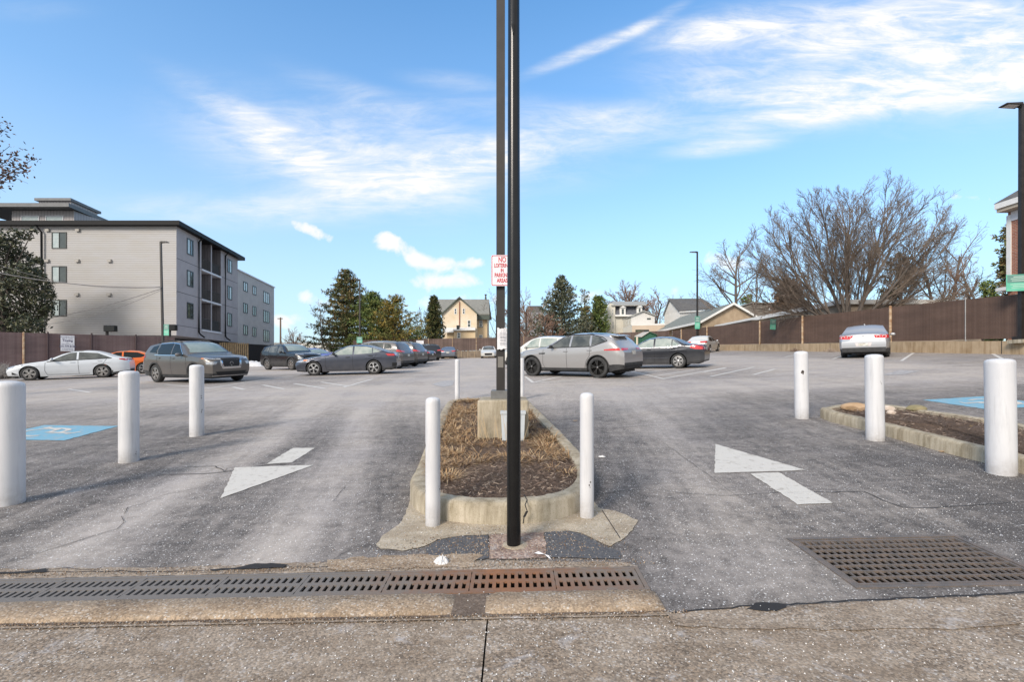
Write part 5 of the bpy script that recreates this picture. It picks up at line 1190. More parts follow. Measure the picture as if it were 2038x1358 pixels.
# long low house beside the fence, flat roofed store, brick house
TAN = mk('tan_brick_gable', (0.30, 0.225, 0.15), (0.38, 0.295, 0.205), 2, .85); GREENR = roofmat('grey_green_shingles', (0.155, 0.165, 0.145), (0.21, 0.22, 0.195))
lh = thing('long_house', 'low tan house with a long grey-green shingle roof behind the fence', 'house', (26, 64, G(26, 60))); off = lh.location.copy(); q = facade(57)
m = MB(off); m.extr([q(1397, 700), q(1505, 700), q(1500, 631), q(1457, 606.5), q(1397, 640)], (0, 15, 0)); m.build('wall', TAN, lh)
a, p, c = q(1391, 643), q(1457, 606), q(1503, 633); m = MB(off); d_ = Vector((-.5, 16, 0)); u = Vector((0, -.45, .0))
m.extr([a+u, p+u, p+d_, a+d_], (0, 0, .16)); m.build('left_roof', GREENR, lh)
m = MB(off); m.extr([p+u, c+u, c+d_, p+d_], (0, 0, .16)); m.build('right_roof', GREENR, lh)
m = MB(off)
for s_, t_ in ((a, p), (p, c)): m.extr([s_+Vector((0, -.47, -.1)), t_+Vector((0, -.47, -.1)), t_+Vector((0, -.47, .18)), s_+Vector((0, -.47, .18))], (0, -.05, 0))
m.extr([a+Vector((-.05, -.45, -.12)), a+Vector((-.05, -.45, .15)), a+d_+Vector((-.05, 0, .15)), a+d_+Vector((-.05, 0, -.12))], (-.12, 0, 0)); m.build('white_trim', WHITE, lh)
fs_ = thing('flat_roofed_store', 'long flat roofed store with a white fascia along the right fence', 'building', (28, 46, G(28, 46))); off = fs_.location.copy()
m = MB(off); m.box2((24.2, 35, 0), (36, 56.3, 4.55)); m.build('wall', mk('store_wall', (.30, .24, .18), (.38, .31, .24), .8, .85), fs_)
m = MB(off); m.box2((23.9, 34.7, 4.56), (36, 56.4, 4.88)); m.build('fascia', WHITE, fs_)
m = MB(off); m.box2((23.4, 46, 3.9), (24.19, 56.2, 4.25)); m.build('canopy', WHITE, fs_)
m = MB(off); m.box2((23.3, 46.5, 4.26), (24.1, 56.5, 4.55)); m.build('canopy_roof', mk('tar_brown', (.06, .045, .035), rough=.9), fs_)
gh = thing('grey_house', 'plain brown-grey house with a pale ridge behind the flat roofed store', 'house', (36, 69, G(30, 68))); off = gh.location.copy(); q = facade(67)
m = MB(off); m.extr([q(1470, 700), q(1560, 700), q(1560, 607), q(1497, 606), q(1470, 614)], (0, 8, 0)); m.build('wall', mk('brown_grey_stucco', (.17, .15, .125), (.22, .19, .16), 1, .85), gh)
m = MB(off); m.extr([q(1466, 613), q(1497, 603.5), q(1562, 604.5), q(1562, 602.3), q(1497, 601.5), q(1466, 611)], (0, 8.5, 0)); m.build('roof_edge', LROOF, gh); fwin(gh, off, q, 1530.5, 608, 1540, 618, WHITE)
def brick_mat():
    m, nt, b = new_mat('red_brick'); b.inputs['Roughness'].default_value = .85
    t = N(nt, 'ShaderNodeTexBrick'); t.inputs['Scale'].default_value = 1.0; t.inputs['Brick Width'].default_value = .22; t.inputs['Row Height'].default_value = .075; t.inputs['Mortar Size'].default_value = .009
    t.inputs['Color1'].default_value = (.24, .08, .045, 1); t.inputs['Color2'].default_value = (.33, .13, .075, 1); t.inputs['Mortar'].default_value = (.30, .24, .20, 1)
    g = nt.nodes.new('ShaderNodeNewGeometry'); sp = N(nt, 'ShaderNodeSeparateXYZ'); L(nt, g.outputs['Position'], sp.inputs[0]); cb_ = N(nt, 'ShaderNodeCombineXYZ'); L(nt, math_(nt, 'ADD', sp.outputs[0], sp.outputs[1]), cb_.inputs[0]); L(nt, sp.outputs[2], cb_.inputs[1]); L(nt, cb_.outputs[0], t.inputs['Vector'])
    L(nt, t.outputs['Color'], b.inputs['Base Color']); bumpn(nt, b, t.outputs['Fac'], -.3, .01); return m
BRICK = brick_mat(); XB = 24.0; YC = 23.1
bh = thing('brick_house', 'red brick house with white corner board and eaves at the right edge', 'house', (29, 16, G(29, 16))); off = bh.location.copy()
m = MB(off); m.box2((XB, 8, .5), (34, YC, 7.45)); m.build('wall', BRICK, bh)
m = MB(off); m.box2((XB-.05, YC-.17, 3.85), (XB+.1, YC+.03, 7.3)); m.build('corner_board', WHITE, bh)
m = MB(off); m.box2((XB-.04, 8, 7.0), (XB-.002, YC-.175, 7.44)); m.build('frieze', LEDGE, bh)
m = MB(off); m.box2((XB-.5, 7.5, 7.46), (34.5, YC+.05, 7.62)); m.build('soffit', mk('weathered_soffit', (.42, .36, .28), rough=.8), bh)
m = MB(off); m.box2((XB-.58, 7.42, 7.62), (34.58, YC+.08, 7.9)); m.build('gutter', WHITE, bh)
m = MB(off); e_ = [(XB-.6, 7.4, 7.9), (34.6, 7.4, 7.9), (34.6, YC+.1, 7.9), (XB-.6, YC+.1, 7.9)]; m.add(e_+[(29, 12, 12.2), (29, YC-4.5, 12.2)], [(0, 1, 4), (1, 2, 5, 4), (2, 3, 5), (3, 0, 4, 5), (0, 3, 2, 1)]); m.build('roof', DROOF, bh)
m = MB(off); m.box2((XB-.3, YC-.3, 3.68), (XB+.3, YC+.3, 3.84)); m.build('base_ledge', WHITE, bh)
# low buildings and utility pole on the far left
wb_ = thing('low_warehouse', 'long low off-white warehouse seen past the pale grey block', 'building', (P(600, 690, 95).x, 98, 1.8)); off = wb_.location.copy(); q = facade(95)
m = MB(off); m.extr([q(540, 712), q(655, 712), q(655, 684.5), q(540, 684.5)], (0, 8, 0)); m.build('wall', mk('warehouse_white', (.50, .49, .45), rough=.8), wb_)
m = MB(off); m.extr([q(539, 684.5), q(656, 684.5), q(656, 682.5), q(539, 682.5)], (0, 8.3, 0)); m.build('roof_edge', LROOF, wb_)
up = thing('utility_pole', 'wooden utility pole with one crossarm past the pale grey block', 'utility pole', (P(558, 690, 80).x, 80, 1.5)); off = up.location.copy(); a, b = P(558.3, 632, 80), P(558.3, 700, 80)
m = MB(off); m.tube([b, a], [.16, .12], 8); m.build('shaft', mk('pole_wood', (.17, .12, .085), rough=.9), up)
m = MB(off); c = P(557.5, 634.5, 79.85); m.box(c, (.85, .12, .14)); m.build('crossarm', MATS['pole_wood'], up)
# ------------------------------------------------------------------ cars
def carpaint(name, c, metal=0.35, rough=0.3):
    m, nt, b = new_mat(name); b.inputs['Base Color'].default_value = (*c, 1); b.inputs['Metallic'].default_value = metal; b.inputs['Roughness'].default_value = rough
    b.inputs['Coat Weight'].default_value = 0.45; b.inputs['Coat Roughness'].default_value = 0.09
    v = coords(nt, 'obj'); n = noise(nt, v, 3.5, 6, .65)
    z = N(nt, 'ShaderNodeSeparateXYZ'); L(nt, v, z.inputs[0])
    dirt = math_(nt, 'MULTIPLY', math_(nt, 'SUBTRACT', 1.0, math_(nt, 'MULTIPLY', z.outputs[2], 1.35), True), n)   # road salt on the lower doors
    col = mixc(nt, math_(nt, 'MULTIPLY', dirt, .55), c, (.33, .32, .31)); L(nt, col, b.inputs['Base Color'])
    L(nt, math_(nt, 'ADD', rough, math_(nt, 'MULTIPLY', dirt, .35)), b.inputs['Roughness'])
    return m
TYRE = mk('tyre_rubber', (0.02, 0.02, 0.021), (0.05, 0.05, 0.05), 6, .85, kind='obj'); PLASTIC = mk('black_plastic_trim', (0.022, 0.022, 0.024), (0.05, 0.05, 0.05), 5, .65, kind='obj')
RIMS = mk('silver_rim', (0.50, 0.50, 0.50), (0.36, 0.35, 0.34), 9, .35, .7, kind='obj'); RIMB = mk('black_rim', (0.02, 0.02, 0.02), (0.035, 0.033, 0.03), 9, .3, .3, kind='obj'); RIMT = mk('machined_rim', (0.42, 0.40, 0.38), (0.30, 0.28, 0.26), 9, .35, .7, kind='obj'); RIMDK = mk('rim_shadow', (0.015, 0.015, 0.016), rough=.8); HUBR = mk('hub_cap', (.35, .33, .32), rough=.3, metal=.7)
CGLASS = mk('car_glass', (0.012, 0.015, 0.015), rough=.05, spec=.25); CGLASSL = mk('car_glass_light', (0.20, 0.25, 0.235), (0.36, 0.39, 0.36), 2.2, .06, spec=.3, kind='obj'); CGLASSM = mk('car_glass_mid', (0.05, 0.056, 0.055), (0.13, 0.135, 0.125), 2.5, .05, spec=.35, kind='obj')
WSHIELD = mk('windscreen_glass', (0.18, 0.24, 0.23), (0.28, 0.34, 0.33), 1.6, .06, spec=.6, kind='obj')  # pale teal puts the reflected sky into the glass colour
CHROME = mk('chrome', (.62, .62, .63), rough=.15, metal=1.0); HEADL = mk('headlight_lens', (.32, .33, .34), (.55, .56, .57), 18, .12, .3, kind='obj', coat=.8); TAILL = mk('taillight_red', (.42, .016, .022), (.58, .04, .04), 15, .18, kind='obj', coat=.8); TAILW = mk('taillight_clear', (.65, .58, .56), rough=.2, coat=.8); AMBER = mk('amber_marker', (.60, .22, .09), rough=.25); PLATE = mk('licence_plate', (.62, .62, .58), (.38, .34, .27), 9, .5, kind='obj'); SEAM = mk('panel_gap', (.012, .012, .013), rough=.7)
DARKLAMP = mk('dark_headlight', (.03, .03, .033), rough=.12, coat=.8)
def lerp_(a, b, t): return a+(b-a)*t
def car(name, label, cat, pos, head, cfg, paint, detail=2, glass=None, wind=None, rim=RIMS, rimn=5):
    c = dict(cfg); Lc, H, W, wb, fo, wr = c['L'], c['H'], c['W'], c['wb'], c['fo'], c['wr']; sill = c.get('sill', .2)
    Tf, Bf = pchip(c['top']), pchip(c['belt']); tum = c.get('tum', .42); glass = glass or CGLASS; wind = wind or WSHIELD
    x, y = pos; root = thing(name, label, cat, (x, y, G(x, y)), 0, 'cars parked in the lot')
    hx = Vector((cos(head), sin(head))); hy = Vector((-sin(head), cos(head))); e = wb/2; f_ = .75
    zf, zr = G(x+hx.x*e, y+hx.y*e), G(x-hx.x*e, y-hx.y*e); zl, zr2 = G(x+hy.x*f_, y+hy.y*f_), G(x-hy.x*f_, y-hy.y*f_)
    ax = Vector((hx.x, hx.y, (zf-zr)/wb)).normalized(); ay = Vector((hy.x, hy.y, (zl-zr2)/(2*f_))).normalized(); az = ax.cross(ay).normalized(); ay = az.cross(ax)
    root.rotation_euler = Matrix((ax, ay, az)).transposed().to_euler(); root.location.z = (zf+zr)/2
    xs0 = Lc/2; A1, A2 = fo, fo+wb; ra = wr+.05
    ss = set([round(Lc*k/70, 4) for k in range(71)])
    for A in (A1, A2):
        for k in range(17):
            a = pi*k/16; ss.add(round(A-ra*cos(a), 4))
        ss.add(round(A-ra-.003, 4)); ss.add(round(A+ra+.003, 4))
    ss = sorted(s for s in ss if 0 <= s <= Lc)
    fr_, rr_ = c.get('fround', .62), c.get('rround', .45); fk, rk = c.get('fk', .26), c.get('rk', .16)
    def hw(s):
        w = W
        if s < fr_: w *= 1-fk*((fr_-s)/fr_)**2.2
        if s > Lc-rr_: w *= 1-rk*((s-Lc+rr_)/rr_)**2.2
        return w
    zc = c.get('zbump', .55)
    def xoff(s, z):
        d = 0
        if s < fr_: d -= c.get('fslope', .10)*((z-zc)/.35)**2*((fr_-s)/fr_)**1.5
        if s > Lc-rr_: d += c.get('rslope', .05)*((z-zc)/.35)**2*((s-Lc+rr_)/rr_)**1.5
        return max(-.28, min(.28, d))
    NL, NT = 9, 6; rings = []
    for s in ss:
        T = Tf(s); B = min(Bf(s), T-.012); w = hw(s); zb = sill
        if s < A1-ra-.1: zb = lerp_(c.get('zf', .24), sill, min(1, s/(A1-ra)))
        if s > A2+ra+.1: zb = lerp_(sill, c.get('zr', .30), min(1, (s-A2-ra)/(Lc-A2-ra)))
        for A in (A1, A2):
            if abs(s-A) < ra-1e-6: zb = max(zb, wr+sqrt(max(0, ra*ra-(s-A)**2)))
        zb = min(zb, B-.02)
        ring = []
        for k in range(NL):
            t = k/(NL-1); z = lerp_(zb, B, t); v = (z-sill)/max(.05, B-sill)
            yy = w*(0.93+.07*sin(min(1, v/.55)*pi/2)-.028*max(0, (v-.62)/.38)**2.2+c.get('crease', .012)*exp(-((v-.78)/.06)**2))
            ring.append((s, yy, z))
        yb = ring[-1][1]; gh_ = T-B; crown = min(gh_*.55, c.get('crown', .075))
        ye = max(yb*.35, yb-tum*max(0, gh_-crown)-.02*min(1, gh_/.1)); ze = T-crown
        for k in range(1, 4):
            t = k/3; ring.append((s, lerp_(yb, ye, t)+.02*sin(t*pi)*min(1, gh_/.3), lerp_(B, ze, t)))
        for k in range(1, NT):
            t = k/(NT-1); ring.append((s, ye*(1-t)**1.0, ze+crown*(1-(1-t)**2.3)))
        rings.append([(xs0-p[0]+xoff(p[0], p[2]), p[1], p[2]) for p in ring])
    n = len(rings[0]); body, clad, full = MB(), MB(), MB(); cz = c.get('clad', 0)
    vs = []; fs = []; cl = []
    for rg in rings: vs += rg+[(p[0], -p[1], p[2]) for p in rg]
    st = 2*n
    for i in range(len(rings)-1):
        for k in range(n-1):
            for o in (0, n):
                q = (i*st+o+k, (i+1)*st+o+k, (i+1)*st+o+k+1, i*st+o+k+1); z_ = sum(vs[j][2] for j in q)/4
                fs.append(q); xm = sum(vs[j][0] for j in q)/4; s_ = xs0-xm
                lim = cz
                if s_ < A1-ra-.02: lim = c.get('fclad', cz)
                elif s_ > A2+ra+.02: lim = c.get('rclad', cz)
                cl.append(k < NL-1 and z_ < lim)
        q = (i*st, i*st+n, (i+1)*st+n, (i+1)*st); fs.append(q); cl.append(True)
    for i in (0, len(rings)-1):
        for k in range(n-1):
            q = (i*st+k, i*st+k+1, i*st+n+k+1, i*st+n+k); z_ = sum(vs[j][2] for j in q)/4
            fs.append(q); cl.append(z_ < (c.get('fclad', cz) if i == 0 else c.get('rclad', cz)))
    for mb, sel in ((body, False), (clad, True)):
        used = {}; ff = []
        for f, s_ in zip(fs, cl):
            if s_ != sel: continue
            ff.append(tuple(used.setdefault(j, len(used)) for j in f))
        vv = [None]*len(used)
        for j, k in used.items(): vv[k] = vs[j]
        mb.add(vv, ff)
    bo = body.build('body', paint, root, 38); clad.build('lower_trim', PLASTIC, root, 38)
    bvh = BVHTree.FromPolygons([Vector(v) for v in vs], fs)
    def hitp(o, d, off):
        h = bvh.ray_cast(o, d)
        if h[0] is None:
            h = bvh.find_nearest(o+d*5)
        p, nn = h[0], h[1]
        if nn.dot(d) > 0: nn = -nn
        return p+nn*off
    def patch(nm, pts, d, mat, parent=None, nu=10, nv=5, off=.006, thick=0):
        d = Vector(d).normalized(); V = Vector((0, 0, 1)); V = (V-d*V.dot(d)).normalized(); U = V.cross(d)
        p2 = [(Vector(p).dot(U), Vector(p).dot(V)) for p in pts]; u0, u1 = min(p[0] for p in p2), max(p[0] for p in p2)
        us = sorted(set([u0+(u1-u0)*k/nu for k in range(nu+1)]+[p[0] for p in p2])); us[0] += 1e-4; us[-1] -= 1e-4
        us = [a for i, a in enumerate(us) if i == 0 or a-us[i-1] > 1e-3]
        m = MB(); vv = []; k_ = len(p2)
        for u in us:
            ints = []
            for i in range(k_):
                a, b = p2[i], p2[(i+1) % k_]
                if (a[0] <= u <= b[0] or b[0] <= u <= a[0]) and abs(a[0]-b[0]) > 1e-9: ints.append(a[1]+(b[1]-a[1])*(u-a[0])/(b[0]-a[0]))
            if not ints: ints = [p2[0][1]]
            v0, v1 = min(ints), max(ints)
            for j in range(nv+1):
                vv.append(hitp(d*5+U*u+V*lerp_(v0, v1, j/nv), -d, off))
        m.add(vv, [(i*(nv+1)+j, (i+1)*(nv+1)+j, (i+1)*(nv+1)+j+1, i*(nv+1)+j+1) for i in range(len(us)-1) for j in range(nv)])
        return m.build(nm, mat, parent or root, 40)
    X = lambda s: xs0-s
    def side(poly, nm, mat, off=.006, nv=5, sides=(1, -1), parent=None, nu=10):
        for sg_ in sides: patch(nm, [(X(s), sg_*W, z) for s, z in poly], (0, sg_, 0), mat, parent, nu, nv, off)
    # windows
    for poly in c['win']: side(poly, 'window', glass if not isinstance(glass, list) else glass[0])
    if c.get('trim') and detail > 1:
        for sg_ in (1, -1):
            for poly in c['trim']:
                m = MB(); pts = []
                for a, b in zip(poly[:-1], poly[1:]):
                    k = 10
                    pts += [(lerp_(a[0], b[0], j/k), lerp_(a[1], b[1], j/k)) for j in range(k)]
                pts.append(poly[-1]); vv = []
                for s, z in pts:
                    for dz in (-.014, .014): vv.append(hitp(Vector((X(s), sg_*5, z+dz)), Vector((0, -sg_, 0)), .011))
                m.add(vv, [(2*i, 2*i+2, 2*i+3, 2*i+1) for i in range(len(pts)-1)]); m.build('window_trim', c.get('trimmat', CHROME), root)
    wz0, wz1, ww0, ww1 = c['ws']; patch('windshield', [(0, -ww0, wz0), (0, ww0, wz0), (0, ww1, wz1), (0, -ww1, wz1)], (1, 0, 0), wind, None, 12, 8)
    rz0, rz1, rw0, rw1 = c['rw']; patch('rear_window', [(0, -rw0, rz0), (0, rw0, rz0), (0, rw1, rz1), (0, -rw1, rz1)], c.get('rwd', (-1, 0, .25)), c.get('rglass', CGLASSM), None, 12, 6)
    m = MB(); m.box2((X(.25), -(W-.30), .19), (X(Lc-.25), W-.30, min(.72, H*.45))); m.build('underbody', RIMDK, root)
    # wheels
    def wheel():
        w0 = bpy.data.objects.new('wheel', None); COL.objects.link(w0); w0.empty_display_size = .1; rr = wr*c.get('rimr', .69)
        m = MB(); m.lathe([(rr, -.11), (wr-.035, -.115), (wr-.008, -.095), (wr, -.07), (wr, .07), (wr-.008, .095), (wr-.035, .115), (rr+.012, .112), (rr, .10)], (0, 0, 0), 36, 'y', True); m.build('tyre', TYRE, w0, 40)
        m = MB(); m.lathe([(.001, .035), (rr, .035)], (0, 0, 0), 28, 'y'); m.lathe([(rr, .03), (rr, .104), (rr-.022, .108), (rr-.03, .08)], (0, 0, 0), 36, 'y')
        rim_bits = MB(); rim_bits.lathe([(rr+.001, .06), (rr+.001, .106), (rr-.02, .110), (rr-.028, .085), (rr-.028, .06)], (0, 0, 0), 36, 'y', True)
        for k in range(rimn):
            a = 2*pi*k/rimn
            for da, wk in c.get('spoke', ((-.14, .042), (.14, .042))):
                p0 = Vector((.045*cos(a), .098, .045*sin(a))); p1 = Vector(((rr-.02)*cos(a+da), .094, (rr-.02)*sin(a+da))); d = (p1-p0).normalized(); q = Vector((-d.z, 0, d.x))
                rim_bits.extr([p0-q*wk*.45, p0+q*wk*.45, p1+q*wk*.6, p1-q*wk*.6], (0, -.05, 0))
        rim_bits.lathe([(.055, .07), (.055, .104), (.03, .112), (.001, .113)], (0, 0, 0), 14, 'y')
        m2 = MB(); m2.lathe([(.001, .036), (rr, .036)], (0, 0, 0), 28, 'y'); m2.build('rim_shade_disc', RIMDK, w0)  # black disc painted as the shade behind the spokes
        rim_bits.build('rim', rim, w0, 40)
        if c.get('hub'): m3 = MB(); m3.lathe([(.028, .112), (.02, .118), (.001, .119)], (0, 0, 0), 12, 'y'); m3.build('hub_cap', HUBR, w0)
        return w0
    w0 = wheel(); ty = W-.125; first = True
    for s in (A1, A2):
        for sg_ in (1, -1):
            wv = w0 if first else copy_tree(w0); first = False
            wv.parent = root; wv.location = (X(s), sg_*ty, wr); wv.rotation_euler = (0, .3*s, 0 if sg_ > 0 else pi)
    # wheel arch trims
    if c.get('arch'):
        for s in (A1, A2):
            for sg_ in (1, -1):
                m = MB(); vv = []; k = 22
                for j in range(k+1):
                    a = pi*j/k; a = -.25+(pi+.5)*j/k
                    for rad in (ra+.006, ra+c['arch']):
                        z = wr+rad*sin(a)
                        z = max(z, sill+.01)
                        p = hitp(Vector((X(s-rad*cos(a)), sg_*5, z)), Vector((0, -sg_, 0)), .012); vv.append(p)
                m.add(vv, [(2*i, 2*i+2, 2*i+3, 2*i+1) for i in range(k)]); m.build('wheel_arch_trim', PLASTIC, root, 40)
    # lamps, grille, plate
    for nm, pts, d, mat, both in c['lamps']:
        for sg_ in ((1, -1) if both else (1,)):
            patch(nm, [(X(p[0]), sg_*p[1], p[2]) for p in pts], (d[0], sg_*d[1], d[2]), mat, None, 8, 4, .009 if nm != 'grille' else .007)
    for nm, ctr, r1, ax_, mat in c.get('rings', ()):
        p = hitp(Vector((5*ax_, ctr[0], ctr[1])), Vector((-ax_, 0, 0)), .014); m = MB(p)
        m2 = MB(); prof = [(r1*.72, -.006), (r1*.72, .006), (r1, .006), (r1, -.006)]
        for rr_0, h in prof:
            for k in range(18): m2.v.append((h, rr_0*cos(2*pi*k/18), rr_0*sin(2*pi*k/18)))
        m2.f = [(i*18+k, i*18+(k+1) % 18, ((i+1) % 4)*18+(k+1) % 18, ((i+1) % 4)*18+k) for i in range(4) for k in range(18)]; m2.mi = [0]*len(m2.f)
        ob = m2.build(nm, mat, root); ob.location = p
    # mirrors, handles, seams
    ms, mz = c['mirror']
    for sg_ in (1, -1):
        m = MB(); p = Vector(hitp(Vector((X(ms), sg_*5, mz-.02)), Vector((0, -sg_, 0)), 0)); bm = bmesh.new(); bmesh.ops.create_uvsphere(bm, u_segments=12, v_segments=8, radius=1)
        for v in bm.verts: v.co = Vector((v.co.x*(.075 if v.co.x > 0 else .05), v.co.y*.11, v.co.z*.07))
        me = bpy.data.meshes.new('mirror'); bm.to_mesh(me); bm.free(); me.materials.append(c.get('mirmat', paint)); me.shade_smooth(); ob = bpy.data.objects.new('mirror', me); COL.objects.link(ob); ob.parent = root; ob.location = (p.x, p.y+sg_*.13, mz+.03)
        m.box((p.x, p.y+sg_*.045, mz-.005), (.06, .12, .03)); m.build('mirror_stalk', PLASTIC, ob)
        st_ = ob.children[0]; st_.location = (-ob.location.x, -ob.location.y, -ob.location.z)
        if detail > 1:
            for hs_, hz in c['handles']:
                p = hitp(Vector((X(hs_), sg_*5, hz)), Vector((0, -sg_, 0)), .018); m = MB(); m.box(p, (.19, .03, .028)); ob2 = m.build('door_handle', c.get('hmat', paint), root); bv = ob2.modifiers.new('b', 'BEVEL'); bv.width = .008
    if detail > 1:
        for sg_ in (1, -1):
            m = MB()
            for ln in c['seams']:
                pts = []
                for a, b in zip(ln[:-1], ln[1:]): pts += [(lerp_(a[0], b[0], j/8), lerp_(a[1], b[1], j/8)) for j in range(8)]
                pts.append(ln[-1]); vv = []
                for i, (s, z) in enumerate(pts):
                    a, b = pts[max(0, i-1)], pts[min(len(pts)-1, i+1)]; dx, dz = b[0]-a[0], b[1]-a[1]; l = sqrt(dx*dx+dz*dz) or 1
                    for k in (-.006, .006): vv.append(hitp(Vector((X(s-dz/l*k), sg_*5, z+dx/l*k)), Vector((0, -sg_, 0)), .004))
                m.add(vv, [(2*i, 2*i+2, 2*i+3, 2*i+1) for i in range(len(pts)-1)])
            m.build('door_gaps', SEAM, root)
    if c.get('rails'):
        for sg_ in (1, -1):
            m = MB(); s0, s1 = c['rails']; pts = []
            for j in range(9):
                s = lerp_(s0, s1, j/8); yy = W*.60; p = hitp(Vector((X(s), sg_*yy, 5)), Vector((0, 0, -1)), 0); pts.append(p+Vector((0, 0, .0 if j in (0, 8) else .05)))
            m.tube(pts, .02, 6); m.build('roof_rail', c.get('railmat', PLASTIC), root)
    if c.get('spoiler'):
        s, z, l, w_, mt = c['spoiler']; m = MB(); m.extr([(X(s), -w_, z), (X(s), w_, z), (X(s+l), w_*.92, z-.05), (X(s+l), -w_*.92, z-.05)], (0, 0, -.035)); m.build('spoiler', mt or paint, root)
    if c.get('antenna'):
        s = c['antenna']; p = hitp(Vector((X(s), 0, 5)), Vector((0, 0, -1)), 0); m = MB(); m.extr([p+Vector((.08, -.02, 0)), p+Vector((-.08, -.025, 0)), p+Vector((-.1, 0, .06))], (0, .045, 0)); m.build('antenna', c.get('mirmat', paint), root)
    return root

def lampset(front, rear): return front+rear
def mkwin(*a): return a
SUV = dict(L=4.65, H=1.69, W=.92, wb=2.705, fo=.93, wr=.365, sill=.24, zf=.26, zr=.34, tum=.36, clad=.36, fclad=.40, rclad=.48, arch=.06, rimr=.68, fk=.2, rk=.1, fround=.6, rround=.4, fslope=.07, rslope=.03, zbump=.65,
    top=[(0, .92), (.12, 1.0), (.5, 1.07), (1.0, 1.12), (1.25, 1.17), (1.6, 1.40), (1.95, 1.59), (2.3, 1.67), (2.8, 1.69), (3.5, 1.665), (4.15, 1.58), (4.36, 1.36), (4.52, 1.12), (4.62, 1.02), (4.65, .95)],
    belt=[(0, .80), (.5, .98), (1.25, 1.06), (2.5, 1.09), (3.6, 1.13), (4.3, 1.17), (4.65, .90)],
    win=[[(1.62, 1.10), (2.42, 1.11), (2.42, 1.56), (2.2, 1.555), (1.95, 1.44)], [(2.50, 1.11), (3.36, 1.14), (3.44, 1.30), (3.40, 1.55), (2.5, 1.57)], [(3.50, 1.20), (4.02, 1.24), (3.86, 1.47), (3.48, 1.53)]],
    trim=[[(1.58, 1.085), (3.6, 1.125)], [(1.58, 1.09), (2.1, 1.55), (2.6, 1.60), (3.4, 1.58)]], ws=(1.20, 1.60, .74, .58), rw=(1.16, 1.52, .62, .52), mirror=(1.72, 1.10), handles=((2.28, .98), (3.28, 1.0)),
    seams=[[(1.42, 1.04), (1.40, .5), (1.5, .3)], [(2.46, 1.08), (2.46, .3)], [(3.45, 1.12), (3.42, .8), (3.28, .6), (3.2, .3)], [(1.5, .3), (3.2, .3)]], rails=(2.2, 4.0), antenna=3.9,
    lamps=[('headlight', [(.06, .60, .86), (.06, .86, .90), (.5, .92, .98), (.5, .92, .92), (.06, .62, .79)], (1, .55, 0), HEADL, True), ('grille', [(0, -.42, .92), (0, .42, .92), (0, .26, .62), (0, -.26, .62)], (1, 0, 0), SEAM, False),
           ('taillight', [(4.6, .46, 1.05), (4.3, .9, 1.14), (4.25, .9, 1.02), (4.6, .46, .96)], (-1, .7, 0), TAILL, True), ('license_plate', [(4.6, -.16, .86), (4.6, .16, .86), (4.6, .16, .73), (4.6, -.16, .73)], (-1, 0, 0), PLATE, False)])
def var(base, **kw): d = dict(base); d.update(kw); return d
# grey utility vehicle with the V grille
ROGUE = var(SUV, zf=.24, lamps=SUV['lamps'][2:]+[('daytime_lamp', [(.06, .60, .955), (.3, .93, 1.0), (.3, .93, .955), (.06, .60, .92)], (1, .55, .1), HEADL, True), ('headlight', [(.06, .52, .82), (.2, .86, .84), (.2, .86, .74), (.06, .58, .72)], (1, .5, 0), HEADL, True),
    ('grille_surround', [(0, -.54, .95), (0, .54, .95), (0, .36, .56), (0, -.36, .56)], (1, 0, 0), CHROME, False), ('amber_marker', [(.3, .9, .99), (.42, .92, 1.0), (.42, .92, .95), (.3, .9, .95)], (.6, .8, .2), AMBER, True),
    ('lower_intake', [(0, -.62, .45), (0, .62, .45), (0, .5, .31), (0, -.5, .31)], (1, 0, 0), SEAM, False), ('bumper_chrome', [(0, -.72, .30), (0, .72, .30), (0, .7, .27), (0, -.7, .27)], (1, 0, 0), CHROME, False)],
    rings=[('badge', (0, .75), .075, 1, CHROME)], spoke=((-.2, .05), (.2, .05)))
P_GREY = carpaint('gunmetal_paint', (.128, .115, .104), .45); P_BLACK = carpaint('black_paint', (.014, .014, .016), .2, .25); P_SLATE = carpaint('slate_blue_paint', (.055, .062, .085), .5); P_WHITE = carpaint('pearl_white_paint', (.60, .63, .66), .05); P_ORANGE = carpaint('orange_paint', (.72, .14, .018), .1); P_BLUE = carpaint('blue_paint', (.07, .07, .42), .3)
P_SILVER = carpaint('light_silver_paint', (.44, .45, .47), .55); P_STEEL = carpaint('steel_grey_paint', (.38, .37, .365), .5); P_CREAM = carpaint('off_white_paint', (.60, .59, .55), .05); P_CHAR = carpaint('charcoal_paint', (.10, .096, .098), .45); P_DKGREY = carpaint('dark_charcoal_paint', (.028, .03, .037), .4); P_BLGREY = carpaint('blue_grey_paint', (.15, .17, .21), .5)
rg = car('parked_suv', 'grey sport utility vehicle with a silver V-shaped grille facing right behind the left bollards', 'car', (-13.05, 19.8), radians(-27), ROGUE, P_GREY, 2, CGLASS, WSHIELD, RIMT, 5)
rgr = [o for o in rg.children if o.name.startswith('grille_surround')][0]
def inner_grille(root, cfg, pts, mat, name='grille'):
    """dark mesh inside the bright surround"""
    b = [o for o in root.children if o.name.split('.')[0] == 'grille_surround'][0]; vs = [v.co.copy() for v in b.data.vertices]; c = sum(vs, Vector())/len(vs)
    me = b.data.copy(); me.materials.clear(); me.materials.append(mat)
    for v in me.vertices: v.co = Vector((v.co.x+.006, c.y+(v.co.y-c.y)*.80, c.z+.035+(v.co.z-c.z)*.82))
    me.name = name; o = bpy.data.objects.new(name, me); COL.objects.link(o); o.parent = root
inner_grille(rg, None, None, SEAM)
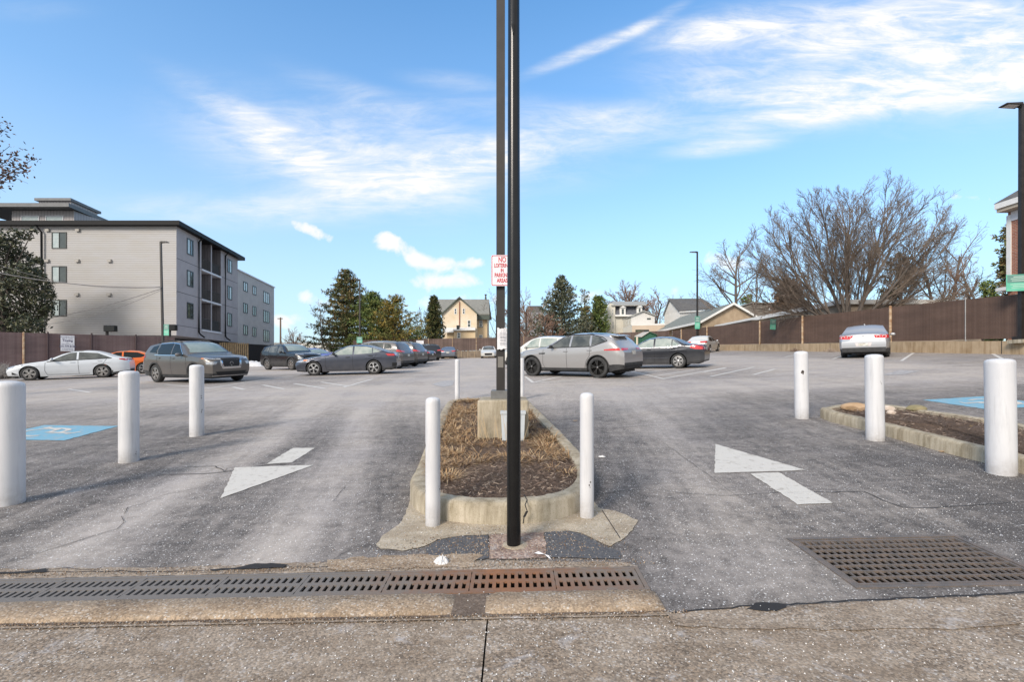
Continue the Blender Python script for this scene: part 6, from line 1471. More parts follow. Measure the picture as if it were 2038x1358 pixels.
# black utility vehicle
TRAIL = var(SUV, L=4.42, wb=2.64, fo=.88, wr=.36, H=1.66, clad=.42, arch=.075, lamps=SUV['lamps'][2:]+[('daytime_lamp', [(.06, .52, .97), (.3, .92, .99), (.3, .92, .95), (.06, .52, .93)], (1, .5, 0), HEADL, True), ('headlight', [(.06, .58, .78), (.2, .84, .80), (.2, .84, .66), (.06, .60, .66)], (1, .4, 0), HEADL, True), ('grille', [(0, -.5, .90), (0, .5, .90), (0, .45, .68), (0, -.45, .68)], (1, 0, 0), SEAM, False)],
    top=[(a*.95, b*.985) for a, b in SUV['top']], belt=[(a*.95, b*.99) for a, b in SUV['belt']], win=[[(a*.95, b*.985) for a, b in w_] for w_ in SUV['win']], trim=None, seams=[[(a*.95, b) for a, b in w_] for w_ in SUV['seams']], mirmat=PLASTIC, handles=((2.2, .98), (3.1, 1.0)), spoke=((-.1, .03), (.1, .03)))
car('parked_suv', 'black compact sport utility vehicle facing right, parked behind the nose of the slate blue sedan', 'car', (-14.3, 31), radians(-33), TRAIL, P_BLACK, 2, CGLASSM, WSHIELD, RIMT, 7)
# sedans
SED = dict(L=4.70, H=1.42, W=.905, wb=2.73, fo=.90, wr=.33, sill=.17, zf=.20, zr=.28, tum=.50, clad=.20, fclad=.24, rclad=.33, rimr=.70, fk=.26, rk=.14, fround=.75, rround=.5, fslope=.06, rslope=.04, zbump=.55, crown=.06,
    top=[(0, .62), (.10, .69), (.5, .80), (1.0, .88), (1.35, .93), (1.75, 1.13), (2.15, 1.32), (2.5, 1.40), (2.85, 1.42), (3.3, 1.385), (3.75, 1.25), (4.1, 1.10), (4.3, 1.05), (4.6, 1.01), (4.67, .95), (4.70, .85)],
    belt=[(0, .52), (.6, .74), (1.35, .87), (2.6, .92), (3.6, .97), (4.2, .99), (4.6, .95), (4.7, .80)],
    win=[[(1.62, .93), (2.62, .945), (2.62, 1.32), (2.35, 1.30), (2.05, 1.17)], [(2.70, .945), (3.52, .985), (3.78, 1.10), (3.35, 1.29), (2.7, 1.33)]],
    trim=None, ws=(.97, 1.33, .70, .56), rw=(1.09, 1.33, .60, .52), rwd=(-1, 0, .6), mirror=(1.72, .96), handles=((2.45, .83), (3.5, .87)), seams=[[(1.45, .86), (1.42, .45), (1.5, .25)], [(2.66, .92), (2.68, .25)], [(3.78, .97), (3.62, .72), (3.35, .45), (3.3, .25)], [(1.5, .25), (3.3, .25)]],
    lamps=[('headlight', [(.05, .48, .64), (.45, .88, .74), (.5, .9, .70), (.3, .86, .63), (.05, .5, .56)], (1, .7, .1), HEADL, True), ('grille', [(0, -.45, .58), (0, .45, .58), (0, .40, .34), (0, -.40, .34)], (1, 0, 0), SEAM, False),
           ('taillight', [(4.65, .45, .93), (4.3, .88, .97), (4.25, .89, .86), (4.65, .45, .82)], (-1, .75, 0), TAILL, True), ('license_plate', [(4.65, -.16, .80), (4.65, .16, .80), (4.65, .16, .67), (4.65, -.16, .67)], (-1, 0, 0), PLATE, False)])
ELAN = var(SED, L=4.68, wb=2.72, fo=.86, win=[[(1.60, .90), (2.60, .925), (2.60, 1.315), (2.35, 1.295), (2.0, 1.13)], [(2.68, .93), (3.6, .985), (3.95, 1.02), (3.40, 1.27), (2.68, 1.32)]], trim=[[(1.5, .885), (3.98, 1.0)]], trimmat=SEAM, spoke=((-.25, .075), (.16, .03)), crease=.02, arch=None,
    lamps=[('headlight', [(.06, .5, .62), (.62, .9, .77), (.62, .9, .735), (.3, .86, .62), (.06, .5, .56)], (1, .8, .1), HEADL, True), ('grille', [(0, -.6, .60), (.14, .72, .62), (.1, .66, .40), (0, .45, .28), (0, -.45, .28), (0, -.66, .40)], (1, 0, 0), SEAM, False), ('fog_slot', [(.22, .82, .42), (.42, .9, .30), (.3, .86, .29), (.2, .8, .30)], (.8, 1, 0), SEAM, True),
           ('taillight', [(4.66, -.1, .93), (4.3, .9, .98), (4.32, .9, .92), (4.5, .86, .87), (4.66, -.1, .88)], (-1, .6, 0), TAILL, True), ('rear_diffuser', [(4.66, -.6, .42), (4.66, .6, .42), (4.66, .5, .28), (4.66, -.5, .28)], (-1, 0, 0), SEAM, False)])
car('parked_sedan', 'white four door sedan facing left in front of the maroon fence', 'car', (-22.4, 24.5), radians(210), ELAN, P_WHITE, 2, CGLASSM, CGLASSM, RIMT, 5)
car('parked_sedan', 'orange sedan with a dark roof, mostly hidden behind the white sedan', 'car', (-23.5, 28.6), radians(210), SED, P_ORANGE, 1, CGLASS, CGLASSM, RIMS, 5)
orr = [o for o in bpy.data.objects if o.get('label', '').startswith('orange sedan')][0]
CIV = var(SED, L=4.67, wb=2.735, fo=.89, H=1.415, trim=[[(1.62, .925), (2.1, 1.22), (2.45, 1.345), (2.9, 1.365), (3.45, 1.305), (3.98, 1.09)]], top=[(0, .68), (.08, .74), (.5, .84), (1.0, .905), (1.42, .945), (1.8, 1.13), (2.2, 1.32), (2.55, 1.40), (2.9, 1.415), (3.35, 1.375), (3.8, 1.25), (4.2, 1.10), (4.4, 1.045), (4.58, 1.02), (4.64, .95), (4.67, .85)],
    win=[[(1.72, .935), (2.66, .95), (2.66, 1.325), (2.42, 1.305), (2.1, 1.17)], [(2.74, .95), (3.56, .99), (3.56, 1.245), (3.3, 1.30), (2.74, 1.33)], [(3.60, 1.0), (3.95, 1.06), (3.60, 1.225)]], mirmat=PLASTIC, hmat=PLASTIC, mirror=(1.85, .97),
    lamps=[('headlight', [(.06, .5, .70), (.5, .9, .755), (.5, .9, .70), (.3, .86, .63), (.06, .5, .62)], (1, .7, .1), HEADL, True), ('amber_marker', [(.38, .89, .75), (.62, .9, .76), (.58, .9, .69), (.40, .89, .69)], (.5, 1, 0), AMBER, True), ('grille', [(0, -.5, .66), (0, .5, .66), (0, .46, .58), (0, -.46, .58)], (1, 0, 0), SEAM, False), ('lower_intake', [(0, -.6, .42), (0, .6, .42), (0, .66, .26), (0, -.66, .26)], (1, 0, 0), SEAM, False),
           ('taillight', [(4.62, .4, .92), (4.2, .9, .97), (4.3, .9, .86), (4.62, .4, .84)], (-1, .8, 0), TAILL, True), ('reflector_slot', [(4.6, .62, .52), (4.45, .84, .54), (4.45, .84, .36), (4.6, .66, .38)], (-1, .6, 0), SEAM, True), ('license_plate', [(4.65, -.16, .80), (4.65, .16, .80), (4.65, .16, .67), (4.65, -.16, .67)], (-1, 0, 0), PLATE, False)], spoke=((-.12, .035), (.12, .035)))
car('parked_sedan', 'slate blue sedan parked side-on facing left, nearest in the left rows', 'car', (-7.85, 23.2), radians(180+5), CIV, P_SLATE, 2, CGLASSL, WSHIELD, RIMS, 5)
car('parked_sedan', 'bright blue car showing only its roof and windscreen between two dark cars', 'car', (-14.9, 36.2), radians(-33), SED, P_BLUE, 1, CGLASSL, WSHIELD, RIMS, 5)
RAV = var(SUV, L=4.60, W=.93, wb=2.69, clad=.34, arch=.09, win=[[(1.62, 1.10), (2.42, 1.12), (2.42, 1.55), (2.2, 1.545), (1.95, 1.44)], [(2.50, 1.12), (3.36, 1.15), (3.40, 1.54), (2.5, 1.56)], [(3.46, 1.16), (3.85, 1.20), (4.02, 1.36), (3.86, 1.50), (3.46, 1.53)]], trim=None, spoke=((0, .085),))
H147 = radians(168)
car('parked_suv', 'dark grey sport utility vehicle with a chrome window line, just behind the slate blue sedan', 'car', (-8.44, 29.1), H147, var(SUV, rails=None), P_CHAR, 2, CGLASSM, WSHIELD, RIMS, 5)
car('parked_suv', 'charcoal sport utility vehicle with square black wheel arches in the left row', 'car', (-8.2, 32.5), H147, RAV, P_CHAR, 2, CGLASS, WSHIELD, RIMS, 5)
car('parked_suv', 'tall black sport utility vehicle mostly hidden behind the charcoal one', 'car', (-9.1, 35.6), H147, var(SUV, top=[(a, b*1.06) for a, b in SUV['top']], trim=None), P_BLACK, 1, CGLASS, WSHIELD, RIMS, 5)
car('parked_sedan', 'black sedan with bright wheels peeking out behind the left row of utility vehicles', 'car', (-8.6, 38.6), H147, SED, P_BLACK, 1, CGLASS, WSHIELD, RIMS, 9)
car('parked_suv', 'dark blue-grey utility vehicle at the far end of the left row', 'car', (-8.9, 49.5), radians(118), var(SUV, trim=None), P_DKGREY, 1, CGLASS, WSHIELD, RIMS, 5)
car('parked_sedan', 'blue-grey sedan seen from behind against the far fence', 'car', (-7.5, 57.0), radians(94), SED, P_BLGREY, 1, CGLASS, WSHIELD, RIMS, 5)
car('parked_sedan', 'white sedan seen from the front against the far fence left of the poles', 'car', (-2.75, 56.5), radians(272), SED, P_CREAM, 1, CGLASS, CGLASSM, RIMS, 5)
# silver utility vehicle nearest on the right
FP = var(SUV, L=4.73, H=1.66, W=.96, wb=2.874, fo=.86, wr=.385, rimr=.73, tum=.48, sill=.25, clad=.33, fclad=.30, rclad=.52, arch=.03, fk=.22, rk=.13,
    top=[(0, .86), (.12, .96), (.5, 1.05), (1.0, 1.12), (1.40, 1.17), (1.8, 1.38), (2.2, 1.57), (2.55, 1.645), (2.9, 1.66), (3.5, 1.635), (4.1, 1.55), (4.32, 1.40), (4.52, 1.20), (4.66, 1.08), (4.73, .98)],
    belt=[(0, .74), (.5, .96), (1.3, 1.06), (2.6, 1.08), (3.4, 1.12), (4.1, 1.20), (4.5, 1.10), (4.73, .90)],
    win=[[(1.75, 1.12), (2.55, 1.125), (2.55, 1.53), (2.42, 1.53), (2.1, 1.41)], [(2.63, 1.125), (3.42, 1.15), (3.36, 1.54), (2.63, 1.55)], [(3.48, 1.17), (4.06, 1.33), (3.8, 1.46), (3.44, 1.53)]], trim=[[(1.6, 1.10), (3.5, 1.14), (4.1, 1.33)], [(1.65, 1.11), (2.3, 1.53), (2.6, 1.58), (3.4, 1.57), (3.9, 1.46), (4.1, 1.34)]], trimmat=SEAM, rails=None, antenna=None, ws=(1.22, 1.56, .74, .58), rw=(1.22, 1.43, .60, .54), rglass=CGLASS, spoiler=(4.08, 1.56, .30, .60, None), mirmat=PLASTIC,
    handles=((2.42, .97), (3.42, 1.0)), mirror=(1.85, 1.12), spoke=((-.2, .03), (.2, .03), (0, .02)), hub=True,
    lamps=[('headlight', [(.1, .56, .88), (.5, .92, .96), (.5, .92, .90), (.1, .6, .80)], (1, .6, 0), HEADL, True), ('grille', [(0, -.36, .84), (0, .36, .84), (0, .30, .52), (0, -.30, .52)], (1, 0, 0), SEAM, False), ('fender_vent', [(1.22, .95, .91), (1.52, .95, .92), (1.50, .95, .87), (1.24, .95, .87)], (0, 1, 0), SEAM, True),
           ('taillight', [(4.70, .42, 1.06), (4.45, .9, 1.07), (4.0, .95, 1.03), (4.0, .95, .99), (4.45, .9, .98), (4.70, .42, 1.00)], (-.9, .9, 0), TAILL, True), ('license_plate', [(4.7, -.17, .97), (4.7, .17, .97), (4.7, .17, .83), (4.7, -.17, .83)], (-1, 0, 0), PLATE, False), ('rear_valance', [(4.7, -.85, .46), (4.7, .85, .46), (4.7, .8, .32), (4.7, -.8, .32)], (-1, 0, 0), SEAM, False)])
car('parked_suv', 'silver grey sport utility vehicle with black wheels beside the black pole', 'car', (2.55, 18.75), radians(143), FP, P_STEEL, 2, CGLASSM, WSHIELD, RIMB, 5)
car('parked_suv', 'off-white sport utility vehicle behind the silver grey one with black wheels', 'car', (1.75, 25.4), radians(150), var(SUV, trim=[[(1.58, 1.085), (3.6, 1.125)]], trimmat=SEAM, rails=None), P_CREAM, 2, CGLASSL, WSHIELD, RIMS, 5)
car('parked_sedan', 'pale sedan whose windscreen shows just right of the black pole', 'car', (1.9, 31.2), radians(147), SED, P_SILVER, 1, CGLASSL, WSHIELD, RIMS, 5)
ACC = var(SED, L=4.81, H=1.45, W=.91, wb=2.74, fo=.96, wr=.325, rimr=.68, tum=.46, fround=.7, rk=.12, top=[(0, .64), (.10, .72), (.5, .83), (1.0, .91), (1.45, .96), (1.85, 1.16), (2.2, 1.34), (2.5, 1.42), (2.85, 1.45), (3.25, 1.43), (3.6, 1.32), (4.0, 1.13), (4.15, 1.08), (4.4, 1.06), (4.72, 1.03), (4.78, .96), (4.81, .86)],
    belt=[(0, .54), (.6, .78), (1.45, .90), (2.6, .93), (3.6, .97), (4.2, 1.0), (4.7, .97), (4.81, .80)], win=[[(1.74, .955), (2.62, .96), (2.62, 1.345), (2.4, 1.33), (2.12, 1.20)], [(2.70, .96), (3.42, .985), (3.42, 1.31), (3.2, 1.35), (2.7, 1.355)], [(3.46, .99), (3.78, 1.05), (3.46, 1.28)]],
    trim=[[(1.66, .945), (3.5, .965), (3.84, 1.03)], [(1.7, .95), (2.15, 1.25), (2.4, 1.36), (2.9, 1.385), (3.3, 1.36), (3.52, 1.28), (3.84, 1.04)]], handles=((2.42, .86), (3.5, .88)), mirror=(1.85, .98),
    lamps=[SED['lamps'][0], SED['lamps'][1], ('taillight', [(4.78, .5, .99), (4.3, .9, 1.02), (4.22, .91, .90), (4.45, .9, .84), (4.78, .5, .80)], (-1, 1.0, 0), TAILL, True), ('trunk_lamp', [(4.8, .48, .96), (4.8, .30, .94), (4.8, .34, .84), (4.8, .46, .82)], (-1, 0, 0), TAILW, True), ('license_plate', [(4.8, -.16, .90), (4.8, .16, .90), (4.8, .16, .77), (4.8, -.16, .77)], (-1, 0, 0), PLATE, False), ('door_moulding', [(1.55, .92, .50), (3.3, .92, .50), (3.3, .92, .475), (1.55, .92, .475)], (0, 1, 0), CHROME, True)], spoke=((-.18, .04), (.18, .04)))
car('parked_sedan', 'black four door sedan with pale bodied wheels behind the silver grey utility vehicle', 'car', (6.75, 22.75), radians(150), ACC, P_DKGREY, 2, CGLASSL, WSHIELD, RIMS, 6)
PAS = var(SED, L=4.77, H=1.47, W=.91, fk=.2, rk=.12, rround=.42, tum=.44, top=[(a*1.015, b*1.03) for a, b in ACC['top']][:-1]+[(4.77, .9)], belt=[(a*.99, b*1.02) for a, b in ACC['belt']], win=ACC['win'], trim=None, antenna=3.2, mirmat=P_SILVER, rclad=.46, rw=(1.12, 1.40, .66, .56), rwd=(-1, 0, .5), rglass=CGLASSL,
    lamps=[SED['lamps'][0], SED['lamps'][1], ('taillight', [(4.75, .40, 1.01), (4.4, .9, 1.02), (4.42, .9, .87), (4.75, .43, .86)], (-1, .35, 0), TAILL, True), ('license_plate', [(4.75, -.17, .68), (4.75, .17, .68), (4.75, .17, .55), (4.75, -.17, .55)], (-1, 0, 0), PLATE, False), ('plate_recess', [(4.75, -.30, .69), (4.75, -.18, .69), (4.75, -.18, .54), (4.75, -.26, .54)], (-1, 0, 0), TAILW, True)],
    rings=[('badge', (0, .93), .065, -1, CHROME), ('taillight_ring', (.53, .94), .07, -1, TAILW), ('taillight_ring', (-.53, .94), .07, -1, TAILW), ('taillight_ring', (.74, .94), .075, -1, TAILW), ('taillight_ring', (-.74, .94), .075, -1, TAILW)])
car('parked_sedan', 'light silver sedan seen from behind, nosed in to the tan wall on the right', 'car', (17.15, 23.1), radians(51), PAS, P_SILVER, 2, CGLASSM, WSHIELD, RIMS, 5)
car('parked_sedan', 'pale silver sedan half hidden behind the black sedan by the brown fence', 'car', (17.4, 43.3), radians(52), var(PAS, rings=()), P_CREAM, 1, CGLASS, WSHIELD, RIMS, 5)
# ------------------------------------------------------------------ trees
def leafm(name, c, rough=.7, tr=0.0):
    m, nt, b = new_mat(name); b.inputs['Roughness'].default_value = rough; b.inputs['Specular IOR Level'].default_value = .25
    v = coords(nt); r_ = ramp(nt, noise(nt, v, 1.3, 4), [(.3, tuple(x*.75 for x in c)), (.7, tuple(x*1.25 for x in c))]); L(nt, r_.outputs['Color'], b.inputs['Base Color']); return m
BARK = mk('grey_brown_bark', (.095, .078, .066), (.15, .128, .11), 5, .9, bump=.4, bscale=25); BARKD = mk('dark_bark', (.05, .04, .034), (.085, .07, .06), 5, .9); TWIG = mk('reddish_twigs', (.12, .09, .068), (.19, .15, .12), 1.2, .9); TWIGP = mk('pale_twigs', (.24, .20, .165), (.31, .27, .23), 1.2, .9); TWIGR = mk('rusty_twigs', (.20, .12, .085), (.27, .18, .135), 1.2, .9)
def rv(r): return Vector((r.gauss(0, 1), r.gauss(0, 1), r.gauss(0, 1)))
class Tree:
    def __init__(s, name, label, base, seed, group=None):
        s.r = random.Random(seed); s.t = thing(name, label, 'tree', base, 0, group); s.off = Vector(base); s.tr = MB(base); s.cr = MB(base)
    def grow(s, p, d, ln, r, lvl, pr):
        R_ = s.r; mx = pr['max']; ns = (5, 4, 3, 2, 2)[lvl]; pts = [Vector(p)]; rad = [r]; rmin = pr.get('rmin', .009); dirs = []
        for i in range(ns):
            d = (d+rv(R_)*pr['wob'][lvl]+Vector((0, 0, pr['up'][lvl]))+pr.get('wind', Vector())*(.05*lvl)).normalized(); pts.append(pts[-1]+d*ln/ns); rad.append(max(rmin, r*(1-pr.get('tap', .6)*(i+1)/ns))); dirs.append(d)
        (s.tr if lvl < pr.get('tl', 1) else s.cr).tube(pts, rad, (8, 6, 4, 3, 3)[lvl], False)
        if lvl >= mx: return
        nc = pr['n'][lvl]
        for k in range(nc):
            t = pr.get('t0', .25)+(1-pr.get('t0', .25))*(k+R_.random())/nc if lvl else pr.get('t00', .3)+(1-pr.get('t00', .3))*(k+R_.random())/nc
            t = min(t, .999); i = min(ns-1, int(t*ns)); q = pts[i].lerp(pts[i+1], t*ns-i); dd = dirs[i]
            side = dd.cross(rv(R_)).normalized(); a = radians(R_.uniform(*pr['ang'][lvl])); nd = (dd*cos(a)+side*sin(a)).normalized()
            l2 = ln*pr['ratio'][lvl]*R_.uniform(.7, 1.15)*(1-.45*t); r2 = max(rmin, min(rad[i]*.75, r*pr.get('rr', .5)*(1-.4*t)))
            s.grow(q, nd, l2, r2, lvl+1, pr)
    def done(s, bark, twig, crown='crown'):
        if s.tr.v: s.tr.build('trunk', bark, s.t, 60)
        if s.cr.v: s.cr.build(crown, twig, s.t)
        return s.t
PR = dict(max=3, wob=(.08, .13, .16, .18), up=(.03, .07, .06, .05), n=(9, 8, 5, 0), ratio=(.55, .5, .5), ang=((18, 45), (20, 50), (20, 55)), tl=1, t00=.35)
# the wide many-stemmed tree over the fence
b = P(1690, 640, 34); b.z = G(b.x, 34); T = Tree('bare_tree', 'wide spreading many-stemmed bare tree rising over the right-hand brown fence', b, 11)
T.tr.tube([b-Vector((0, 0, .2)), b+Vector((0, 0, .5)), b+Vector((.05, 0, 1.7))], [.6, .5, .55], 10, False)
stems = [(-70, .1, 6.6), (-60, -.5, 7.6), (-50, .5, 8.2), (-41, -.3, 8.7), (-32, .6, 9.0), (-22, -.6, 9.2), (-12, .4, 9.3), (-3, -.4, 9.4), (6, .5, 9.4), (15, -.5, 9.4), (24, .3, 9.5), (33, -.2, 9.6), (42, .4, 9.7), (50, 0, 9.6), (58, .3, 8.8), (67, -.3, 7.0), (-48, .9, 7.2), (34, .9, 8.0), (-5, .9, 8.2), (8, -.9, 8.2), (-28, -.8, 8.2)]
pr = dict(PR, n=(15, 11, 7, 0), wob=(.05, .09, .12, .14), up=(.018, .05, .05, .04), ang=((12, 34), (16, 40), (18, 46)), ratio=(.5, .5, .55), t00=.2, tap=.78, rmin=.0075, rr=.42)
for a, yy, l in stems:
    a = radians(a); d = Vector((sin(a), yy*.45, cos(a))).normalized(); T.grow(b+Vector((sin(a)*.35, yy*.2, 1.2)), d, l*.93, .115, 0, pr)
T.done(BARK, TWIG)
def bare(label, px, Y, ytop, spread, seed, pr_=None, bark=BARK, twig=TWIG, r0=.2, fork=.35, pz=None, stems=1, name='bare_tree', lean=0):
    b = P(px, 690, Y); b.z = G(b.x, Y); top = (HY-ytop)/F*Y; h = top-b.z; T = Tree(name, label, b, seed); q = dict(PR); q.update(pr_ or {})
    f = T.r.uniform
    for k in range(stems):
        d = Vector((lean+(f(-.25, .25) if stems > 1 else 0), f(-.15, .15), 1)).normalized(); T.grow(b-Vector((0, 0, .2)), d, h*q.get('h0', .72), r0, 0, q)
    return T.done(bark, twig)
bare('tall spreading bare tree behind the light pole on the wall', 1462, 60, 476, 0, 21, dict(n=(15, 11, 7, 0), ang=((32, 68), (25, 60), (25, 60)), ratio=(.6, .5, .55), up=(.03, .05, .05, .04), h0=.84, rmin=.012, t00=.3, rr=.42, tap=.75), r0=.30)
bare('slim forked bare tree between the wide bare tree and the brick house', 1880, 37, 445, 0, 31, dict(n=(9, 8, 5, 0), ang=((18, 48), (20, 50), (25, 55)), ratio=(.72, .52, .5), h0=.75, t00=.15, rmin=.009), r0=.15, twig=TWIG, stems=2)
bare('tangled reddish bare tree close to the brick house corner', 1965, 33, 490, 0, 32, dict(n=(10, 9, 5, 0), ang=((30, 75), (25, 60), (25, 60)), ratio=(.62, .5, .5), h0=.8, t00=.15, rmin=.008), twig=TWIGR, r0=.1, stems=2)
bare('round headed dark bare tree behind the slate mansard house', 1256, 98, 560, 0, 41, dict(n=(17, 11, 7, 0), ang=((32, 78), (22, 50), (25, 55)), ratio=(.8, .5, .5), h0=.70, t00=.3, rmin=.024), BARKD, TWIGR, .4, stems=2)
bare('smaller bare tree right of the slate mansard house', 1296, 99, 566, 0, 42, dict(n=(10, 8, 5, 0), ang=((25, 55), (22, 50), (25, 55)), ratio=(.6, .5, .48), h0=.75, rmin=.02), BARKD, TWIGR, .3)
bare('pale twiggy bare tree just right of the black pole', 1062, 76, 562, 0, 43, dict(n=(11, 8, 5, 0), ang=((22, 55), (25, 60), (25, 60)), ratio=(.5, .5, .5), h0=.8, t00=.2, rmin=.016), TWIGP, TWIGP, .2, stems=2)
bare('ivy covered rusty bare tree behind the off-white utility vehicle', 1046, 66, 598, 0, 44, dict(n=(12, 9, 6, 0), ang=((25, 70), (25, 60), (25, 60)), ratio=(.45, .5, .5), h0=.85, t00=.1, rmin=.02), BARKD, TWIGR, .2, stems=2)
bare('rust brown bare shrubby tree left of the blue-grey spruce', 1093, 67, 612, 0, 45, dict(n=(12, 9, 6, 0), ang=((25, 70), (25, 60), (25, 60)), ratio=(.45, .5, .5), h0=.85, t00=.1, rmin=.02), BARKD, TWIGR, .15, stems=3)
bare('crooked bare tree rising beside the white gabled house roof', 1386, 90, 566, 0, 46, dict(n=(9, 7, 4, 0), ang=((30, 65), (25, 60), (25, 60)), ratio=(.6, .5, .5), h0=.8, rmin=.018), BARKD, TWIGP, .25, lean=-.25)
bare('leaning bare tree in front of the brown-grey house', 1496, 50, 512, 0, 47, dict(n=(9, 7, 4, 0), ang=((25, 60), (25, 60), (25, 60)), ratio=(.5, .5, .5), h0=.85, rmin=.012, up=(.02, .05, .05, .04)), BARK, TWIG, .12, lean=.12)
bare('rounded reddish bare tree left of the wide bare tree', 1560, 56, 548, 0, 48, dict(n=(12, 9, 5, 0), ang=((25, 65), (22, 55), (25, 55)), ratio=(.55, .5, .48), h0=.78, t00=.2, rmin=.014), BARK, TWIGR, .2, stems=2)
bare('bare tree far behind the wide bare tree on its right', 1795, 60, 500, 0, 49, dict(n=(11, 8, 5, 0), ang=((30, 70), (22, 55), (25, 55)), ratio=(.45, .5, .48), h0=.85, t00=.25, rmin=.015), BARKD, TWIG, .22)
bare('low bare tree beside the utility pole past the pale grey block', 583, 84, 646, 0, 51, dict(n=(8, 7, 4, 0), ang=((25, 60), (22, 55), (25, 55)), ratio=(.7, .5, .48), h0=.7, t00=.1, rmin=.016), BARKD, TWIGR, .14, stems=3)
bare('bare tree leaning left out of the large pine', 655, 64, 600, 0, 52, dict(n=(8, 7, 4, 0), ang=((20, 50), (22, 55), (25, 55)), ratio=(.5, .5, .48), h0=.9, t00=.35, rmin=.012), BARK, TWIGP, .12, lean=-.5)
bare('thin bare tree between the golden conifer and the peach house', 846, 80, 612, 0, 53, dict(n=(9, 7, 4, 0), ang=((20, 50), (22, 55), (25, 55)), ratio=(.5, .5, .48), h0=.85, rmin=.013), BARKD, TWIG, .1)
bare('thin bare tree glimpsed between the peach house and the poles', 983, 90, 572, 0, 54, dict(n=(9, 7, 4, 0), ang=((30, 65), (22, 55), (25, 55)), ratio=(.55, .5, .48), h0=.85, rmin=.013), BARKD, TWIG, .12)
def conifer(label, px, Y, ytop, ybot, wpx, seed, mats, nb=170, tufts=13, ts=.3, shape=None, droop=-.1, upturn=.25, name='conifer_tree', bark=BARKD, gap=.0, asym=None, nper=4, zb=None, dense=1.0, thin=.16, whorl=0, vs=.45):
    k = F/Y; b = P(px, 690, Y); b.z = G(b.x, Y); top = (HY-ytop)/k; bot = (HY-ybot)/k; R0 = wpx/2/k; T = Tree(name, label, b, seed); r = T.r
    T.tr.tube([b-Vector((0, 0, .2)), Vector((b.x, b.y, lerp_(b.z, top, .5))), Vector((b.x, b.y, top))], [.02*(top-b.z)+.06, .012*(top-b.z)+.03, .015], 7, False)
    shape = shape or (lambda t: (1-t)**.8); m = T.cr; cs = []
    for i in range(nb):
        t = ((i+r.random())/nb)**.9; z = lerp_(bot, top-.15, (round(t*whorl)+r.uniform(-.16, .16))/whorl if whorl else t); az = r.uniform(0, 2*pi); ln = R0*shape(t)*r.uniform(.72, 1.12)+.12
        if asym: ln *= asym(az, t)
        if r.random() < gap: continue
        d = Vector((cos(az), sin(az), droop+.35*t*t)); p0 = Vector((b.x, b.y, z)); pts = [p0+Vector((d.x, d.y, 0))*ln*s+Vector((0, 0, d.z*ln*s+upturn*ln*s*s)) for s in (0, .35, .7, 1)]
        T.tr.tube(pts, [.035+.01*ln, .03, .02, .01], 3, False)
        nt_ = max(3, int(tufts*(ln/R0)**.6*dense))
        for j in range(nt_):
            s = .18+.82*(j+r.random())/nt_; i0 = min(2, int(s*3)); c = pts[i0].lerp(pts[i0+1], min(1, max(0, (s-(0, .35, .7)[i0])/.35))); spread = ts*(.9-.35*s); c = c+Vector((r.gauss(0, spread*1.1), r.gauss(0, spread*1.1), r.gauss(0, spread*vs))); mi = min(len(mats)-1, int(r.random()*len(mats)))
            for q in range(nper):
                e = Vector((d.x*.7, d.y*.7, .25))+rv(r)*.75; e.normalize(); l = ts*r.uniform(.8, 1.5); wv = e.cross(rv(r)).normalized()*l*thin
                m.add([c-wv*.5, c+wv*.5, c+e*l*.6+wv, c+e*l, c+e*l*.6-wv], [(0, 1, 2, 3, 4)], mi)
    T.tr.build('trunk', bark, T.t); T.cr.build('crown', mats, T.t); return T.t
PINE = [leafm('pine_needles', (0.135, 0.148, 0.058)), leafm('pine_needles_dark', (0.079, 0.091, 0.046)), leafm('pine_needles_brown', (0.208, 0.156, 0.072))]; GREENC = [leafm('green_needles', (0.134, 0.187, 0.052)), leafm('green_needles_dark', (0.075, 0.113, 0.042)), leafm('green_needles_olive', (0.188, 0.209, 0.065))]
GOLD = [leafm('golden_needles', (0.275, 0.203, 0.054)), leafm('golden_needles_dark', (0.173, 0.149, 0.049)), leafm('golden_needles_olive', (0.138, 0.155, 0.049))]; SPR = [leafm('spruce_needles', (0.115, 0.128, 0.081)), leafm('spruce_needles_dark', (0.068, 0.084, 0.055)), leafm('spruce_needles_grey', (0.176, 0.180, 0.121))]; ARB = [leafm('arborvitae_green', (0.081, 0.098, 0.034)), leafm('arborvitae_dark', (0.044, 0.057, 0.025)), leafm('arborvitae_olive', (0.127, 0.115, 0.046))]
conifer('large dark pine with an open ragged crown, tallest of the pines', 690, 66, 540, 700, 215, 61, PINE, 340, 19, .36, lambda t: (1-t)**.85*(.82+.18*sin(t*31)), -.05, .14, 'pine_tree', BARKD, .08, None, 7, whorl=15, vs=.28, thin=.10)
conifer('mid green conifer leaning against the right of the large pine', 742, 64, 584, 700, 165, 62, GREENC, 270, 17, .34, lambda t: (1-t)**.7, -.08, .1, 'conifer_tree', BARKD, .05, None, 7, whorl=14, vs=.3, thin=.10)
conifer('golden brown conifer with long branches reaching right', 784, 61.5, 592, 700, 112, 63, GOLD, 170, 14, .32, lambda t: (1-t)**.6, .08, .25, 'conifer_tree', BARKD, .15, lambda az, t: 1.0+.75*max(0, cos(az))**3*(1-t), 7, whorl=12, vs=.28, thin=.10)
conifer('dense dark egg-shaped arborvitae in front of the peach house', 864, 77, 590, 684, 46, 64, ARB, 420, 11, .24, lambda t: max(.04, (1-t)**.8*min(1, .8+t)), .55, .2, 'arborvitae', BARKD, 0, None, 5)
conifer('blue-grey spruce with upswept tiers right of the black pole', 1118, 71, 551, 700, 172, 65, SPR, 340, 18, .28, lambda t: (1-t)**.92, .0, .26, 'spruce_tree', BARKD, .03, None, 5, whorl=18)
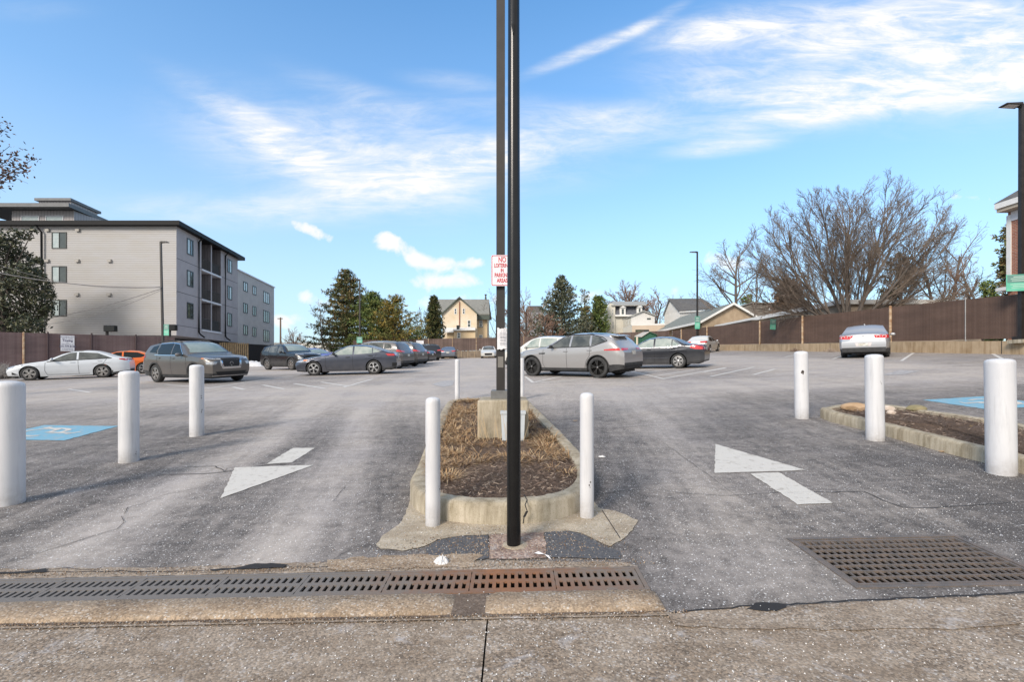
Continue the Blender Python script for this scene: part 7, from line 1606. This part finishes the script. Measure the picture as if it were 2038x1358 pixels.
conifer('narrow dark conifer in the gap right of the spruce', 1166, 80, 610, 690, 44, 66, PINE, 110, 11, .3, lambda t: (1-t)**.45, -.1, .2, 'conifer_tree')
conifer('olive green conifer left of the cream mansard house', 1192, 82, 590, 690, 48, 67, GREENC, 190, 13, .30, lambda t: (1-t)**.55, .4, .3, 'conifer_tree', BARKD, 0, None, 5)
conifer('thin sparse pine top above the gap right of the spruce', 1164, 100, 577, 640, 26, 68, PINE, 40, 9, .3, lambda t: .9-.4*t, -.05, .2, 'pine_tree', BARKD, .3)
conifer('dull green conifer behind the right side of the wide bare tree', 1792, 62, 505, 640, 92, 69, [leafm('dull_needles', (.09, .085, .055)), leafm('dull_needles_brown', (.12, .095, .065))], 110, 12, .36, lambda t: (1-t)**.5, -.1, .1, 'conifer_tree', BARK, .25, None, 4)
conifer('dark green conifer just behind the brick house corner', 2010, 34, 448, 590, 26, 70, PINE, 80, 12, .26, lambda t: (1-t)**.6, -.15, .1, 'conifer_tree', BARKD, .1, None, 4)
conifer('small dark conifer behind the brown-grey house', 1488, 88, 588, 640, 40, 71, GREENC, 60, 10, .36, lambda t: (1-t)**.45, -.1, .15, 'conifer_tree')
conifer('rusty brown conical tree in front of the wide bare tree branches', 1572, 50, 556, 640, 72, 72, [leafm('rusty_leaves', (.16, .10, .06)), leafm('rusty_leaves_dark', (.11, .075, .05))], 110, 12, .3, lambda t: (1-t)**.6, .2, .2, 'conifer_tree', BARK, .1, None, 4)
def broadleaf(name, label, base, blobs, n, size, mats, seed, trunk=None, shell=.55, bark=BARKD, twigs=0):
    T = Tree(name, label, base, seed); r = T.r; tot = sum(b_[3]**2 for b_ in blobs)
    if trunk: T.tr.tube(*trunk, 8, False)
    for (x, y, z, R_) in blobs:
        c = Vector((x, y, z))
        if trunk: T.tr.tube([trunk[0][-1], c.lerp(trunk[0][-1], .5)+rv(r)*.1, c], [.08, .05, .02], 4, False)
        for j in range(int(n*R_*R_/tot)):
            d = rv(r).normalized(); rad = R_*(shell+(1-shell)*r.random())*r.uniform(.75, 1.12); p = c+Vector((d.x*rad, d.y*rad, d.z*rad*.9)); e = (d+rv(r)*.8).normalized(); s = size*r.uniform(.6, 1.4); u = e.cross(rv(r)).normalized()*s; w_ = u.cross(e).normalized()*s*.45; dn = e*s*.3
            T.cr.add([p-u, p+w_-dn*.3, p+u-dn, p-w_-dn*.3], [(0, 1, 2, 3)], min(len(mats)-1, int(r.random()*len(mats))))
        for j in range(int(twigs*R_)):
            d = rv(r).normalized(); T.tr.tube([c, c+d*R_*.6+rv(r)*.1, c+d*R_*1.05], [.03, .018, .008], 3, False)
    T.tr.build('trunk', bark, T.t); T.cr.build('crown', mats, T.t); return T.t
HOL = [leafm('holly_leaf', (0.057, 0.069, 0.039), .45), leafm('holly_leaf_dark', (0.033, 0.042, 0.030), .45), leafm('holly_leaf_light', (0.128, 0.128, 0.075), .4)]
YH = 37.0; kk = F/YH; rr = random.Random(5); bl = []
def hp(px, py, R_, dy=0): q = P(px, py, YH+dy); bl.append((q.x, q.y, q.z, R_))
for px, py, R_ in [(-60, 620, 1.6), (-20, 640, 1.7), (20, 640, 1.6), (60, 630, 1.35), (86, 600, 1.0), (75, 570, 1.15), (50, 550, 1.3), (20, 590, 1.7), (-30, 570, 1.7), (0, 530, 1.5), (40, 515, 1.0), (62, 545, .8), (20, 490, 1.05), (-10, 480, 1.2), (-40, 510, 1.5), (50, 468, .55), (66, 458, .32), (30, 464, .5), (98, 585, .5), (92, 618, .7), (74, 520, .5), (55, 650, 1.2), (0, 660, 1.3), (-40, 660, 1.5)]: hp(px, py, R_, rr.uniform(-1.2, 1.2))
bx = P(5, 690, YH); bx.z = G(bx.x, YH); broadleaf('evergreen_tree', 'dense dark evergreen tree in front of the apartment block at the left edge', bx, bl, 15000, .13, HOL, 81, ([bx-Vector((0, 0, .2)), bx+Vector((.1, 0, 2.2)), Vector((bx.x, YH, 6.5))], [.3, .24, .1]))
DRY = [leafm('dry_oak_leaf', (.10, .06, .045), .6), leafm('dry_oak_leaf_dark', (.045, .03, .026), .6), leafm('dry_oak_leaf_pale', (.22, .145, .11), .6)]
YD = 13.0; bx = Vector((-17.6, YD, G(-17.6, YD))); T = Tree('oak_tree', 'near tree with dry brown leaves, one branch reaching in at the left edge', bx, 82); r = T.r
T.tr.tube([bx-Vector((0, 0, .2)), bx+Vector((.1, 0, 2)), bx+Vector((.4, 0, 6.5))], [.26, .22, .12], 9, False); hub = bx+Vector((.25, 0, 4.3))
for tx, ty in [(68, 315), (40, 300), (45, 340), (20, 290), (28, 330), (5, 318), (8, 345), (-30, 300), (12, 255), (2, 243), (-25, 250), (-60, 280), (-80, 220), (-120, 250), (-200, 200), (-350, 220), (-300, 150), (-420, 260)]:
    e = P(tx, ty, YD+r.uniform(-.5, .5)); mid = hub.lerp(e, .55)+Vector((0, 0, -.1)); T.tr.tube([hub, mid, e], [.05, .022, .006], 4, False)
    for j in range(130):
        c = mid.lerp(e, r.uniform(.1, 1.03))+rv(r)*.10; s = r.uniform(.03, .062); u = rv(r).normalized()*s; w_ = u.cross(rv(r)).normalized()*s*.55; T.cr.add([c-u, c+w_, c+u, c-w_], [(0, 1, 2, 3)], r.choice((0, 0, 1, 2)))
    for j in range(5):
        a = mid.lerp(e, r.random()); T.tr.tube([a, a+rv(r)*.16], [.006, .003], 3, False)
T.tr.build('trunk', BARKD, T.t); T.cr.build('crown', DRY, T.t)
def shrub(label, px, Y, wpx, ytop, n, seed, mats, cat='shrub', name='shrub'):
    b = P(px, 700, Y); b.z = G(b.x, Y); k = F/Y; h = (HY-ytop)/k-b.z; w_ = wpx/2/k; r = random.Random(seed); t = thing(name, label, cat, b); m = MB(b)
    for j in range(n):
        a = r.uniform(0, 2*pi); q = sqrt(r.random()); p0 = b+Vector((w_*.5*q*cos(a), w_*.5*q*sin(a), 0)); e = b+Vector((w_*q*cos(a)*r.uniform(.8, 1.2), w_*q*sin(a), h*(1-.75*q*q)*r.uniform(.6, 1.1))); mid = p0.lerp(e, .5)+rv(r)*.05; m.tube([p0, mid, e], [.012, .009, .004], 3, False)
        for i in range(5): c = mid.lerp(e, r.random()); m.tube([c, c+rv(r)*.11+Vector((0, 0, .05))], [.006, .003], 3, False)
    m.build('stems', mats, t); return t
shrub('grey dead shrub at the nose of the white sedan, left edge', 8, 25.5, 64, 727, 420, 91, mk('dead_shrub', (.30, .275, .25), (.4, .37, .34), 3, .9))
bg_ = random.Random(6)
for px, w_, yt, lb, ml in [(1980, 44, 560, 'dark green bush showing over the brown fence beside the brick house', GREENC), (818, 60, 650, 'dull green bush right of the golden conifer', GREENC)]:
    Yb = 30 if px > 1500 else 72; q = P(px, (yt+690)/2, Yb); bb = P(px, 690, Yb); bb.z = G(bb.x, Yb); R_ = w_/2*Yb/F; zt_ = (HY-yt)/F*Yb
    broadleaf('bush', lb, bb, [(q.x+R_*.5*bg_.uniform(-1, 1), Yb+bg_.uniform(-.4, .4), lerp_(bb.z+.5, zt_-R_*.5, j/5), R_*.75) for j in range(6)], 2600, .09 if Yb < 40 else .16, ml, 92+px, ([bb, bb+Vector((0, 0, 1))], [.1, .05]))

# far wood behind the houses, nobody could count it
def far_wood(px0, px1, Y, ytop, n, seed, mats):
    r = random.Random(seed); m = MB()
    for i in range(n):
        px = r.uniform(px0, px1); b = P(px, 690, Y+r.uniform(-8, 8)); b.z = G(b.x, b.y); h = ((HY-ytop)/F*Y-b.z)*r.uniform(.5, 1.0)
        for j in range(26):
            z = b.z+h*r.uniform(.25, 1); c = Vector((b.x+r.gauss(0, .9), b.y+r.gauss(0, .9), z)); e = c+Vector((r.gauss(0, .7), r.gauss(0, .7), r.uniform(.3, 1.3))); m.tube([c, e], [.035, .015], 3, False); m.mi[-3:] = [r.randrange(len(mats))]*3
        m.tube([b, b+Vector((r.gauss(0, .4), 0, h*.8))], [.12, .04], 4, False)
    o = m.build('far_wood', mats); o['kind'] = 'stuff'
far_wood(780, 1000, 118, 655, 60, 1, [TWIGR, TWIG]); far_wood(1000, 1240, 112, 640, 80, 2, [TWIGR, TWIG]); far_wood(1290, 1560, 112, 612, 120, 3, [TWIGR, TWIG]); far_wood(1540, 1990, 72, 590, 150, 4, [TWIGR, TWIG, TWIGP]); far_wood(540, 700, 118, 676, 40, 5, [TWIGR, TWIG])
# half hidden grey house behind the rusty trees
q = facade(92); dh = thing('grey_house', 'dim grey house with a pale window behind the rusty bare trees', 'house', (P(1062, 690, 92).x, 95, G(4, 92))); off = dh.location.copy()
m = MB(off); m.extr([q(1048, 700), q(1080, 700), q(1080, 622), q(1048, 622)], (0, 8, 0)); m.build('wall', mk('dim_grey_wall', (.20, .20, .22), (.26, .26, .28), 1, .85), dh)
m = MB(off); m.extr([q(1046, 622), q(1082, 622), q(1079, 609), q(1050, 609)], (0, 8, 0)); m.build('roof', DROOF, dh); fwin(dh, off, q, 1053, 636, 1060, 655, WHITE)
# snow heap and the hanging service cables
def heap(px0, px1, py, h, label):
    a, b2 = gp(px0, py), gp(px1, py); r = random.Random(3); m = MB(a); n1_, n2_ = 24, 10; vs = []
    for j in range(n2_):
        for i in range(n1_):
            u_ = i/(n1_-1); v_ = j/(n2_-1); p = a.lerp(b2, u_)+Vector((0, (v_-.5)*2.2, 0)); z = h*sin(pi*u_)**.6*sin(pi*v_)*(.75+.5*r.random()); vs.append((p.x, p.y, G(p.x, p.y)-.02+z))
    m.add(vs, [(j*n1_+i, j*n1_+i+1, (j+1)*n1_+i+1, (j+1)*n1_+i) for j in range(n2_-1) for i in range(n1_-1)]); return tag(m.build('snow_heap', mk('dirty_snow', (.50, .49, .49), (.70, .70, .71), 5, .8, bump=.5, bscale=15) if 'dirty_snow' not in MATS else MATS['dirty_snow'], None, 60), label, 'snow heap')
heap(482, 530, 729, .42, 'low dirty snow heap left of the black compact utility vehicle')
CABLE = mk('cable_sheath', (.16, .155, .16), rough=.6)
def cable(p0, p1, sag, r_, label):
    m = MB(p0); pts = [p0.lerp(p1, k/14)-Vector((0, 0, sag*4*(k/14)*(1-k/14))) for k in range(15)]; m.tube(pts, r_, 5); return tag(m.build('cable', CABLE), label, 'cable', 'service cables on the leaning pole')
pt = P(321, 572, 35.9)
cable(pt, P(-60, 531, 33), .45, .030, 'thick sagging cable from the leaning pole to the left, middle one'); cable(pt+Vector((0, 0, .05)), P(-60, 505, 33), .9, .012, 'thin upper cable from the leaning pole crossing the siding'); cable(pt-Vector((0, 0, .1)), P(60, 640, 39), .25, .022, 'lower cable slanting down left from the leaning pole'); cable(pt-Vector((0, 0, .2)), P(62, 648, 39), .55, .014, 'lowest thin cable slanting down left from the leaning pole')
# ------------------------------------------------------------------ sky, sun, camera
SUN_AZ = radians(214); SUN_EL = radians(31)    # azimuth measured clockwise from +Y
sd = Vector((sin(SUN_AZ)*cos(SUN_EL), cos(SUN_AZ)*cos(SUN_EL), sin(SUN_EL)))
sl = bpy.data.lights.new('sun', 'SUN'); sl.energy = 2.2; sl.angle = radians(17); sl.color = (1, .90, .79)
so = bpy.data.objects.new('sun', sl); COL.objects.link(so); so.rotation_euler = (-sd).to_track_quat('-Z', 'Y').to_euler(); so.location = (-20, -30, 40)
w = bpy.data.worlds.new('World'); SC.world = w; w.use_nodes = True; nt = w.node_tree
for n_ in list(nt.nodes): nt.nodes.remove(n_)
out = N(nt, 'ShaderNodeOutputWorld'); bg = N(nt, 'ShaderNodeBackground'); bg.inputs['Strength'].default_value = 0.1; L(nt, bg.outputs[0], out.inputs[0])
sky = N(nt, 'ShaderNodeTexSky'); sky.sky_type = 'NISHITA'; sky.sun_disc = False; sky.sun_elevation = SUN_EL; sky.sun_rotation = SUN_AZ; sky.air_density = 1.0; sky.dust_density = 0.6; sky.ozone_density = 2.2
tc = N(nt, 'ShaderNodeTexCoord'); sp = N(nt, 'ShaderNodeSeparateXYZ'); L(nt, tc.outputs['Generated'], sp.inputs[0])
dy = math_(nt, 'MAXIMUM', math_(nt, 'ABSOLUTE', sp.outputs[1]), 0.08); u = math_(nt, 'DIVIDE', sp.outputs[0], dy); v = math_(nt, 'DIVIDE', sp.outputs[2], dy)
uv = N(nt, 'ShaderNodeCombineXYZ'); L(nt, u, uv.inputs[0]); L(nt, v, uv.inputs[1])
el = sp.outputs[2]
skyc = mixc(nt, 1.0, sky.outputs['Color'], SKYTINT, 'MULTIPLY')
skyc = mixc(nt, ramp(nt, el, [(0.0, 0.85), (0.16, 0.6), (0.42, 0.2), (0.65, 0.05)]).outputs['Color'], skyc, HORIZON)
def blob(px, py, rx, ry, rot, amp):
    mp = N(nt, 'ShaderNodeMapping'); mp.vector_type = 'TEXTURE'; mp.inputs['Location'].default_value = ((px-CX)/F, (HY-py)/F, 0); mp.inputs['Rotation'].default_value = (0, 0, radians(rot)); mp.inputs['Scale'].default_value = (rx/F, ry/F, 1)
    L(nt, uv.outputs[0], mp.inputs['Vector']); ln = N(nt, 'ShaderNodeVectorMath'); ln.operation = 'LENGTH'; L(nt, mp.outputs[0], ln.inputs[0])
    mr = N(nt, 'ShaderNodeMapRange'); mr.interpolation_type = 'SMOOTHERSTEP'; mr.inputs['From Min'].default_value = 1.25; mr.inputs['From Max'].default_value = 0.0; mr.inputs['To Max'].default_value = amp; L(nt, ln.outputs['Value'], mr.inputs['Value']); return mr.outputs[0]
def total(bl):
    s = None
    for b_ in bl:
        x_ = blob(*b_); s = x_ if s is None else math_(nt, 'ADD', s, x_)
    return s
CIRRUS = [(620, 300, 420, 150, -15, .35), (1000, 330, 420, 90, 5, .3), (1700, 140, 560, 190, 0, .35), (450, 420, 330, 60, 0, .22), (700, 320, 400, 120, -12, .55), (830, 240, 330, 45, -22, .45), (560, 290, 200, 50, -35, .5), (900, 330, 240, 60, 10, .6), (1150, 262, 330, 60, 10, .7), (640, 410, 300, 50, 5, .45), (500, 240, 260, 40, -30, .35), (1010, 215, 360, 40, -3, .35),
          (1720, 60, 460, 90, 3, 1.0), (1830, 165, 380, 75, 6, 1.15), (1500, 180, 260, 60, -8, .7), (1420, 60, 160, 45, 10, .8), (1950, 100, 260, 150, 0, .9), (1440, 292, 150, 24, 6, .8), (1180, 95, 190, 20, 22, .8), (1290, 45, 110, 16, 28, .6), (1560, 240, 300, 40, 8, .6), (60, 20, 160, 30, 0, .12), (900, 160, 140, 26, -5, .35), (330, 410, 320, 40, -4, .25)]
cm = total(CIRRUS)
mp = N(nt, 'ShaderNodeMapping'); mp.inputs['Rotation'].default_value = (0, 0, radians(22)); mp.inputs['Scale'].default_value = (1.1, 4.6, 1); L(nt, uv.outputs[0], mp.inputs['Vector'])
mp2 = N(nt, 'ShaderNodeMapping'); mp2.inputs['Rotation'].default_value = (0, 0, radians(-8)); mp2.inputs['Scale'].default_value = (1.7, 7.5, 1); L(nt, uv.outputs[0], mp2.inputs['Vector'])
n1 = noise(nt, mp.outputs[0], 2.6, 10, .66, 1.6); n2 = noise(nt, mp2.outputs[0], 4.5, 10, .66, .9); n3 = noise(nt, uv.outputs[0], 9, 9, .68, .6)
tex = math_(nt, 'ADD', math_(nt, 'MULTIPLY', n1, .5), math_(nt, 'ADD', math_(nt, 'MULTIPLY', n2, .38), math_(nt, 'MULTIPLY', n3, .12)))
ci = ramp(nt, tex, [(0.33, 0.14), (0.44, .36), (0.54, .66), (0.66, 1.0)]).outputs['Color']
ci = math_(nt, 'POWER', math_(nt, 'MULTIPLY', math_(nt, 'MULTIPLY', math_(nt, 'MINIMUM', cm, 1.35), ci), 1.15, True), 1.15)
CUM = [(812, 503, 80, 26, -35, 1.0), (770, 478, 30, 26, 0, 1.0), (870, 525, 70, 20, -10, .9), (880, 560, 95, 24, 0, 1.0), (940, 523, 32, 16, 0, .9), (625, 462, 62, 17, -22, .85), (615, 592, 60, 20, -20, .8), (1940, 392, 70, 14, 0, .55), (565, 640, 50, 22, 0, .8), (1150, 590, 90, 24, 0, .5), (930, 600, 160, 26, 0, .5), (1440, 520, 90, 40, 0, .5), (1330, 580, 120, 25, 0, .35)]
cu = total(CUM); n4 = noise(nt, uv.outputs[0], 14, 9, .62, .4)
cu = math_(nt, 'MULTIPLY', ramp(nt, math_(nt, 'ADD', math_(nt, 'MULTIPLY', math_(nt, 'SUBTRACT', n4, .52), 1.9), math_(nt, 'MULTIPLY', cu, .62)), [(0.16, 0.0), (0.42, .7), (0.6, 1.0)]).outputs['Color'], ramp(nt, cu, [(0.0, 0.0), (0.25, 1.0)]).outputs['Color'])
back = ramp(nt, math_(nt, 'ADD', math_(nt, 'MULTIPLY', sp.outputs[1], -1.0), math_(nt, 'MULTIPLY', math_(nt, 'SUBTRACT', n1, .5), .9)), [(.0, 0.0), (.35, .85)]).outputs['Color']  # unseen cloud behind the camera, added to whiten the ambient light
over = ramp(nt, math_(nt, 'ADD', el, math_(nt, 'MULTIPLY', math_(nt, 'SUBTRACT', n1, .5), .5)), [(.72, 0.0), (.92, .8)]).outputs['Color']  # unseen cloud overhead, added to make the sky light more neutral
cl = math_(nt, 'MAXIMUM', math_(nt, 'MAXIMUM', ci, cu), math_(nt, 'MAXIMUM', back, over))
cl = math_(nt, 'MULTIPLY', cl, ramp(nt, el, [(0.0, 0.0), (0.015, 1.0)]).outputs['Color'])
skyc = mixc(nt, 1.0, skyc, ramp(nt, math_(nt, 'ADD', el, .5), [(.46, (.06, .055, .05)), (.5, (1, 1, 1))]).outputs['Color'], 'MULTIPLY')
col = mixc(nt, cl, skyc, CLOUD); L(nt, col, bg.inputs['Color'])
cd = bpy.data.cameras.new('camera'); cam = bpy.data.objects.new('camera', cd); COL.objects.link(cam); SC.camera = cam
cd.sensor_fit = 'HORIZONTAL'; cd.sensor_width = 36; cd.lens = F/2038*36; cd.shift_x = 0; cd.shift_y = (HY-679)/2038; cd.clip_start = .05; cd.clip_end = 2000
cam.location = (0, 0, 0); cam.rotation_euler = (pi/2, 0, 0)
SC.view_settings.view_transform = 'Standard'; SC.view_settings.look = 'None'; SC.view_settings.exposure = EXPOSURE; SC.view_settings.gamma = 1.0
SC.render.resolution_x = 1024; SC.render.resolution_y = 683
SC.cycles.max_bounces = 5; SC.cycles.use_denoising = True
